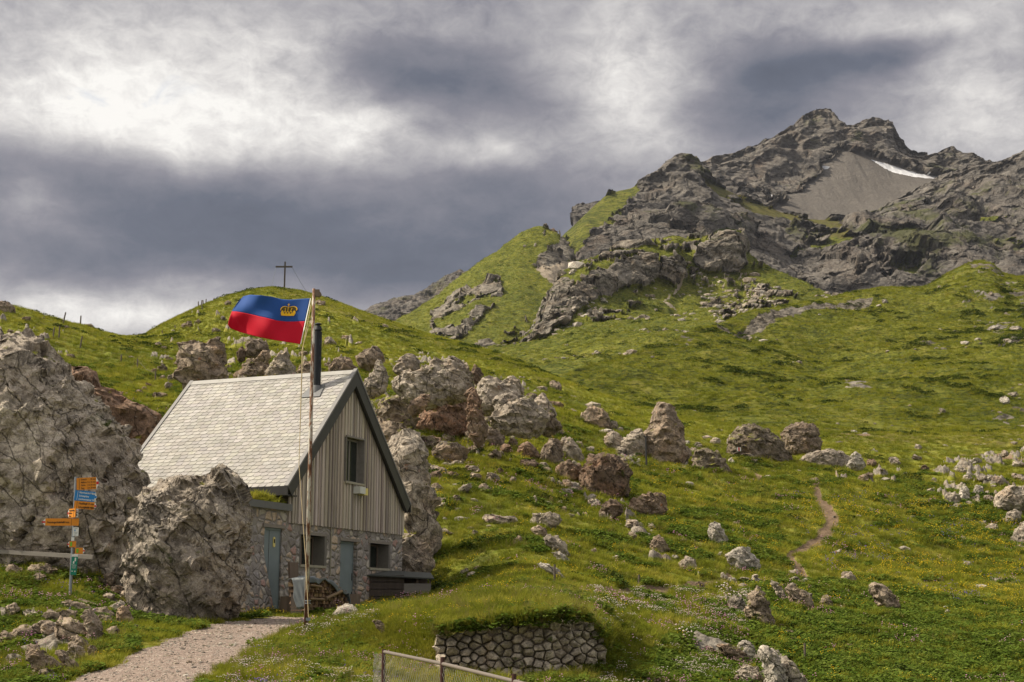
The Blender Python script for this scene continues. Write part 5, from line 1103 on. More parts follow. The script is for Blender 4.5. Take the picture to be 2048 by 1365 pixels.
OR([(815, 815), (830, 795), (850, 786), (862, 793), (850, 815), (828, 826)], 63, 'rock_brown', 'brown block wedged left of the red-brown triangle', .9, 4)
OR([(1060, 815), (1080, 812), (1110, 830), (1125, 850), (1100, 862), (1070, 855)], 66, 'rock_warm', 'low rubble block at the right end of the cluster', .8, 4)
OR([(742, 860), (760, 838), (800, 845), (830, 870), (850, 900), (800, 905), (760, 890)], 58.5, 'rock_warm', 'broad low crag under the moss-topped boulder behind the roof edge', .8, 5)
OR([(835, 800), (858, 775), (885, 770), (890, 800), (870, 830), (845, 830)], 65, 'rock_warm', 'upright tan block behind the left flank of the red-brown triangle', .8, 5)
OR([(925, 868), (950, 850), (985, 852), (1010, 872), (1000, 892), (955, 892)], 62, 'rock_warm', 'cracked tan crag at the foot of the dark narrow rock', .8, 5)
OR([(985, 800), (1010, 786), (1045, 790), (1065, 805), (1040, 825), (1000, 828)], 66, 'rock_pale', 'blocky crag between the pale overhanging slab and the long cracked block', .8, 5)
OR([(1068, 800), (1085, 785), (1100, 800), (1112, 825), (1095, 835), (1075, 825)], 67, 'rock_pale', 'slanting pale rib at the uphill right end of the cluster', .8, 4)
OR([(1110, 905), (1122, 880), (1140, 872), (1158, 892), (1165, 915), (1135, 922)], 71, 'rock_pale', 'pale block uphill right of the upright tan rock', .8, 4)
OR([(862, 905), (880, 888), (915, 885), (940, 900), (925, 918), (885, 920)], 60, 'rock_warm', 'low tan ledge below the red-brown triangle', .8, 4)
OR([(1205, 880), (1220, 862), (1240, 868), (1248, 888), (1230, 898)], 88, 'rock_pale', 'pale block left of the pale cracked rock by the pinnacle', .8, 4)
OR([(590, 742), (605, 722), (632, 725), (640, 745), (615, 756)], 73, 'rock_warm', 'low tan crag between the tilted slab and the stove pipe', .8, 4)
OR([(655, 735), (672, 712), (700, 716), (712, 738), (690, 752), (665, 750)], 70, 'rock_warm', 'tan crag above the roof just right of the stove pipe', .8, 4)
OR([(352, 745), (358, 715), (355, 672), (362, 678), (370, 690), (385, 676), (412, 682), (437, 674), (442, 705), (448, 745), (438, 757), (400, 758), (370, 756)], 78, 'rock_warm', 'square-topped rock above the back end of the roof ridge', .7, 5, .6)
OR([(468, 752), (482, 738), (493, 716), (513, 708), (530, 722), (545, 748), (520, 760), (490, 760)], 72, 'rock_warm', 'split boulder just above the middle of the roof ridge', .8, 5)
OR([(530, 755), (540, 728), (562, 703), (573, 694), (577, 716), (590, 728), (592, 755), (560, 760)], 71, 'rock_pale', 'tilted pale slab above the roof ridge left of the stove pipe', .7, 5)
OR([(488, 690), (500, 676), (520, 678), (538, 690), (536, 702), (512, 708), (494, 706)], 80, 'rock_warm', 'flat-topped block uphill of the split boulder', .8, 4)
OR([(515, 716), (523, 701), (537, 702), (542, 715), (532, 722)], 76, 'rock_warm', 'small block between the flat-topped block and the tilted slab', .8, 4)
OR([(472, 706), (482, 692), (492, 700), (490, 716), (478, 720)], 80, 'rock_brown', 'brown block left of the flat-topped block', .8, 4)
OR([(0, 600), (18, 604), (30, 616), (20, 626), (-20, 626), (-30, 604)], 132, 'rock_warm', 'rock on the skyline at the far left edge', .8, 4)
# --- right half
OR([(1286, 926), (1288, 885), (1297, 858), (1308, 832), (1313, 808), (1326, 799), (1343, 801), (1349, 822), (1360, 845), (1371, 872), (1376, 900), (1368, 928), (1330, 934)], 84, 'rock_warm', 'tall grey rock pinnacle standing alone on the meadow', .75, 6, .42, .8, (.1, 0, 1), 'rock_pinnacle', 'pinnacle')
OR([(1243, 884), (1262, 862), (1282, 858), (1291, 878), (1288, 908), (1266, 914), (1250, 902)], 86, 'rock_pale', 'pale cracked rock touching the left foot of the pinnacle', .8, 5)
OR([(1160, 830), (1178, 813), (1198, 812), (1214, 826), (1222, 852), (1195, 856), (1172, 846)], 98, 'rock_warm', 'dark wedge rock uphill left of the pinnacle', .8, 4)
OR([(1160, 952), (1170, 925), (1183, 910), (1202, 905), (1218, 910), (1240, 912), (1252, 928), (1262, 955), (1254, 980), (1222, 998), (1195, 988), (1172, 975)], 66, 'rock_brown', 'large brown furrowed boulder in the middle of the slope', .8, 6, .4, .9, (.8, 0, .3))
OR([(1072, 930), (1082, 902), (1098, 878), (1110, 876), (1124, 884), (1129, 905), (1118, 928), (1092, 934)], 70, 'rock_warm', 'upright tan rock left of the large brown furrowed boulder', .8, 5, .5, .9, (.9, 0, .2))
OR([(1033, 905), (1036, 890), (1055, 884), (1072, 895), (1078, 910), (1056, 918)], 73, 'rock_brown', 'brown block left of the upright tan rock', .8, 4)
OR([(1108, 955), (1112, 930), (1135, 918), (1162, 930), (1168, 952), (1140, 965)], 68, 'rock_brown', 'cracked brown block leaning on the large furrowed boulder', .8, 4)
OR([(1262, 1018), (1262, 1000), (1290, 988), (1325, 985), (1334, 1002), (1330, 1020), (1300, 1032), (1280, 1030)], 60, 'rock_brown', 'dark brown broken boulder right of centre on the slope', .8, 5, .5)
OR([(1200, 1024), (1208, 1005), (1225, 996), (1243, 1006), (1243, 1024), (1222, 1034)], 60, 'rock_brown', 'round brown rock below the large furrowed boulder', .8, 4)
OR([(1055, 1042), (1065, 1030), (1100, 1024), (1122, 1028), (1122, 1044), (1095, 1058), (1070, 1054)], 53.5, 'rock_pale', 'rounded pale rock with a turf cap right of the hut', .9, 5)
OR([(960, 1034), (978, 1027), (1005, 1034), (1030, 1030), (1038, 1042), (1015, 1048), (975, 1044)], 55, 'rock_pale', 'long flat pale rock right of the pillar', .8, 4)
OR([(1084, 1076), (1096, 1069), (1115, 1072), (1130, 1085), (1140, 1106), (1125, 1112), (1105, 1098)], 50, 'rock_pale', 'pair of pale slabs sliding downhill right of the hut', .8, 4, .5, 1, (.7, 0, .6))
OR([(1060, 1058), (1078, 1050), (1092, 1058), (1094, 1072), (1078, 1074)], 52, 'rock_warm', 'brown-tipped rock just above the pale sliding slabs', .8, 4)
OR([(1102, 1105), (1120, 1103), (1138, 1118), (1140, 1128), (1120, 1122)], 48.5, 'rock_white', 'white flat slab below the pale sliding slabs', .7, 4)
OR([(1072, 1128), (1085, 1125), (1112, 1136), (1135, 1156), (1118, 1156), (1095, 1142)], 42, 'rock_white', 'white flat rock beside the little grey stake', .7, 4)
OR([(1416, 1072), (1420, 1050), (1428, 1040), (1440, 1048), (1452, 1070), (1462, 1086), (1440, 1090), (1424, 1084)], 60, 'rock_white', 'white upright rock with a sharp tip above the grey slab', .7, 5)
OR([(1450, 1108), (1468, 1096), (1498, 1093), (1512, 1112), (1520, 1136), (1498, 1142), (1470, 1138)], 53, 'rock_white', 'smooth grey slab leaning in the grass left of the footpath', .7, 5, .8, .6)
OR([(1357, 1128), (1372, 1112), (1388, 1116), (1397, 1142), (1380, 1140), (1362, 1136)], 51, 'rock_pale', 'pale pointed stone left of the smooth grey slab', .8, 4)
OR([(1300, 1088), (1312, 1070), (1328, 1076), (1336, 1096), (1320, 1104), (1304, 1100)], 56, 'rock_warm', 'tan lumpy rock left of the white upright rock', .8, 4)
OR([(1453, 885), (1470, 862), (1490, 848), (1512, 850), (1535, 858), (1560, 878), (1578, 904), (1574, 920), (1540, 922), (1500, 922), (1466, 916)], 88, 'rock_mossy', 'turf-covered mound of dark rock between the pinnacle and the block stack', .7, 6, .35)
OR([(1563, 868), (1572, 852), (1598, 842), (1620, 846), (1634, 850), (1642, 880), (1640, 905), (1612, 912), (1580, 902)], 93, 'rock_warm', 'stack of rounded tan blocks on the meadow crest', .75, 6, .3)
OR([(1597, 920), (1625, 903), (1658, 898), (1690, 905), (1705, 918), (1700, 935), (1640, 936)], 86, 'rock_pale', 'low pale broken ledge right of the block stack', .7, 5, .3)
OR([(1696, 930), (1702, 912), (1710, 902), (1722, 910), (1732, 930), (1715, 936)], 85, 'rock_white', 'white pointed rock at the end of the pale broken ledge', .8, 4)
OR([(1385, 940), (1390, 900), (1410, 893), (1440, 905), (1462, 938), (1450, 946), (1415, 942)], 82, 'rock_mossy', 'mossy slab with a pale edge right of the pinnacle foot', .7, 5)
OR([(1990, 1008), (1995, 990), (2015, 975), (2045, 968), (2075, 975), (2080, 1012), (2040, 1020)], 76, 'rock_pale', 'large pale boulder at the right edge of the meadow', .8, 5)
OR([(2022, 1082), (2030, 1062), (2048, 1045), (2085, 1035), (2100, 1085), (2050, 1092)], 66, 'rock_pale', 'lower pale boulder cut by the right edge', .8, 5)
OR([(2012, 1042), (2015, 1026), (2032, 1018), (2045, 1026), (2040, 1044), (2024, 1048)], 70, 'rock_pale', 'pale block between the two boulders at the right edge', .8, 4)
OR([(1918, 998), (1922, 978), (1930, 966), (1938, 980), (1940, 1000), (1928, 1004)], 79, 'rock_white', 'white shark-fin rock in the right-hand rubble', .8, 4)
OR([(1890, 1005), (1892, 990), (1912, 982), (1922, 996), (1918, 1010), (1900, 1012)], 77, 'rock_pale', 'round pale rock left of the white shark-fin', .8, 4)
OR([(1946, 985), (1955, 968), (1966, 975), (1968, 990), (1956, 992)], 80, 'rock_white', 'white block right of the shark-fin rock', .8, 4)
OR([(1492, 1225), (1498, 1195), (1514, 1173), (1530, 1192), (1545, 1222), (1551, 1248), (1525, 1256), (1502, 1246)], 41, 'rock_warm', 'tall tan boulder of the pair at the lower right', .8, 6, .6)
OR([(1456, 1205), (1464, 1192), (1482, 1194), (1492, 1206), (1486, 1224), (1476, 1232), (1464, 1220)], 41.6, 'rock_pale', 'smaller grey boulder of the pair at the lower right', .8, 5)
OR([(1566, 1175), (1580, 1170), (1605, 1180), (1624, 1196), (1628, 1220), (1600, 1222), (1582, 1200)], 44.5, 'rock_warm', 'leaning brown-grey slab right of the boulder pair', .6, 5)
OR([(1540, 1162), (1552, 1162), (1566, 1178), (1580, 1206), (1562, 1198)], 45.2, 'rock_pale', 'thin tilted slab between the boulder pair and the leaning slab', .7, 4)
OR([(1739, 1180), (1745, 1166), (1768, 1172), (1792, 1192), (1802, 1216), (1780, 1224), (1755, 1206)], 47, 'rock_warm', 'split tan rock in the leafy plants at the lower right', .8, 5)
OR([(1640, 1212), (1644, 1192), (1656, 1190), (1668, 1208), (1660, 1220)], 44, 'rock_warm', 'upright brown stone right of the leaning slab', .8, 4)
OR([(1683, 1160), (1685, 1145), (1702, 1143), (1714, 1158), (1705, 1168)], 50, 'rock_pale', 'tan stone above the split tan rock', .8, 4)
OR([(1430, 1292), (1448, 1284), (1480, 1298), (1505, 1320), (1500, 1330), (1462, 1318)], 33.5, 'rock_warm', 'long brown slab at the top of the lower outcrop', .6, 5)
OR([(1472, 1315), (1476, 1284), (1500, 1282), (1512, 1300), (1504, 1322), (1488, 1326)], 33.4, 'rock_white', 'white knobbly rock in the lower outcrop', .7, 5)
OR([(1515, 1296), (1535, 1290), (1555, 1310), (1572, 1345), (1580, 1392), (1545, 1392), (1530, 1340)], 32, 'rock_white', 'long white-grey rib running down to the bottom edge', .7, 6, .5, .9, (.8, 0, -.4))
OR([(1560, 1318), (1580, 1318), (1604, 1345), (1628, 1392), (1585, 1392), (1570, 1350)], 33, 'rock_pale', 'tan rib right of the long white-grey rib', .6, 5)
OR([(1475, 1345), (1490, 1330), (1515, 1335), (1530, 1362), (1515, 1375), (1490, 1365)], 31.5, 'rock_pale', 'rounded outcrop left of the long white-grey rib', .8, 5)
# --- foreground left
OR([(113, 1262), (118, 1248), (128, 1243), (150, 1248), (162, 1258), (168, 1272), (160, 1280), (140, 1276), (116, 1272)], 28.2, 'rock_warm', 'round-backed grey stone in the foreground left of the gravel path', .8, 5, .9, .4)
OR([(163, 1240), (175, 1229), (190, 1240), (199, 1262), (195, 1282), (182, 1290), (172, 1282), (176, 1260)], 28.6, 'rock_warm', 'curved upright stone right of the round-backed stone', .8, 5, .8, .6)
OR([(90, 1238), (95, 1226), (120, 1224), (145, 1226), (143, 1240), (115, 1246)], 29.5, 'rock_warm', 'broad flat stone left of the sign foot', .8, 4)
OR([(126, 1212), (135, 1207), (160, 1210), (178, 1220), (165, 1228), (140, 1222)], 31.3, 'rock_warm', 'grey flat stone at the foot of the signpost', .9, 5)
OR([(148, 1200), (160, 1196), (176, 1204), (204, 1212), (200, 1220), (170, 1214)], 32.2, 'rock_warm', 'brown flat stone behind the foot of the signpost', .9, 4)
OR([(214, 1228), (220, 1218), (240, 1207), (246, 1213), (236, 1224), (222, 1232)], 30.2, 'rock_pale', 'pale tilted slab on the edge of the bank', .9, 4)
OR([(22, 1280), (30, 1262), (68, 1255), (90, 1264), (60, 1278), (40, 1286)], 27.2, 'rock_warm', 'low flat stone under the turf in the left foreground', .8, 4)
OR([(52, 1318), (56, 1298), (75, 1300), (95, 1318), (118, 1330), (112, 1346), (80, 1340)], 25.2, 'rock_warm', 'rough tan stone near the bottom left corner', .7, 5)
OR([(112, 1308), (122, 1307), (150, 1328), (158, 1342), (140, 1340), (122, 1324)], 25.8, 'rock_warm', 'wedge stone beside the rough tan stone', .6, 4)
OR([(140, 1300), (145, 1280), (160, 1278), (176, 1296), (168, 1304), (150, 1306)], 27.2, 'rock_warm', 'buried stone below the curved upright stone', .7, 4)
OR([(52, 1140), (62, 1130), (85, 1127), (100, 1130), (114, 1140), (105, 1152), (65, 1152)], 36.2, 'rock_warm', 'brown block in the grass left of the signpost', .9, 4)
OR([(112, 1138), (120, 1130), (135, 1128), (142, 1138), (130, 1144)], 36.6, 'rock_pale', 'small pale block close behind the signpost pole', .9, 4)
OR([(182, 1146), (184, 1134), (192, 1131), (199, 1136), (197, 1147), (188, 1149)], 36.4, 'rock_pale', 'egg-shaped pale stone right of the signpost', .9, 4, 1.2, .3)
OR([(228, 1140), (236, 1112), (250, 1110), (262, 1130), (258, 1146), (240, 1148)], 36, 'rock_pale', 'rough block at the left foot of the big rounded boulder', .9, 4)
OR([(242, 1185), (246, 1158), (268, 1148), (276, 1165), (272, 1188), (255, 1192)], 33.4, 'rock_warm', 'cracked block wedged below the big rounded boulder', .9, 4)
OR([(205, 1172), (210, 1146), (224, 1145), (230, 1165), (226, 1180), (212, 1182)], 34.6, 'rock_warm', 'block in the rough wall left of the big rounded boulder', .9, 4)
OR([(232, 1235), (236, 1222), (250, 1218), (262, 1240), (262, 1256), (245, 1250)], 30.0, 'rock_warm', 'dark sloping stone on the path side of the bank', .7, 4)
OR([(185, 1232), (190, 1222), (210, 1220), (225, 1232), (220, 1240), (200, 1242)], 29.8, 'rock_warm', 'blocky stone under the pale tilted slab', .8, 4)
OR([(663, 1226), (676, 1214), (694, 1208), (708, 1214), (724, 1230), (716, 1240), (690, 1238), (672, 1234)], 31.0, 'rock_white', 'white-grey boulder with a flat top right of the flagpole', .9, 5, .9, .5)
OR([(598, 1268), (604, 1258), (618, 1257), (630, 1264), (626, 1272), (608, 1273)], 29.6, 'rock_white', 'small white rock at the foot of the flagpole', .9, 4)
OR([(742, 1242), (752, 1238), (768, 1248), (778, 1266), (786, 1278), (768, 1270), (754, 1256)], 28.4, 'rock_warm', 'grey sliver of rock in the flowery bank', .6, 4)
OR([(160, 1062), (168, 1045), (185, 1036), (215, 1040), (240, 1052), (248, 1082), (232, 1098), (185, 1096), (166, 1082)], 38.6, 'rock_pale', 'pale rubble mound behind the signboards', .8, 5, .3)
OR([(150, 1084), (158, 1074), (162, 1078), (172, 1094), (168, 1106), (152, 1104)], 37.6, 'rock_pale', 'pointed grey stone close behind the lower signboards', .8, 4)
OR([(48, 1100), (58, 1097), (78, 1096), (84, 1103), (70, 1106), (52, 1106)], 38.2, 'rock_white', 'long white stone lying above the timber rail', .8, 4)
OR([(1090, 466), (1096, 460), (1106, 457), (1115, 462), (1114, 469), (1104, 471), (1094, 470)], 1098, 'rock_brown', 'rounded boulder on the summit of the green shoulder', .9, 4, autoY=False, sink=False)
# --- pieces too many to trace one by one, placed where the photo shows them (u, foot v, width, height, stone)
Z1 = [(925, 986, 48, 16, 'rock_pale'), (985, 966, 44, 20, 'rock_pale'), (945, 948, 28, 18, 'rock_pale'), (870, 944, 26, 14, 'rock_white'), (893, 935, 24, 12, 'rock_white'), (905, 955, 24, 14, 'rock_brown'), (880, 948, 14, 9, 'rock_white'), (915, 930, 30, 9, 'rock_pale'), (1000, 948, 14, 14, 'rock_brown'), (1085, 985, 22, 10, 'rock_warm'), (1135, 975, 18, 20, 'rock_warm'), (1145, 985, 30, 12, 'rock_pale'), (1118, 1010, 22, 8, 'rock_white'), (1127, 1024, 14, 14, 'rock_warm'), (892, 1070, 40, 14, 'rock_pale'), (950, 1070, 16, 9, 'rock_pale'), (890, 1038, 12, 8, 'rock_pale'), (956, 1022, 12, 8, 'rock_pale'), (1035, 1090, 18, 20, 'rock_warm'), (914, 1004, 20, 14, 'rock_warm'), (880, 1018, 30, 14, 'rock_pale'), (940, 908, 60, 14, 'rock_warm'), (990, 918, 40, 20, 'rock_warm'), (1010, 905, 30, 18, 'rock_brown'), (960, 895, 26, 12, 'rock_pale'), (1060, 935, 50, 16, 'rock_brown'), (1095, 945, 30, 12, 'rock_warm'), (1150, 940, 22, 20, 'rock_pale'), (1180, 905, 22, 14, 'rock_pale'), (1240, 905, 30, 14, 'rock_pale'), (1255, 922, 26, 10, 'rock_white'), (1235, 890, 18, 10, 'rock_pale'), (1215, 872, 30, 12, 'rock_warm'), (1230, 855, 18, 14, 'rock_pale'), (1222, 872, 12, 10, 'rock_white'), (1130, 895, 20, 26, 'rock_pale'), (1100, 870, 36, 26, 'rock_warm'), (1058, 872, 30, 20, 'rock_warm'), (1020, 872, 16, 12, 'rock_warm'), (965, 880, 18, 16, 'rock_brown'), (1190, 1020, 26, 26, 'rock_pale'), (1180, 1000, 34, 10, 'rock_pale'), (1205, 1036, 16, 14, 'rock_pale'), (1265, 1052, 32, 16, 'rock_pale'), (1305, 1058, 22, 12, 'rock_pale'), (1225, 1052, 14, 8, 'rock_pale'), (1265, 1078, 20, 14, 'rock_warm'), (1188, 1105, 14, 9, 'rock_warm'), (1160, 1108, 14, 8, 'rock_pale'), (1095, 1118, 10, 6, 'rock_white'), (1232, 1120, 16, 8, 'rock_pale'), (1225, 1140, 14, 8, 'rock_pale'), (945, 1158, 34, 16, 'rock_pale'), (930, 1148, 20, 12, 'rock_pale'), (975, 1162, 22, 12, 'rock_pale'), (955, 1140, 22, 8, 'rock_warm')]
zone(Z1, 'scattered stones between hut and pinnacle', 115)
Z2 = [(1380, 974, 18, 14, 'rock_white'), (1365, 912, 26, 22, 'rock_mossy'), (1372, 892, 18, 12, 'rock_white'), (1395, 898, 20, 14, 'rock_pale'), (1463, 930, 16, 16, 'rock_white'), (1473, 905, 26, 24, 'rock_pale'), (1495, 918, 26, 14, 'rock_pale'), (1492, 885, 16, 14, 'rock_pale'), (1460, 892, 16, 24, 'rock_white'), (1430, 890, 24, 16, 'rock_pale'), (1510, 925, 18, 8, 'rock_white'), (1632, 967, 20, 14, 'rock_warm'), (1672, 1112, 30, 10, 'rock_white'), (1695, 1104, 14, 6, 'rock_white'), (1812, 1102, 26, 9, 'rock_white'), (1715, 935, 26, 14, 'rock_pale'), (1745, 932, 22, 14, 'rock_brown'), (1790, 930, 22, 18, 'rock_pale'), (1835, 920, 26, 10, 'rock_pale'), (1730, 962, 28, 16, 'rock_warm'), (1762, 940, 14, 6, 'rock_pale'), (1770, 962, 18, 8, 'rock_white'), (1740, 955, 14, 12, 'rock_warm'), (1808, 950, 18, 6, 'rock_pale'), (1850, 945, 38, 12, 'rock_brown'), (1868, 965, 12, 10, 'rock_white'), (1838, 898, 20, 9, 'rock_pale'), (1955, 926, 22, 12, 'rock_white'), (1920, 946, 28, 12, 'rock_pale'), (2010, 912, 34, 12, 'rock_pale'), (2038, 935, 30, 14, 'rock_pale'), (1935, 962, 24, 14, 'rock_pale'), (1965, 960, 22, 12, 'rock_pale'), (1995, 968, 20, 20, 'rock_warm'), (1980, 958, 14, 10, 'rock_white'), (1905, 965, 14, 8, 'rock_pale'), (1862, 988, 20, 12, 'rock_pale'), (1980, 1005, 26, 18, 'rock_pale'), (1915, 1016, 22, 10, 'rock_pale'), (1940, 1012, 16, 10, 'rock_pale'), (1985, 1062, 44, 16, 'rock_pale'), (1968, 1052, 14, 10, 'rock_pale'), (2010, 1045, 18, 10, 'rock_pale'), (2042, 1100, 26, 12, 'rock_warm'), (2040, 962, 30, 16, 'rock_pale'), (1720, 1132, 14, 6, 'rock_white'), (1668, 1035, 14, 8, 'rock_white'), (1937, 1132, 18, 9, 'rock_white'), (1785, 1070, 8, 4, 'rock_white')]
zone(Z2, 'scattered stones right of the pinnacle', 115)
Z3 = [(1465, 1166, 18, 14, 'rock_white'), (1448, 1160, 14, 14, 'rock_pale'), (1482, 1180, 26, 14, 'rock_white'), (1460, 1188, 14, 12, 'rock_pale'), (1498, 1186, 20, 12, 'rock_white'), (1487, 1196, 12, 12, 'rock_pale'), (1490, 1164, 18, 12, 'rock_pale'), (1590, 1168, 24, 14, 'rock_white'), (1610, 1170, 22, 14, 'rock_white'), (1585, 1180, 20, 14, 'rock_pale'), (1618, 1200, 20, 18, 'rock_pale'), (1590, 1150, 30, 12, 'rock_pale'), (1440, 1112, 14, 8, 'rock_white'), (1350, 1118, 20, 8, 'rock_white'), (1305, 1088, 14, 10, 'rock_warm'), (1330, 1104, 22, 12, 'rock_brown'), (1365, 1086, 22, 10, 'rock_warm'), (1386, 1082, 12, 8, 'rock_pale'), (1770, 1182, 22, 12, 'rock_pale'), (1720, 1176, 14, 8, 'rock_pale'), (1765, 1240, 22, 8, 'rock_warm'), (1720, 1255, 30, 9, 'rock_brown'), (1693, 1262, 24, 8, 'rock_brown'), (1660, 1258, 12, 6, 'rock_pale'), (1640, 1281, 16, 9, 'rock_white'), (1698, 1298, 22, 10, 'rock_warm'), (1722, 1300, 18, 12, 'rock_warm'), (1716, 1284, 12, 6, 'rock_pale'), (1732, 1262, 18, 8, 'rock_warm'), (1895, 1232, 14, 14, 'rock_white'), (1850, 1172, 14, 6, 'rock_pale'), (1560, 1262, 28, 14, 'rock_brown'), (1578, 1272, 26, 14, 'rock_brown'), (1590, 1288, 22, 12, 'rock_brown'), (1642, 1305, 14, 8, 'rock_white'), (1420, 1306, 22, 14, 'rock_warm'), (1425, 1328, 26, 10, 'rock_white'), (1400, 1180, 22, 20, 'rock_brown'), (1660, 1362, 18, 10, 'rock_white'), (1800, 1150, 22, 6, 'rock_pale'), (1690, 1200, 18, 10, 'rock_pale'), (1470, 1366, 36, 12, 'rock_warm'), (1310, 1365, 40, 10, 'rock_warm')]
zone(Z3, 'scattered stones at the lower right', 110)
Z4 = [(373, 655, 26, 14, 'rock_warm'), (395, 648, 18, 10, 'rock_warm'), (455, 612, 16, 12, 'rock_warm'), (315, 694, 18, 10, 'rock_pale'), (480, 606, 12, 6, 'rock_warm'), (445, 640, 16, 8, 'rock_pale'), (432, 665, 20, 10, 'rock_pale'), (346, 662, 10, 5, 'rock_pale'), (640, 612, 30, 14, 'rock_warm'), (662, 690, 34, 16, 'rock_pale'), (690, 680, 20, 12, 'rock_warm'), (716, 690, 18, 8, 'rock_pale'), (700, 700, 12, 7, 'rock_pale'), (770, 656, 14, 8, 'rock_pale'), (745, 652, 8, 5, 'rock_pale'), (655, 735, 18, 12, 'rock_warm'), (688, 728, 10, 6, 'rock_pale'), (328, 700, 16, 8, 'rock_warm'), (338, 722, 18, 10, 'rock_warm'), (605, 710, 28, 8, 'rock_warm'), (52, 641, 24, 9, 'rock_warm'), (85, 636, 10, 6, 'rock_warm'), (130, 658, 22, 8, 'rock_warm'), (175, 648, 22, 8, 'rock_pale'), (190, 656, 12, 5, 'rock_pale'), (88, 690, 22, 6, 'rock_warm'), (115, 686, 10, 8, 'rock_warm'), (140, 716, 18, 10, 'rock_warm'), (152, 720, 10, 5, 'rock_pale'), (262, 716, 14, 5, 'rock_pale'), (290, 692, 10, 4, 'rock_warm'), (20, 665, 22, 7, 'rock_warm'), (70, 662, 16, 5, 'rock_warm'), (308, 745, 12, 9, 'rock_brown'), (325, 760, 16, 12, 'rock_warm'), (335, 780, 20, 20, 'rock_pale'), (298, 775, 26, 8, 'rock_brown'), (275, 790, 30, 12, 'rock_brown'), (345, 764, 20, 16, 'rock_pale'), (318, 800, 34, 20, 'rock_warm'), (360, 760, 14, 9, 'rock_warm'), (458, 740, 14, 12, 'rock_warm'), (460, 755, 20, 10, 'rock_pale'), (378, 762, 22, 9, 'rock_pale'), (425, 762, 36, 14, 'rock_pale')]
zone(Z4, 'scattered stones on the hill with the cross', 95)
Z7 = [(205, 1150, 22, 14), (222, 1165, 26, 16), (200, 1172, 18, 16), (230, 1190, 30, 16), (215, 1200, 24, 12), (185, 1120, 22, 12), (165, 1150, 18, 12), (250, 1205, 30, 18), (262, 1225, 28, 14), (30, 1150, 40, 16), (12, 1140, 26, 12), (75, 1165, 30, 14), (20, 1230, 44, 16), (60, 1240, 34, 14), (95, 1265, 40, 18), (10, 1290, 40, 20), (30, 1330, 44, 18), (205, 1255, 30, 22), (222, 1275, 26, 20), (150, 1318, 40, 20), (85, 1362, 40, 18), (185, 1310, 22, 14), (240, 1248, 22, 14), (268, 1262, 18, 10)]
zone([(u, v, w_, h_*1.35, ('rock_warm', 'rock_pale', 'rock_warm')[i % 3]) for i, (u, v, w_, h_) in enumerate(Z7)], 'stones of the left foreground bank', 50)
rr = random.Random(77); Z6 = []
for i in range(72):
    if i < 34: u, v, k_ = rr.uniform(745, 1120), rr.uniform(770, 900), 1.25
    elif i < 56: u, v, k_ = rr.uniform(860, 1290), rr.uniform(885, 1010), 1.0
    else: u, v, k_ = rr.uniform(270, 740), rr.uniform(700, 790), .9
    h_ = rr.uniform(7, 20)*k_; Z6.append((u, v, h_*rr.uniform(1.0, 2.2), h_, rr.choice(['rock_pale', 'rock_warm', 'rock_warm', 'rock_brown', 'rock_mossy'])))
zone(Z6, 'rubble around the crags behind the hut', 150)
rr = random.Random(21)
Z5 = [(1886, 826, 10, 9), (1878, 828, 8, 6), (2012, 808, 16, 11), (2028, 794, 14, 9), (2040, 798, 8, 6), (1985, 824, 8, 5), (2000, 826, 9, 4), (1770, 606, 9, 6), (1758, 612, 9, 5), (1984, 592, 12, 6), (2032, 662, 20, 9), (1990, 660, 16, 8), (1784, 852, 6, 4), (1750, 848, 7, 5), (1705, 855, 6, 4), (1676, 848, 8, 4), (1820, 812, 8, 3), (1640, 630, 6, 4), (1390, 822, 5, 3), (1775, 704, 9, 3)]
for i in range(0):
    Z5.append((rr.uniform(1600, 2044), rr.uniform(690, 856), rr.uniform(2.5, 6), rr.uniform(2, 4)) if i % 3 else (rr.uniform(1860, 2044), rr.uniform(600, 720), rr.uniform(3, 9), rr.uniform(2, 5)))
zone([(t[0], t[1], t[2]*1.3, t[3]*1.4, 'rock_white' if i % 3 else 'rock_pale') for i, t in enumerate(Z5)], 'stones dotted over the right-hand pasture', 90, 'R')

# ------------------------------------------------------------------ dry-stone wall of the terrace
rr = random.Random(31)
def wall_base(u): return np.interp(u, [868, 900, 1000, 1100, 1160, 1215], [1352, 1390, 1392, 1378, 1350, 1300])
def wall_top(u): return np.interp(u, [868, 890, 905, 980, 1080, 1140, 1175, 1195, 1215], [1262, 1266, 1260, 1246, 1241, 1231, 1236, 1262, 1290])
Yw = lambda u: 24.9+np.interp(u, [868, 1100, 1215], [0, 0, .9])
seeds = []
for _ in range(9000):
    u, v = rr.uniform(862, 1222), rr.uniform(1228, 1400); d0 = 12 if rr.random() < .5 else 17
    if all(((u-a)/1.25)**2+(v-b)**2 > max(d0, c_)**2 for a, b, c_ in seeds): seeds.append((u, v, d0*.8))
def clip(poly, nx_, ny_, c_):
    out = []
    for i in range(len(poly)):
        p, q = poly[i], poly[(i+1) % len(poly)]; a = p[0]*nx_+p[1]*ny_-c_; b = q[0]*nx_+q[1]*ny_-c_
        if a <= 0: out.append(p)
        if (a < 0) != (b < 0) and a != b: t = a/(a-b); out.append((p[0]+(q[0]-p[0])*t, p[1]+(q[1]-p[1])*t))
    return out
mb = MB(); SS = [(u/1.25, v) for u, v, _ in seeds]
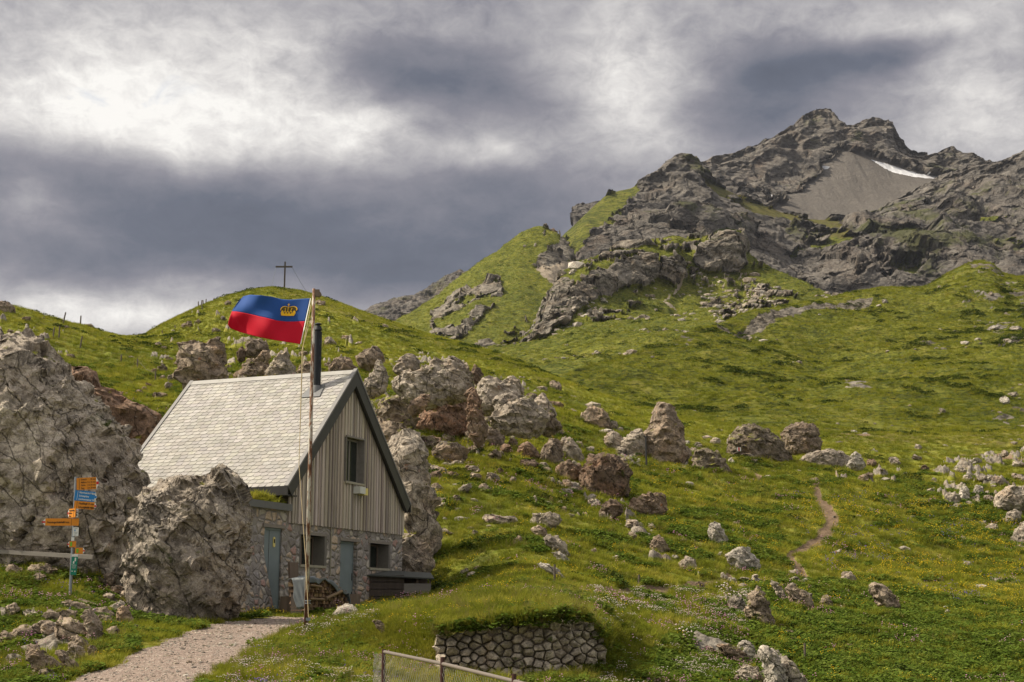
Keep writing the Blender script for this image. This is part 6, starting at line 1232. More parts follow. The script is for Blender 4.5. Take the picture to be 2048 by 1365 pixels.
for i, (sx0, sy0) in enumerate(SS):
    u, v = seeds[i][:2]
    if not (868 < u < 1214 and wall_top(u)+4 < v < wall_base(u)): continue
    poly = [(sx0-30, sy0-30), (sx0+30, sy0-30), (sx0+30, sy0+30), (sx0-30, sy0+30)]
    for j, (tx, ty) in enumerate(SS):
        if j != i and abs(tx-sx0) < 50 and abs(ty-sy0) < 50:
            nx_, ny_ = tx-sx0, ty-sy0; poly = clip(poly, nx_, ny_, (tx*tx+ty*ty-sx0*sx0-sy0*sy0)/2)
            if len(poly) < 3: break
    if len(poly) < 3: continue
    cx, cy = sum(p[0] for p in poly)/len(poly), sum(p[1] for p in poly)/len(poly); n = len(poly); bt = (wall_base(u)-v)*.0016; tx_, ty_ = rr.uniform(-.006, .006), rr.uniform(-.006, .006); pj = rr.uniform(-.05, .06)
    def ring(k, dy, jt=0): return [P((cx+(p[0]-cx)*k+rr.uniform(-jt, jt))*1.25, cy+(p[1]-cy)*k+rr.uniform(-jt, jt), Yw(u)+bt+dy+pj+(p[0]-cx)*tx_+(p[1]-cy)*ty_) for p in poly]
    r0, r1, r2 = ring(.95, .28), ring(.96, .07, .3), ring(.74, -.015, .8); cc = P((cx)*1.25, cy, Yw(u)+bt+pj-.035-rr.uniform(0, .02))
    mb.add(r0+r1+r2+[cc], [(a, (a+1) % n, n+(a+1) % n, n+a) for a in range(n)]+[(n+a, n+(a+1) % n, 2*n+(a+1) % n, 2*n+a) for a in range(n)]+[(2*n+a, 2*n+(a+1) % n, 3*n) for a in range(n)])
# fill behind the joints
for u in range(872, 1212, 10):
    t_, b_ = wall_top(u)+10, wall_base(u); q0, q1 = P(u, t_, Yw(u)+.30), P(u+10, b_, Yw(u)+.2); mb.box(q0.x, q1.x, q0.y, q0.y+.2, q1.z-.3, q0.z)
o = mb.build('dry_stone_wall', M['wall_stone']); tag(o, 'dry-stone terrace wall with turf hanging over its top in the foreground', 'wall')

# ------------------------------------------------------------------ flagpole and flag
fb = P(612, 1270, 29.5); fb.z = min(fb.z, LA.height(fb.x, fb.y)+.02); ft = P(628, 578, 29.5)
fp = empty('flagpole', fb); tag(fp, 'tall rusty flagpole with peeling white paint in front of the hut', 'flagpole')
Hh = ft.z-fb.z; dxp = ft.x-fb.x
mb = MB(); mb.tube([(0, 0, -.3), (dxp*.5, 0, Hh*.5), (dxp, 0, Hh)], [.050, .042, .034], 14); pole = mb.build('pole', M['pole'], fp, True)
def lp(u, v, dy=-.07): q = P(u, v, 29.5+dy); return q-fb
mb = MB(); mb.box(dxp-.02, dxp+.12, -.03, .03, Hh-.16, Hh-.02); mb.tube([(dxp+.10, -.05, Hh-.12), (dxp+.10, .05, Hh-.12)], .06, 14); mb.build('pulley', M['old_wood'], fp)
mb = MB(); mb.tube([lp(624, 600), lp(606, 695), lp(598, 930), lp(612, 1130), lp(617, 1235)], .0075, 5); mb.build('halyard', M['rope'], fp)
mb = MB(); mb.tube([lp(629, 600, .07), lp(621, 640, .02), lp(604, 700), lp(603, 745), lp(598, 930, -.09)], .006, 5); mb.build('halyard', M['rope'], fp)
mb = MB(); mb.box(-.0, .09, -.09, -.05, .28, .34); mb.tube([(0.02, 0, .62), (0.02, 0, .64)], .066, 12); mb.tube([(0.02, 0, .67), (0.02, 0, .69)], .066, 12); mb.build('cleat', M['steel'], fp)
# flag surface: s along the fly (0 hoist .. 1), t down (0 top .. 1)
TOP = [(0, 622, 597), (.12, 604, 598), (.25, 580, 600), (.38, 563, 599), (.5, 545, 594), (.65, 522, 591), (.8, 500, 590), (.92, 487, 593), (1, 480, 600)]
BOT = [(0, 602, 689), (.2, 577, 685), (.4, 545, 680), (.6, 510, 673), (.8, 478, 664), (.93, 461, 657), (1, 456, 650)]
def fl(s, t, off=0):
    ut = np.interp(s, [a[0] for a in TOP], [a[1] for a in TOP]); vt = np.interp(s, [a[0] for a in TOP], [a[2] for a in TOP]); ub = np.interp(s, [a[0] for a in BOT], [a[1] for a in BOT]); vb_ = np.interp(s, [a[0] for a in BOT], [a[2] for a in BOT])
    bow = 4*t*(1-t); u = ut+(ub-ut)*t-bow*s*4; v = vt+(vb_-vt)*t+bow*(2.5*math.sin(s*5))*.8
    Yd = 29.5+.17*math.sin(s*7.5+t*2.2)*max(s, 0)**.5+.05*math.sin(s*15-t*5+1)*s+.05*math.sin((s*1.2+t)*8)*s+.25*s
    a = P(u, v, Yd); return a+Vector((0, -off, 0))
def fsurf(name, s0, s1, t0, t1, n, m_, mat, off=0):
    vs = [fl(s0+(s1-s0)*i/n, t0+(t1-t0)*j/m_, off) for i in range(n+1) for j in range(m_+1)]
    fs = [(i*(m_+1)+j, i*(m_+1)+j+1, (i+1)*(m_+1)+j+1, (i+1)*(m_+1)+j) for i in range(n) for j in range(m_)]
    return obj_from(name, vs, fs, mat, None, True)
flag = empty('flag', fl(0, .5)); tag(flag, 'blue and red flag with a golden crown flying from the rusty pole', 'flag')
def under(o, par):
    o.parent = par; o.matrix_parent_inverse.identity(); 
    off = Vector(par.location); 
    for v_ in o.data.vertices: v_.co -= off
fa = fsurf('blue_stripe', .012, 1, 0, .5, 60, 22, M['flag_blue']); under(fa, flag)
fb_ = fsurf('red_stripe', .012, 1, .5, 1, 60, 22, M['flag_red']); under(fb_, flag)
mb = fsurf('hoist_band', -.012, .012, 0, 1, 1, 30, M['sign_white'], .004); under(mb, flag)
for o_ in (fa, fb_): so_ = o_.modifiers.new('s', 'SOLIDIFY'); so_.thickness = .006; so_.offset = 0
# crown emblem as filled polygons in flag coordinates (x right on the cloth seen from the front = smaller s)
def emblem(name, polys, mat, off):
    bm = bmesh.new(); 
    for pl_ in polys:
        vs = [bm.verts.new((x, y, 0)) for x, y in pl_]; bm.faces.new(vs)
    bmesh.ops.triangulate(bm, faces=bm.faces); bmesh.ops.subdivide_edges(bm, edges=bm.edges, cuts=2, use_grid_fill=True)
    for v_ in bm.verts: v_.co = fl(.255-v_.co.x*.095, .245-v_.co.y*.125, off)-Vector(flag.location)
    me = bpy.data.meshes.new(name); bm.to_mesh(me); bm.free(); me.materials.append(mat); o = bpy.data.objects.new(name, me); scene.collection.objects.link(o); o.parent = flag; return o
def arc(cx, cy, rx, ry, a0, a1, n=10): return [(cx+rx*math.cos(R(a0+(a1-a0)*i/n)), cy+ry*math.sin(R(a0+(a1-a0)*i/n))) for i in range(n+1)]
gold = []
gold.append([(-.85, -1), (.85, -1), (1.0, -.45), (.85, -.6), (-.85, -.6), (-1.0, -.45)])
for cx in (-.78, -.39, 0, .39, .78): gold.append(arc(cx, -.42, .17, .36, -90, 270, 14)[:-1])
gold.append([(-.05, .75), (.05, .75), (.05, 1.3), (-.05, 1.3)]); gold.append([(-.16, .98), (.16, .98), (.16, 1.08), (-.16, 1.08)])
out_ = arc(-.5, .15, .62, .62, 200, 60, 12)+arc(.5, .15, .62, .62, 120, -20, 12)+[(1.0, -.2), (-1.0, -.2)]
emblem('crown_arches', [out_], M['flag_black'], .008)
inner = [(x*.93+.0, y*.9) for x, y in out_]
emblem('crown_band', gold, M['flag_gold'], .016)
emblem('crown_ribs', [[(a[0][0], a[0][1]), (a[1][0], a[1][1]), (a[1][0]*.9, a[1][1]*.86), (a[0][0]*.9, a[0][1]*.86)] for a in zip(out_[:-3], out_[1:-2])]+[[(-.04, -.1), (.04, -.1), (.04, .62), (-.04, .62)]]+[[(sg*.3, -.1), (sg*.38, -.1), (sg*.5, .4), (sg*.42, .5)] for sg in (-1, 1)], M['flag_gold'], .012)
emblem('crown_gaps', [arc(cx, -.42, .08, .2, -90, 270, 10)[:-1] for cx in (-.39, 0, .39)], M['flag_black'], .020)

# ------------------------------------------------------------------ summit and hill crosses
def cross_obj(u, vt, vb, Y, arm_v, arm_u0, arm_u1, th, label, lay, guys=None):
    b = P(u, vb, Y); gz_ = b.z; e = empty('wooden_cross', b); tag(e, label, 'cross')
    t = P(u, vt, Y)-b; mb = MB(); mb.box(-th/2+t.x*0, th/2, -th/2, th/2, -3, t.z); mb.build('upright', M['cross_wood'], e)
    a, c = P(arm_u0, arm_v, Y)-b, P(arm_u1, arm_v, Y)-b; mb = MB(); mb.box(a.x, c.x, -th/2-.02, th/2+.02, a.z-th/2, a.z+th/2); mb.build('crossbeam', M['cross_wood'], e)
    if guys:
        for (u0, v0, u1, v1) in guys:
            mb = MB(); mb.tube([P(u0, v0, Y)-b, P((u0+u1)/2, (v0+v1)/2+1, Y)-b, P(u1, v1, Y)-b], .03, 5); mb.build('guy_wire', M['steel'], e)
    return e
cross_obj(568.7, 524, 579, 239, 534, 551.5, 585, .24, 'slender wooden cross with guy wires on the rounded green hilltop', LA, [(552, 536, 541, 580), (584.5, 536, 617, 590), (568, 545, 556, 556)][:2])
cross_obj(1633.5, 218, 230, 2108, 221.5, 1630, 1637.5, .9, 'tiny summit cross on the highest grey peak', LS)

# ------------------------------------------------------------------ fence posts on the hills
def stake(u, vb, hpx, lean, label, group, Y=None, lay=None, wpx=3.2):
    lay = lay or LA; q = lay.hit(u, vb)
    if Y: q = P(u, vb, Y)
    m_ = q.y/2870.; mb = MB(); r_ = max(.03, wpx*m_*.5); H_ = hpx*m_; mb.tube([(0, 0, -.4), (math.tan(R(lean))*H_*.5, .0, H_*.5), (math.tan(R(lean))*H_, 0, H_)], [r_, r_*.95, r_*.85], 7)
    o = mb.build('fence_post', M['post_wood']); o.location = q; return tag(o, label, 'post', group)
for (u, vb, h, le, lab) in ((126, 648, 24, 10, 'leaning grey fence post on the left skyline'), (161, 648, 20, 0, 'upright fence post on the left skyline beside the low rock'), (182, 650, 10, 0, 'short fence post stub at the end of the low skyline rock'), (106, 677, 23, 4, 'thick fence post below the left skyline'), (118, 677, 26, 0, 'fence post just right of the thick one below the left skyline'), (160, 696, 24, 8, 'fence post leaning right in the middle of the left slope'), (242, 725, 16, 0, 'lone fence post above the rust-stained ridge'), (275, 737, 20, -2, 'fence post carrying a wire above the rust-stained ridge'), (311, 762, 20, -2, 'pale fence post lowest on the left slope')):
    stake(u, vb, h, le, lab, 'fence posts on the left hill')
for (u, vb, h, le, lab) in ((397, 612, 11, -4, 'leftmost small fence post of the tight row on the flank of the cross hill'), (403, 610, 11, 2, 'second small post from the left in the tight row on the cross hill'), (406.5, 610, 10, -6, 'slanting middle post of the tight row on the flank of the cross hill'), (412, 607, 9, 0, 'rightmost post of the tight row on the flank of the cross hill'), (428, 600, 5, 0, 'lone stub of a fence post on the skyline uphill of the tight row'), (405, 620, 10, -12, 'strongly tilted post just below the tight row on the cross hill'), (399, 629, 7, -14, 'lowest tilted post under the tight row on the cross hill'), (351, 658, 8, -12, 'small tilted post above the saddle left of the cross hill'), (325, 668, 7, -8, 'small post nearest the saddle between the two hills')):
    stake(u, vb, h, le, lab, 'fence posts on the hill with the cross', wpx=2.4)
for (u, vb, h, lab) in ((1109, 1166, 36, 'thin grey stake beside the white flat rock'), (1278, 1170, 20, 'short brown stake beside the footpath right of the terrace'), (1610, 1322, 34, 'pale wooden stake in the leafy plants at the lower right')):
    stake(u, vb, h, 1, lab, None, wpx=5)
mb = MB(); a, b = P(275, 720, LA.hit(275, 737).y), P(311, 748, LA.hit(311, 762).y); mb.tube([a, (a+b)/2-Vector((0, 0, .2)), b], .011, 5); o = mb.build('fence_wire', M['post_wood']); tag(o, 'slack wire between the two lowest fence posts of the left slope', 'wire')
# black pipe beside the pinnacle
q = P(1293, 930, 83.2); t = P(1291, 874, 83.2); mb = MB(); mb.tube([q, t, t+Vector((-.12, 0, .05))], .055, 8); o = mb.build('black_pipe', M['dark_metal']); tag(o, 'thin black pipe standing against the left side of the pinnacle', 'pipe')
# painted trail marks
for (u, v, Y, lab) in ((1478, 899, 86.6, 'painted red and white trail mark on the rock left of the mossy mound'), (1672, 1107, None, 'painted red and white trail mark on the white stone in the meadow')):
    if Y is None: Y = LA.hit(1672, 1112).y-.15
    e = empty('trail_mark', P(u, v, Y)); tag(e, lab, 'trail mark'); m_ = Y/2870.
    mb = MB(); mb.box(-4*m_, 4*m_, 0, .02, -4*m_, 4*m_); mb.build('white_stripe', M['sign_white'], e); mb = MB(); mb.box(-1.3*m_, 1.3*m_, -.01, .0, -3.6*m_, 3.6*m_); mb.build('red_stripe', M['sign_red'], e)

# ------------------------------------------------------------------ signpost
sb = P(139, 1204, 33.6); sb.z = LA.height(sb.x, sb.y)-.05; SPY = 33.6
sp_o = empty('signpost', sb); tag(sp_o, 'grey steel hiking signpost carrying orange, blue, white and green signs', 'signpost')
def sl_(u, v, dy=0): return P(u, v, SPY+dy)-sb
mb = MB(); mb.tube([sl_(139, 1215), sl_(146, 1080), sl_(152.5, 957)], .036, 12); mb.tube([sl_(152.5, 961), sl_(152.6, 954.5)], .043, 12); mb.build('post', M['steel'], sp_o)
def text_part(txt, loc_, size, mat, parent, rotz=0, roty=0, align='LEFT', sx=1.0):
    cu = bpy.data.curves.new('t', 'FONT'); cu.body = txt; cu.size = size; cu.align_x = align; cu.align_y = 'CENTER'; cu.extrude = 0.001; cu.offset = size*.012
    to = bpy.data.objects.new('t', cu); me = bpy.data.meshes.new_from_object(to); bpy.data.objects.remove(to); bpy.data.curves.remove(cu)
    me.materials.clear(); me.materials.append(mat); o = bpy.data.objects.new('lettering', me); scene.collection.objects.link(o); o.parent = parent; o.location = loc_; o.rotation_euler = (math.pi/2, 0, 0); o.scale = (sx, 1, 1); return o
def board(c_px, w_px, h_px, dirn_, mat, tipm, rows, yaw=0, roll=0, ink='ink', tip=8, dy=-.06, face=True, title='sign_board', strip=False):
    """pointed sign; dirn_ +1 points right, -1 left"""
    q = sl_(c_px[0], c_px[1], dy); m_ = SPY/2870.; e = empty(title, q, 0); e.parent = sp_o; e.rotation_euler = (0, R(roll), R(yaw))
    cy_ = math.cos(R(yaw)); w_, h_ = w_px*m_/cy_, h_px*m_; t_ = tip*m_/cy_
    mb = MB(); mb.box(-w_/2, w_/2, 0, .02, -h_/2, h_/2); b_ = mb.build('panel', mat, e)
    x0 = dirn_*w_/2
    mb = MB(); mb.add([(x0, y_, z_) for y_ in (0, .02) for z_ in (-h_/2, h_/2)]+[(x0+dirn_*t_, 0, 0), (x0+dirn_*t_, .02, 0)], [(0, 1, 4), (2, 5, 3), (0, 4, 5, 2), (1, 3, 5, 4), (0, 2, 3, 1)]); mb.build('tip', M['sign_white'], e)
    mb = MB(); mb.add([(x0+dirn_*.002, -.004, -h_*.12), (x0+dirn_*.002, -.004, h_*.12), (x0+dirn_*t_*.82, -.004, h_*.12), (x0+dirn_*t_*1.02, -.004, 0), (x0+dirn_*t_*.82, -.004, -h_*.12)], [(0, 1, 2, 3, 4)]); mb.build('tip_stripe', tipm, e)
    n = len(rows)
    for i, (l, r_) in enumerate(rows):
        z_ = h_/2-(i+.5)*h_/n*.96-.01; sz = min(h_/n*.78, h_*.40)
        xl = -w_/2+(w_*.22 if dirn_ > 0 else w_*.06); xr = w_/2-w_*.03 if dirn_ > 0 else w_/2-w_*.28
        if l: text_part(l, (xl, -.003, z_), sz, M[ink], e, sx=.8)
        if r_: text_part(r_, (xr, -.003, z_), sz, M[ink], e, align='RIGHT', sx=.8)
    xb = -w_/2+w_*.14 if dirn_ > 0 else w_/2-w_*.22
    if rows: mb = MB(); mb.box(xb-.003, xb+.003, -.004, 0, -h_/2+.01, h_/2-.01); mb.build('divider', M[ink], e)
    return e
board((173, 967.5), 38, 24, 1, M['orange'], M['sign_red'], [('Gritsch', '30 min'), ('Malbun', '2 h 10 min'), ('Sücka', '2 h 20 min'), ('Steg', '2 h 30 min')], yaw=8, roll=-4, tip=5)
board((169.5, 992.5), 41, 20.5, 1, M['blue_sign'], M['blue_sign'], [('Mannheimer Hütte', '4 ½ Std'), ('Schesaplana', ''), ('Liechtensteiner Weg', '')], roll=6, ink='sign_white', tip=4)
board((168.5, 1011), 41, 15, 1, M['orange'], M['sign_red'], [('Naafkopf', '1 h 15 min'), ('Schesaplana Hütte', '5 h 30 min')], roll=4, tip=4)
board((144, 1026.5), 17, 17.5, -1, M['orange'], M['sign_red'], [('Augstenberg', ''), ('Malbun', ''), ('Silum', '')], yaw=-40, tip=3)
e = board((124, 1044.5), 67, 14.5, -1, M['orange'], M['sign_red'], [('Nenzingerhimmel', '1 h 30 min')], tip=7)
def plate(c_px, w_px, h_px, mat, title, roll=0, dy=-.06):
    q = sl_(c_px[0], c_px[1], dy); m_ = SPY/2870.; e = empty(title, q); e.parent = sp_o; e.rotation_euler = (0, R(roll), 0); mb = MB(); mb.box(-w_px*m_/2, w_px*m_/2, 0, .01, -h_px*m_/2, h_px*m_/2); mb.build('panel', mat, e); return e, m_
def spots(e, m_, items):
    for nm, x0, x1, z0, z1, mt in items: mb = MB(); mb.box(x0*m_, x1*m_, -.006, -.0005, z0*m_, z1*m_); mb.build(nm, M[mt], e)
e, m_ = plate((154, 1026.5), 4.6, 17, M['sign_white'], 'number_plate', dy=-.09); spots(e, m_, [('mark', -1, 1, -5.5, -2.5, 'ink'), ('mark', -1.2, 1.2, .5, 2.2, 'ink'), ('mark', -.8, .8, 4, 5, 'sign_red')])
e, m_ = plate((151.5, 1064), 11, 17.5, M['sign_white'], 'notice'); spots(e, m_, [('pictogram', -2.5, -.8, 1, 4.5, 'blue_sign'), ('text_line', -3, 3, 6.5, 7.1, 'steel'), ('text_line', -3, 3, -1.5, -1, 'steel'), ('text_line', -2, 3, -3.5, -3, 'steel'), ('text_line', -3, 1, -7, -6.4, 'steel')])
e, m_ = plate((145.5, 1078.5), 6, 6.5, M['sign_white'], 'notice')
e = board((145, 1089), 13.5, 12, -1, M['orange'], M['sign_red'], [], tip=4); mb = MB(); m_ = SPY/2870.; mb.box(-4.5*m_, -1*m_, -.006, -.001, -4*m_, 4.5*m_); mb.build('trail_emblem', M['leaf_green'], e)
e = board((158, 1102), 16, 12, 1, M['orange'], M['sign_red'], [], tip=4); mb = MB(); mb.box(-5*m_, -1*m_, -.006, -.001, -4*m_, 4*m_); mb.build('trail_emblem', M['leaf_green'], e)
e, m_ = plate((149.5, 1111.5), 12.5, 5, M['sign_white'], 'notice', 1.5)
e, m_ = plate((148, 1132), 12, 36, M['green_sign'], 'rescue_notice', 2.5)
spots(e, m_, [('pictogram', .2, 3, 9, 16, 'sign_white'), ('pictogram', -2.6, .1, 4, 9, 'sign_white'), ('text_line', -4.5, 4.5, 1, 1.8, 'sign_white'), ('text_line', -4, 4, -1.5, -1.1, 'sign_white'), ('text_line', -4, 4, -3.2, -2.8, 'sign_white'), ('text_line', -3, 3, -4.9, -4.5, 'sign_white'), ('text_line', -4, -1, -11.5, -10, 'sign_white'), ('text_line', 2, 4, -12, -9.5, 'sign_white')])
# timber rail left
a, b = P(-60, 1100, 36.8), P(185, 1115, 35.6)
mb = MB(); d_ = (b-a).normalized(); mb.add([a+Vector((0, 0, .05)), b+Vector((0, 0, .05)), b+Vector((0, .16, .06)), a+Vector((0, .16, .06)), a+Vector((0, 0, -.05)), b+Vector((0, 0, -.05)), b+Vector((0, .16, -.05)), a+Vector((0, .16, -.05))], [(0, 1, 2, 3), (7, 6, 5, 4), (0, 4, 5, 1), (1, 5, 6, 2), (2, 6, 7, 3), (3, 7, 4, 0)])
mb.build('timber_rail', M['grey_wood']); tag(bpy.context.scene.objects['timber_rail'], 'weathered timber rail lying across the grass behind the signpost', 'rail')

# ------------------------------------------------------------------ chain-link fence in the foreground
fe = empty('chain_link_fence', P(768, 1365, 18)); fo = Vector(fe.location); tag(fe, 'chain-link fence with maroon posts and a grey top rail at the bottom edge', 'fence')
FP = [(767.5, 1299, 18.0, 8), (885, 1314.5, 16.2, 9), (1028, 1348, 14.6, 10), (1200, 1390, 13.2, 11)]
def fpt(u, v, Y): return P(u, v, Y)-fo
for u, v, Y, wp_ in FP:
    t = fpt(u, v, Y); m_ = Y/2880.; mb = MB(); mb.tube([(t.x, t.y, t.z-1.3), (t.x, t.y, t.z)], wp_*m_*.5, 10); mb.build('post', M['maroon'], fe)
RL = [(768, 1304, 18.0), (885, 1328, 16.2), (1028, 1363, 14.6), (1200, 1408, 13.2)]
mb = MB(); mb.tube([fpt(u, v, Y)+Vector((0, -.0, 0)) for u, v, Y in RL], .021, 10); mb.build('top_rail', M['rail'], fe)
cu = bpy.data.curves.new('mesh', 'CURVE'); cu.dimensions = '3D'; cu.bevel_depth = .0016; cu.bevel_resolution = 0
def strand(pts):
    s_ = cu.splines.new('POLY'); s_.points.add(len(pts)-1)
    for p_, q in zip(s_.points, pts): p_.co = (*q, 1)
segs = list(zip(RL[:-1], RL[1:])); D = .032
path = [fpt(*r_) for r_ in RL]; path = [fpt(748, 1302, 18.6)]+path
lens_ = [0]
for a, b in zip(path[:-1], path[1:]): lens_.append(lens_[-1]+(b-a).length)
def along(t):
    t = max(0, min(lens_[-1], t))
    for i in range(len(path)-1):
        if t <= lens_[i+1]: return path[i].lerp(path[i+1], (t-lens_[i])/(lens_[i+1]-lens_[i]))
    return path[-1]
H_f = 1.15; nst = int(lens_[-1]/(2*D))
for k in range(-int(H_f/D/1.7/2)-20, nst+1):
    for sg in (1, -1):
        pts = []
        for j in range(0, int(H_f/(D*1.7))+1):
            t = (k*2*D)+(j*D if sg > 0 else -j*D)+(0 if sg > 0 else H_f/1.7)
            if 0 <= t <= lens_[-1]:
                q = along(t); pts.append((q.x+.006*math.sin(j*2.1+k), q.y-.03+.004*(j % 2)+.012*math.sin(t*5), q.z-.03-j*D*1.7))
            elif len(pts) > 1: strand(pts); pts = []
            else: pts = []
        if len(pts) > 1: strand(pts)
co_ = bpy.data.objects.new('c', cu); me = bpy.data.meshes.new_from_object(co_); bpy.data.objects.remove(co_); me.name = 'wire_mesh'; me.materials.clear(); me.materials.append(M['wire']); o = bpy.data.objects.new('wire_mesh', me); scene.collection.objects.link(o); o.parent = fe

# ------------------------------------------------------------------ three distant hikers
def person(u, v, lay, Y, jacket, label):
    q = P(u, v, Y); h = 1.75; e_ = bpy.data.meshes.new('person')
    joints = [(0, 0, .95), (0, 0, 1.18), (0, 0, 1.42), (0, 0, 1.52), (0, 0, 1.68), (-.1, 0, .9), (-.14, .05, .5), (-.15, 0, .06), (-.15, -.12, .03), (.1, 0, .9), (.14, -.15, .5), (.16, .02, .06), (.16, -.1, .03), (-.2, 0, 1.4), (-.27, .03, 1.14), (-.25, -.1, .92), (.2, 0, 1.4), (.27, .03, 1.14), (.25, -.1, .92)]
    ed = [(0, 1), (1, 2), (2, 3), (3, 4), (0, 5), (5, 6), (6, 7), (7, 8), (0, 9), (9, 10), (10, 11), (11, 12), (2, 13), (13, 14), (14, 15), (2, 16), (16, 17), (17, 18)]
    rad_ = [.15, .15, .17, .06, .11, .1, .075, .05, .045, .1, .075, .05, .045, .07, .05, .04, .07, .05, .04]
    e_.from_pydata(joints, ed, []); o = bpy.data.objects.new('person', e_); scene.collection.objects.link(o)
    m_ = o.modifiers.new('k', 'SKIN'); sub = o.modifiers.new('d', 'SUBSURF'); sub.levels = 1; sub.render_levels = 1
    e_.skin_vertices[0].data
    for sv2, r_ in zip(e_.skin_vertices[0].data, rad_): sv2.radius = (r_, r_)
    e_.skin_vertices[0].data[0].use_root = True
    dg = bpy.context.evaluated_depsgraph_get(); me = bpy.data.meshes.new_from_object(o.evaluated_get(dg)); o.modifiers.clear(); o.data = me; me.materials.clear(); me.materials.append(jacket); o.location = q; tag(o, label, 'person', None)
M['jacket_red'] = simple('jacket_red', (.55, .03, .02), .8); M['jacket_blue'] = simple('jacket_blue', (.03, .16, .30), .8)
person(1372, 531, LM, 790, M['jacket_red'], 'distant hiker in red on the path below the round crag')
person(959, 543, LL, 1048, M['jacket_blue'], 'left of two distant hikers in blue on the green shoulder')
person(963, 544, LL, 1048, M['jacket_blue'], 'right of two distant hikers in blue on the green shoulder')
# ------------------------------------------------------------------ vegetation sources (unlinked meshes used as instances)
def leaf_mat(name, cols, trans=.35, patch=True, bright=1.0):
    m, T = new_mat(name); oi = T.node('ShaderNodeObjectInfo')
    if patch:
        c = grass_colour(T, oi.outputs['Location'], 1.0); c = T.mix(1.0, c, T.ramp(oi.outputs['Random'], cols), 'MULTIPLY')
    else: c = T.ramp(oi.outputs['Random'], cols)
    d = T.node('ShaderNodeBsdfDiffuse'); T.put(d.inputs[0], c); t = T.node('ShaderNodeBsdfTranslucent'); T.put(t.inputs[0], c); mx = T.node('ShaderNodeMixShader'); mx.inputs[0].default_value = trans
    T.l.new(d.outputs[0], mx.inputs[1]); T.l.new(t.outputs[0], mx.inputs[2]); o = T.node('ShaderNodeOutputMaterial'); T.l.new(mx.outputs[0], o.inputs[0]); return m
M['blade'] = leaf_mat('grass_blades', [(0, (.80, .85, .7)), (.35, (1.2, 1.22, 1.0)), (.7, (1.5, 1.45, 1.2)), (.9, (1.0, 1.05, .8)), (1, (1.9, 1.6, 1.5))])
M['straw'] = leaf_mat('dry_grass', [(0, (.20, .15, .07)), (.5, (.26, .20, .09)), (1, (.16, .14, .05))], .3, False)
M['leaf'] = leaf_mat('broad_leaves', [(0, (.065, .105, .016)), (.5, (.10, .145, .022)), (.8, (.15, .19, .035)), (1, (.045, .078, .012))], .3, False)
def fmat(name, a, b): M[name] = leaf_mat(name, [(0, a), (1, b)], .2, False)
fmat('fl_pink', (.62, .40, .42), (.50, .20, .38)); fmat('fl_white', (.55, .42, .38), (.66, .60, .54)); fmat('fl_yellow', (.75, .45, .02), (.72, .58, .05)); fmat('fl_blue', (.12, .10, .55), (.30, .14, .50))
src = {}
def src_obj(coll, name, v, f, mat, mats=None, mi=None):
    me = bpy.data.meshes.new(name); me.from_pydata(v, [], f); me.update(); me.materials.append(mat)
    if mats:
        for m_ in mats: me.materials.append(m_)
        me.polygons.foreach_set('material_index', mi)
    o = bpy.data.objects.new(name, me); coll.objects.link(o); return o
def blade(v, f, x, y, h, w_, ang, lean, seg=2):
    b = len(v); dx, dy = math.cos(ang), math.sin(ang); px, py = -dy, dx
    for i in range(seg+1):
        t = i/seg; r_ = lean*t*t; ww = w_*(1-t*.75)*.5; z = h*t*(1-.25*t*min(1, lean/h)); cx, cy = x+dx*r_, y+dy*r_
        v.append((cx-px*ww, cy-py*ww, z)); v.append((cx+px*ww, cy+py*ww, z))
    for i in range(seg): f.append((b+i*2, b+i*2+1, b+i*2+3, b+i*2+2))
def tuft(coll, name, rr, n, h, rad_, w_, mat, lean=.5):
    v, f = [], []
    for i in range(n):
        a = rr.uniform(0, 6.283); r_ = rad_*math.sqrt(rr.random()); hh = h*rr.uniform(.45, 1.1)
        blade(v, f, r_*math.cos(a), r_*math.sin(a), hh, w_*rr.uniform(.7, 1.3), a+rr.uniform(-.9, .9), hh*rr.uniform(.15, 1)*lean*2)
    return src_obj(coll, name, v, f, M[mat])
rr = random.Random(41)
C_g = bpy.data.collections.new('grass_kinds'); C_t = bpy.data.collections.new('tall_kinds'); C_l = bpy.data.collections.new('leaf_kinds'); C_f = bpy.data.collections.new('flower_kinds')
for i in range(4): tuft(C_g, 'a%d' % i, rr, 26, .095, .11, .011, 'blade', .7)
for i in range(3): tuft(C_g, 'b%d' % i, rr, 34, .16, .10, .010, 'blade', .5)
tuft(C_g, 'c0', rr, 16, .12, .12, .008, 'straw', .5)
for i in range(3): tuft(C_t, 'a%d' % i, rr, 42, .34, .12, .010, 'blade', .5)
for i in range(2): tuft(C_t, 'c%d' % i, rr, 22, .42, .12, .006, 'straw', .35)
for i in range(4):
    v, f = [], []
    for k in range(34):
        a = rr.uniform(0, 6.283); r_ = .17*math.sqrt(rr.random()); z = rr.uniform(.04, .15)*(1-r_*2.5); cx, cy = r_*math.cos(a), r_*math.sin(a); s_ = rr.uniform(.022, .045); t1 = rr.uniform(0, 6.283); tl = rr.uniform(-.5, .5)
        b = len(v); ex, ey = math.cos(t1), math.sin(t1)
        v += [(cx-ex*s_, cy-ey*s_, z), (cx-ey*s_*.7, cy+ex*s_*.7, z+tl*s_), (cx+ex*s_, cy+ey*s_, z+tl*s_*.4), (cx+ey*s_*.7, cy-ex*s_*.7, z-tl*s_)]; f.append((b, b+1, b+2, b+3))
    src_obj(C_l, 'l%d' % i, v, f, M['leaf'])
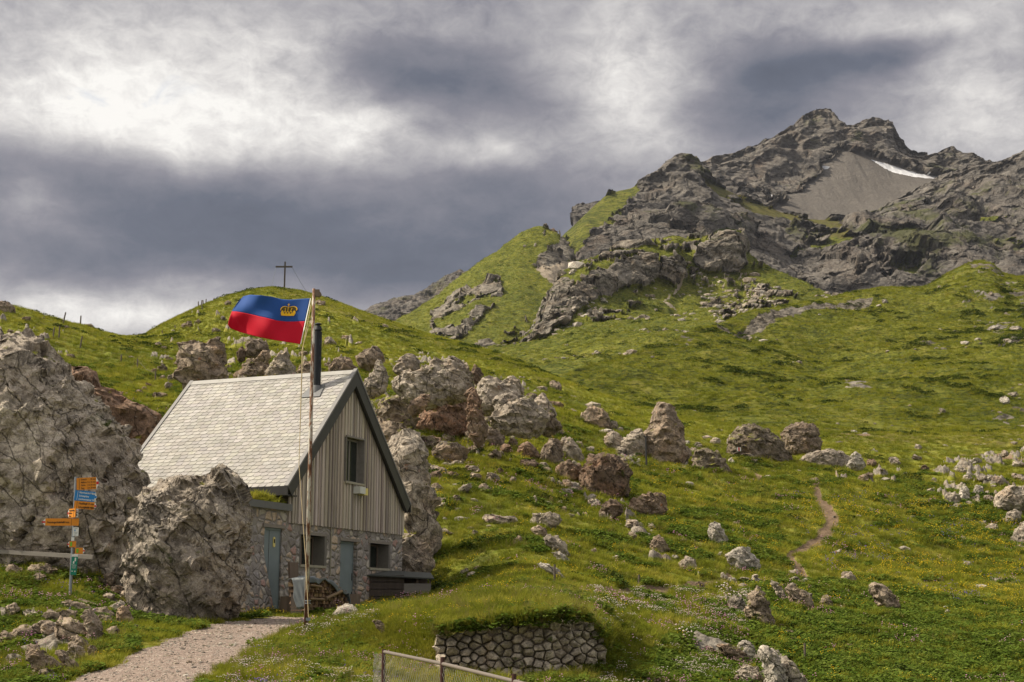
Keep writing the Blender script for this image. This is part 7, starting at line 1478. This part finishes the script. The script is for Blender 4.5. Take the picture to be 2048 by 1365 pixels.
def flower(name, mat, n, hr, sp_r, h, stem='leaf'):
    v, f, mi = [], [], []
    for k in range(n):
        a = rr.uniform(0, 6.283); r_ = sp_r*math.sqrt(rr.random()); cx, cy = r_*math.cos(a), r_*math.sin(a); hh = h*rr.uniform(.6, 1.1); q = hr*rr.uniform(.7, 1.2)
        b = len(v); v += [(cx-.003, cy, 0), (cx+.003, cy, 0), (cx+.003, cy, hh), (cx-.003, cy, hh)]; f.append((b, b+1, b+2, b+3)); mi.append(1)
        b = len(v); v += [(cx+q, cy, hh), (cx, cy+q, hh), (cx-q, cy, hh), (cx, cy-q, hh), (cx, cy, hh+q*.7), (cx, cy, hh-q*.6)]
        for t in ((0, 1, 4), (1, 2, 4), (2, 3, 4), (3, 0, 4), (1, 0, 5), (2, 1, 5), (3, 2, 5), (0, 3, 5)): f.append(tuple(b+j for j in t)); mi.append(0)
    src_obj(C_f, name, v, f, M[mat], [M[stem]], mi)
flower('a_pink', 'fl_pink', 5, .015, .14, .2); flower('b_white', 'fl_white', 9, .014, .10, .22); flower('c_yellow', 'fl_yellow', 5, .012, .15, .14); flower('d_blue', 'fl_blue', 4, .013, .14, .15); flower('e_cream', 'fl_white', 3, .03, .12, .3)
def scatter(name, pts, scl, idx, coll, label, cat):
    n = len(pts); me = bpy.data.meshes.new(name); me.vertices.add(n); me.vertices.foreach_set('co', pts.astype(np.float32).ravel())
    a = me.attributes.new('scl', 'FLOAT', 'POINT'); a.data.foreach_set('value', scl.astype(np.float32))
    a = me.attributes.new('idx', 'INT', 'POINT'); a.data.foreach_set('value', idx.astype(np.int32))
    rot = np.zeros((n, 3), np.float32); rot[:, 2] = rng.uniform(0, 6.283, n); rot[:, :2] = rng.normal(0, .12, (n, 2))
    a = me.attributes.new('rot', 'FLOAT_VECTOR', 'POINT'); a.data.foreach_set('vector', rot.ravel())
    o = bpy.data.objects.new(name, me); scene.collection.objects.link(o)
    ng = bpy.data.node_groups.new(name, 'GeometryNodeTree'); ng.interface.new_socket('Geometry', in_out='INPUT', socket_type='NodeSocketGeometry'); ng.interface.new_socket('Geometry', in_out='OUTPUT', socket_type='NodeSocketGeometry')
    N = ng.nodes; L_ = ng.links; gi = N.new('NodeGroupInput'); go = N.new('NodeGroupOutput'); ip = N.new('GeometryNodeInstanceOnPoints'); ci = N.new('GeometryNodeCollectionInfo')
    ci.inputs['Collection'].default_value = coll; ci.inputs['Separate Children'].default_value = True; ci.inputs['Reset Children'].default_value = True
    L_.new(gi.outputs[0], ip.inputs['Points']); L_.new(ci.outputs[0], ip.inputs['Instance']); ip.inputs['Pick Instance'].default_value = True
    def attr(nm, ty):
        q = N.new('GeometryNodeInputNamedAttribute'); q.data_type = ty; q.inputs['Name'].default_value = nm; return q.outputs['Attribute']
    L_.new(attr('idx', 'INT'), ip.inputs['Instance Index']); er = N.new('FunctionNodeEulerToRotation'); L_.new(attr('rot', 'FLOAT_VECTOR'), er.inputs[0]); L_.new(er.outputs[0], ip.inputs['Rotation']); L_.new(attr('scl', 'FLOAT'), ip.inputs['Scale'])
    L_.new(ip.outputs[0], go.inputs[0]); md = o.modifiers.new('scatter', 'NODES'); md.node_group = ng
    tag(o, label, cat, None, 'stuff'); return o
def sample(n, y0, y1, expo, a0=-.50, a1=.48, lay=LA):
    u_ = rng.random(n); k = 2-expo; Y = (y0**k+u_*(y1**k-y0**k))**(1/k) if abs(k) > 1e-6 else y0*(y1/y0)**u_
    a = rng.uniform(a0, a1, n); jf = np.interp(a, lay.a, np.arange(len(lay.a))); j = np.clip(jf.round().astype(int), 0, len(lay.a)-1)
    out = np.zeros((n, 3)); mk = np.zeros((n, 4)); slope_ = np.zeros(n)
    order = np.argsort(j); js = j[order]; b = np.searchsorted(js, np.arange(len(lay.a)+1))
    Zr = lay.Z; Yr = lay.Y
    for c in range(len(lay.a)):
        ii = order[b[c]:b[c+1]]
        if len(ii) == 0: continue
        r_ = np.interp(Y[ii], Yr[:, c], np.arange(Yr.shape[0])); r0 = np.clip(r_.astype(int), 0, Yr.shape[0]-2); f_ = r_-r0
        out[ii, 2] = Zr[r0, c]*(1-f_)+Zr[r0+1, c]*f_; mk[ii] = lay.mask[np.clip(r_.round().astype(int), 0, Yr.shape[0]-1), c]
        slope_[ii] = (Zr[r0+1, c]-Zr[r0, c])/np.maximum(Yr[r0+1, c]-Yr[r0, c], 1e-6)
    out[:, 0] = a*Y; out[:, 1] = Y; return out, mk, slope_
def keep_mask(p, mk, path_ok=.35):
    ok = (mk[:, 0] < path_ok) & (mk[:, 1] < .5)
    s = (p[:, 0]-HO.x)*Gd.x+(p[:, 1]-HO.y)*Gd.y; d = -((p[:, 0]-HO.x)*Nd.x+(p[:, 1]-HO.y)*Nd.y)
    ok &= ~((s > -2.85) & (s < 0.1) & (d > -.35) & (d < 3.6)); ok &= ~((s > -.3) & (s < W+.1) & (d > -.05) & (d < L+.1))
    ok &= ~((s > -.3) & (s < 4.9) & (d > -2.4) & (d < 0))
    return ok
def upv(p): return proj(p[:, 0], p[:, 1], p[:, 2])
pts, mk, sl_p = sample(325000, 17, 245, 1.5)
ok = keep_mask(pts, mk); pts = pts[ok]; mk = mk[ok]
U_, V_ = upv(pts); ok = (V_ < 1440); pts = pts[ok]; U_ = U_[ok]; V_ = V_[ok]
cl = fbm(pts[:, 0]/1.6, pts[:, 1]/1.6, 0*pts[:, 0], 3, 91)
sc_g = (pts[:, 1]/30)**.62*rng.uniform(.55, 1.15, len(pts))*(1+cl*1.4)
hutd = np.hypot(pts[:, 0]+6.5, pts[:, 1]-38.5); sc_g *= np.where(hutd < 4, .6, 1); pts[:, 2] -= .01
ix = rng.integers(0, 8, len(pts)); ix = np.where((ix == 7) & (rng.random(len(pts)) < .4), 0, ix)
sc_g = np.minimum(sc_g, np.where(pts[:, 1] > 110, 1.9, 3)); scatter('turf', pts, np.clip(sc_g, .25, 4), ix, C_g, 'short alpine turf covering the slopes around the hut', 'grass')
for lay_, n_, y0_, y1_, ex_, a0_, a1_, nm_ in ((LR, 105000, 150, 470, 1.2, .03, .48, 'turf covering the right-hand pasture'), (LM, 60000, 400, 870, 1.1, -.06, .28, 'turf covering the hill with the crag'), (LL, 34000, 720, 1095, 1.0, -.13, .07, 'turf covering the green shoulder below the skyline')):
    p_, mk_, _ = sample(n_, y0_, y1_, ex_, a0_, a1_, lay_); cl = fbm(p_[:, 0]/6, p_[:, 1]/9, p_[:, 2]/4, 4, 98, .6); ok = (mk_[:, 0] < .4) & (mk_[:, 1] < .5) & (cl > -.25); p_ = p_[ok]
    scatter('turf', p_, (p_[:, 1]/30)**.5*rng.uniform(.5, 1.1, len(p_))*(1+cl[ok]*1.3), rng.integers(0, 7, len(p_)), C_g, nm_, 'grass')
# the steep bank beside the terrace wall is sampled by mesh cell so that it is as densely grown as the level ground
rr_, cc_ = np.where((np.array(LA.k)[:, None] > 3.2) & (np.array(LA.k)[:, None] < 5.3) & (LA.U > 560) & (LA.U < 1300)); k_ = rng.choice(len(rr_), 15000); r_i, c_i = rr_[k_], cc_[k_]
p_ = np.stack([LA.X[r_i, c_i], LA.Y[r_i, c_i], LA.Z[r_i, c_i]], 1)+rng.normal(0, .015, (len(k_), 3)); m_ = LA.mask[r_i, c_i]; ok = (m_[:, 0] < .3) & (m_[:, 1] < .5) & ~((LA.U[r_i, c_i] > 866) & (LA.U[r_i, c_i] < 1216) & (p_[:, 1] < 25.75)); p_ = p_[ok]
scatter('turf', p_, rng.uniform(.6, 1.2, len(p_)), rng.integers(0, 7, len(p_)), C_g, 'turf on the steep bank around the terrace wall', 'grass')
# tall grass on the banks
pts, mk, _ = sample(73000, 20, 60, 1.2); U_, V_ = upv(pts); nz = fbm(pts[:, 0]/1.1, pts[:, 1]/1.1, 0*pts[:, 0], 3, 92)
zone = pip(U_, V_, [(420, 1400), (470, 1320), (560, 1275), (650, 1245), (760, 1235), (860, 1190), (1180, 1165), (1240, 1250), (1230, 1400)]) & ((nz > -.05) | pip(U_, V_, [(850, 1262), (870, 1200), (1180, 1180), (1215, 1260)]))
zone |= pip(U_, V_, [(150, 1330), (230, 1280), (250, 1330), (200, 1350)]) | (pip(U_, V_, [(170, 1100), (260, 1110), (260, 1180), (170, 1170)]) & (nz > 0)) | (pip(U_, V_, [(0, 1120), (130, 1150), (130, 1210), (0, 1210)]) & (nz > .1))
zone |= pip(U_, V_, [(0, 1230), (120, 1235), (260, 1250), (240, 1330), (0, 1400)]) & (nz > -.05)
zone |= (nz > .28) & (pts[:, 1] > 40); zone &= rng.random(len(pts)) < .34
ok = keep_mask(pts, mk) & zone; pts = pts[ok]
uo = rng.uniform(862, 1222, 220); ov = np.array([P(a, wall_top(a)+rng.uniform(-14, 8), Yw(a)+rng.uniform(-.1, .35)) for a in uo]); pts = np.concatenate([pts, ov])
scatter('tall_grass', pts, rng.uniform(.35, .85, len(pts)), rng.choice([0, 0, 1, 1, 2, 2, 3, 4], len(pts)), C_t, 'long grass and pale seed heads on the terrace bank and rough patches', 'grass')
mp = np.concatenate(MOSSP); scatter('rock_turf', mp, rng.uniform(.35, .8, len(mp))*(mp[:, 1]/34)**.4, rng.integers(0, 7, len(mp)), C_g, 'small grass tufts growing on ledges of the boulders', 'grass')
# dwarf shrubs in dark cushions
C_d = bpy.data.collections.new('shrub_kinds'); M['shrub'] = leaf_mat('dwarf_shrub', [(0, (.035, .055, .012)), (.5, (.052, .075, .015)), (1, (.075, .09, .022))], .2, False)
for i in range(3):
    v, f = [], []
    for k in range(60):
        a = rr.uniform(0, 6.283); r_ = .30*math.sqrt(rr.random()); z = .16*(1-(r_/.32)**2)*rr.uniform(.55, 1.1); cx, cy = r_*math.cos(a), r_*math.sin(a); s_ = rr.uniform(.025, .05); t1 = rr.uniform(0, 6.283); tl = rr.uniform(-.8, .8); b = len(v); ex, ey = math.cos(t1), math.sin(t1)
        v += [(cx-ex*s_, cy-ey*s_, z), (cx-ey*s_*.7, cy+ex*s_*.7, z+tl*s_), (cx+ex*s_, cy+ey*s_, z+tl*s_*.4), (cx+ey*s_*.7, cy-ex*s_*.7, z-tl*s_)]; f.append((b, b+1, b+2, b+3))
    src_obj(C_d, 'd%d' % i, v, f, M['shrub'])
sh = []
for lay_, n_, y0_, y1_, ex_, a0_, a1_, th_ in ((LA, 64000, 30, 245, 1.2, -.5, .48, .24), (LR, 70000, 150, 470, 1.1, .03, .48, .20), (LM, 30000, 400, 870, 1.1, -.06, .28, .2), (LL, 9000, 720, 1090, 1.0, -.13, .07, .25)):
    p_, mk_, _ = sample(n_, y0_, y1_, ex_, a0_, a1_, lay_); k_ = 1.0 if lay_ is LA else 2.4; cl = fbm(p_[:, 0]/(3.2*k_), p_[:, 1]/(4.5*k_), p_[:, 2]/(2*k_), 4, 99, .65)+.35*fbm(p_[:, 0]/30, p_[:, 1]/40, 0*p_[:, 0], 2, 96)
    ok = (mk_[:, 0] < .3) & (cl > th_) & (keep_mask(p_, mk_) if lay_ is LA else True); p_ = p_[ok]; sh.append(np.concatenate([p_-np.array([0, 0, .03]), (np.clip(p_[:, 1:2]/30, 1, 99)**.5*rng.uniform(.5, 1.1, (len(p_), 1)))], 1))
sh = np.concatenate(sh); scatter('dwarf_shrubs', sh[:, :3], sh[:, 3], rng.integers(0, 3, len(sh)), C_d, 'dark cushions of dwarf shrubs mottling the slopes', 'shrubs')
# leafy ground cover
pts, mk, _ = sample(146000, 20, 110, 1.4); U_, V_ = upv(pts); nz = fbm(pts[:, 0]/2.4, pts[:, 1]/2.4, 0*pts[:, 0], 4, 93)
zn = np.where(pip(U_, V_, [(1500, 1170), (1700, 1160), (2100, 1230), (2100, 1450), (1240, 1450), (1250, 1330), (1450, 1220)]), .42, 0.)+np.where(pip(U_, V_, [(1300, 1020), (1560, 1020), (1560, 1100), (1350, 1130)]), .2, 0)+np.where(pip(U_, V_, [(1780, 960), (2100, 1000), (2100, 1120), (1850, 1080)]), .2, 0)+np.where(pip(U_, V_, [(560, 1400), (640, 1290), (860, 1230), (1200, 1210), (1230, 1400)]), .12, 0)+np.where(pip(U_, V_, [(0, 1120), (270, 1180), (270, 1300), (200, 1340), (0, 1400)]), .30, 0)
ok = keep_mask(pts, mk) & (nz+zn > .16) & (V_ < 1430); pts = pts[ok]; uo = rng.uniform(866, 1218, 170); ov = np.array([P(a, wall_top(a)+rng.uniform(-10, 16), Yw(a)+rng.uniform(-.12, .2)) for a in uo]); pts = np.concatenate([pts, ov])
scatter('leafy_ground_cover', pts, (pts[:, 1]/30)**.5*rng.uniform(.6, 1.25, len(pts)), rng.integers(0, 4, len(pts)), C_l, 'broad-leaved plants spreading between the stones', 'plants')
# wildflowers
pts, mk, _ = sample(73000, 19, 90, 1.3); U_, V_ = upv(pts); nz = [fbm(pts[:, 0]/2.0, pts[:, 1]/2.0, 0*pts[:, 0]+k*7, 3, 94+k) for k in range(4)]
kind = np.full(len(pts), -1); r_ = rng.random(len(pts))
bank = pip(U_, V_, [(420, 1400), (500, 1310), (620, 1265), (760, 1235), (870, 1250), (880, 1330), (760, 1400)]); bankR = pip(U_, V_, [(1180, 1180), (1500, 1190), (1480, 1380), (1200, 1400)]); left = pip(U_, V_, [(0, 1150), (270, 1160), (260, 1350), (0, 1400)]); slopeR = pip(U_, V_, [(1560, 1000), (1800, 960), (2100, 1080), (2100, 1250), (1650, 1150)])
kind = np.where(bank & (nz[0] > .0) & (r_ < .55), 0, kind); kind = np.where(bank & (nz[1] > .08) & (r_ < .6), 1, kind); kind = np.where(bank & (nz[2] > .15) & (r_ < .4), 2, kind); kind = np.where(bank & (nz[3] > .2) & (r_ < .3), 3, kind)
kind = np.where(bankR & (nz[1] > .02) & (r_ < .42), 1, kind); kind = np.where(bankR & (nz[0] > .1) & (r_ < .4), 0, kind); kind = np.where(bankR & (nz[2] > .3) & (r_ < .3), 4, kind)
kind = np.where(left & (nz[0] > .12) & (r_ < .35), 0, kind); kind = np.where(left & (nz[3] > .2) & (r_ < .25), 3, kind); kind = np.where(left & (nz[2] > .25) & (r_ < .2), 2, kind)
rest = (kind < 0) & (r_ < .22); kind = np.where(rest & (nz[2] > .12), 2, kind); kind = np.where(rest & (nz[0] > .2), 0, kind); kind = np.where(slopeR & (nz[2] > .02) & (r_ < .45), 2, kind); kind = np.where(slopeR & (nz[3] > .16) & (r_ < .3), 3, kind)
ok = keep_mask(pts, mk) & (kind >= 0) & (V_ < 1430); pts = pts[ok]
scatter('wildflowers', pts, (np.maximum(pts[:, 1], 24)/28)**.75*rng.uniform(.6, 1.1, len(pts)), kind[ok], C_f, 'pink, white, yellow and blue wildflowers in the grass', 'flowers')
# turf on the annex roof
n = 420; s = rng.uniform(aS0+.1, -.1, n); d = rng.uniform(-.02, 2.0, n); q = np.array([loc(a, b, AZ+.1+.22*math.exp(-((a+1.3)/.8)**2)*math.exp(-((b-.3)/.8)**2)) for a, b in zip(s, d)])
scatter('roof_turf', q, rng.uniform(.9, 1.5, n), rng.integers(0, 7, n), C_g, 'bright tuft of turf growing on the flat annex roof', 'grass')
# stones scattered too thickly to count: on the pasture, the crag slope and under the cliffs
C_s = bpy.data.collections.new('stone_kinds')
for i in range(5):
    V, Fc = ico(1); r2 = np.random.default_rng(800+i); p = V*(1+r2.uniform(-.3, .25, (len(V), 1)))*np.array([1, .9, .6]); src_obj(C_s, 's%d' % i, [tuple(t) for t in p], [tuple(t) for t in Fc], M['rock_white'] if i % 2 else M['rock_pale'])
pts, mk, _ = sample(60000, 20, 42, 1.0, -.40, -.05); ok = (mk[:, 0] > .5) & (pts[:, 1] < 41); pts = pts[ok][:5200]; big_ = rng.gamma(1.2, .008, len(pts))+.006
scatter('loose_gravel', pts, np.clip(big_, .008, .06), rng.integers(0, 5, len(pts)), C_s, 'loose pebbles strewn over the reddish gravel path', 'gravel')
al = []
for lay, n, y0, y1, thr, a0, a1 in ((LR, 2600, 150, 470, .17, .08, .40), (LM, 9000, 420, 870, .05, -.02, .28), (LA, 2600, 45, 150, .12, -.1, .40)):
    pts, mk, _ = sample(n, y0, y1, 1.0, a0, a1, lay); nz = fbm(pts[:, 0]/(y1*.05), pts[:, 1]/(y1*.05), 0*pts[:, 0], 4, 97, .65)
    U_, V_ = upv(pts)
    if lay is LM: nz = nz+np.where(pip(U_, V_, [(1380, 540), (1500, 535), (1560, 600), (1560, 690), (1450, 670), (1400, 600)]), .35, 0)+np.where(pip(U_, V_, [(1140, 590), (1340, 575), (1300, 640), (1160, 640)]), .16, 0)-.1
    ok = nz > thr; pts = pts[ok]; al.append(np.concatenate([pts, (pts[:, 1:2]/1000)**.8*rng.gamma(1.6, .55, (len(pts), 1))*1.25], 1))
al.append(np.array([[*LAYS[t[4]].hit(t[0], t[1]), t[2]*LAYS[t[4]].hit(t[0], t[1]).y/2870*.5] for t in TINY])); al = np.concatenate(al); scatter('scree', al[:, :3], al[:, 3], rng.integers(0, 5, len(al)), C_s, 'fine pale stones strewn over the distant grass slopes', 'scree')

# ------------------------------------------------------------------ thin mountain air between the camera and the peaks
hm = bpy.data.materials.new('haze'); hm.use_nodes = True; hn = hm.node_tree; hn.nodes.clear(); pv_ = hn.nodes.new('ShaderNodeVolumePrincipled'); ho_ = hn.nodes.new('ShaderNodeOutputMaterial')
pv_.inputs['Color'].default_value = (.80, .86, 1.0, 1); pv_.inputs['Density'].default_value = .000022; pv_.inputs['Anisotropy'].default_value = .2; hn.links.new(pv_.outputs[0], ho_.inputs['Volume'])
mb = MB(); mb.box(-3700, 3900, -60, 3500, -130, 860); hz_o = mb.build('haze', hm); tag(hz_o, 'thin pale mountain air softening the far peaks', 'haze', None, 'stuff')
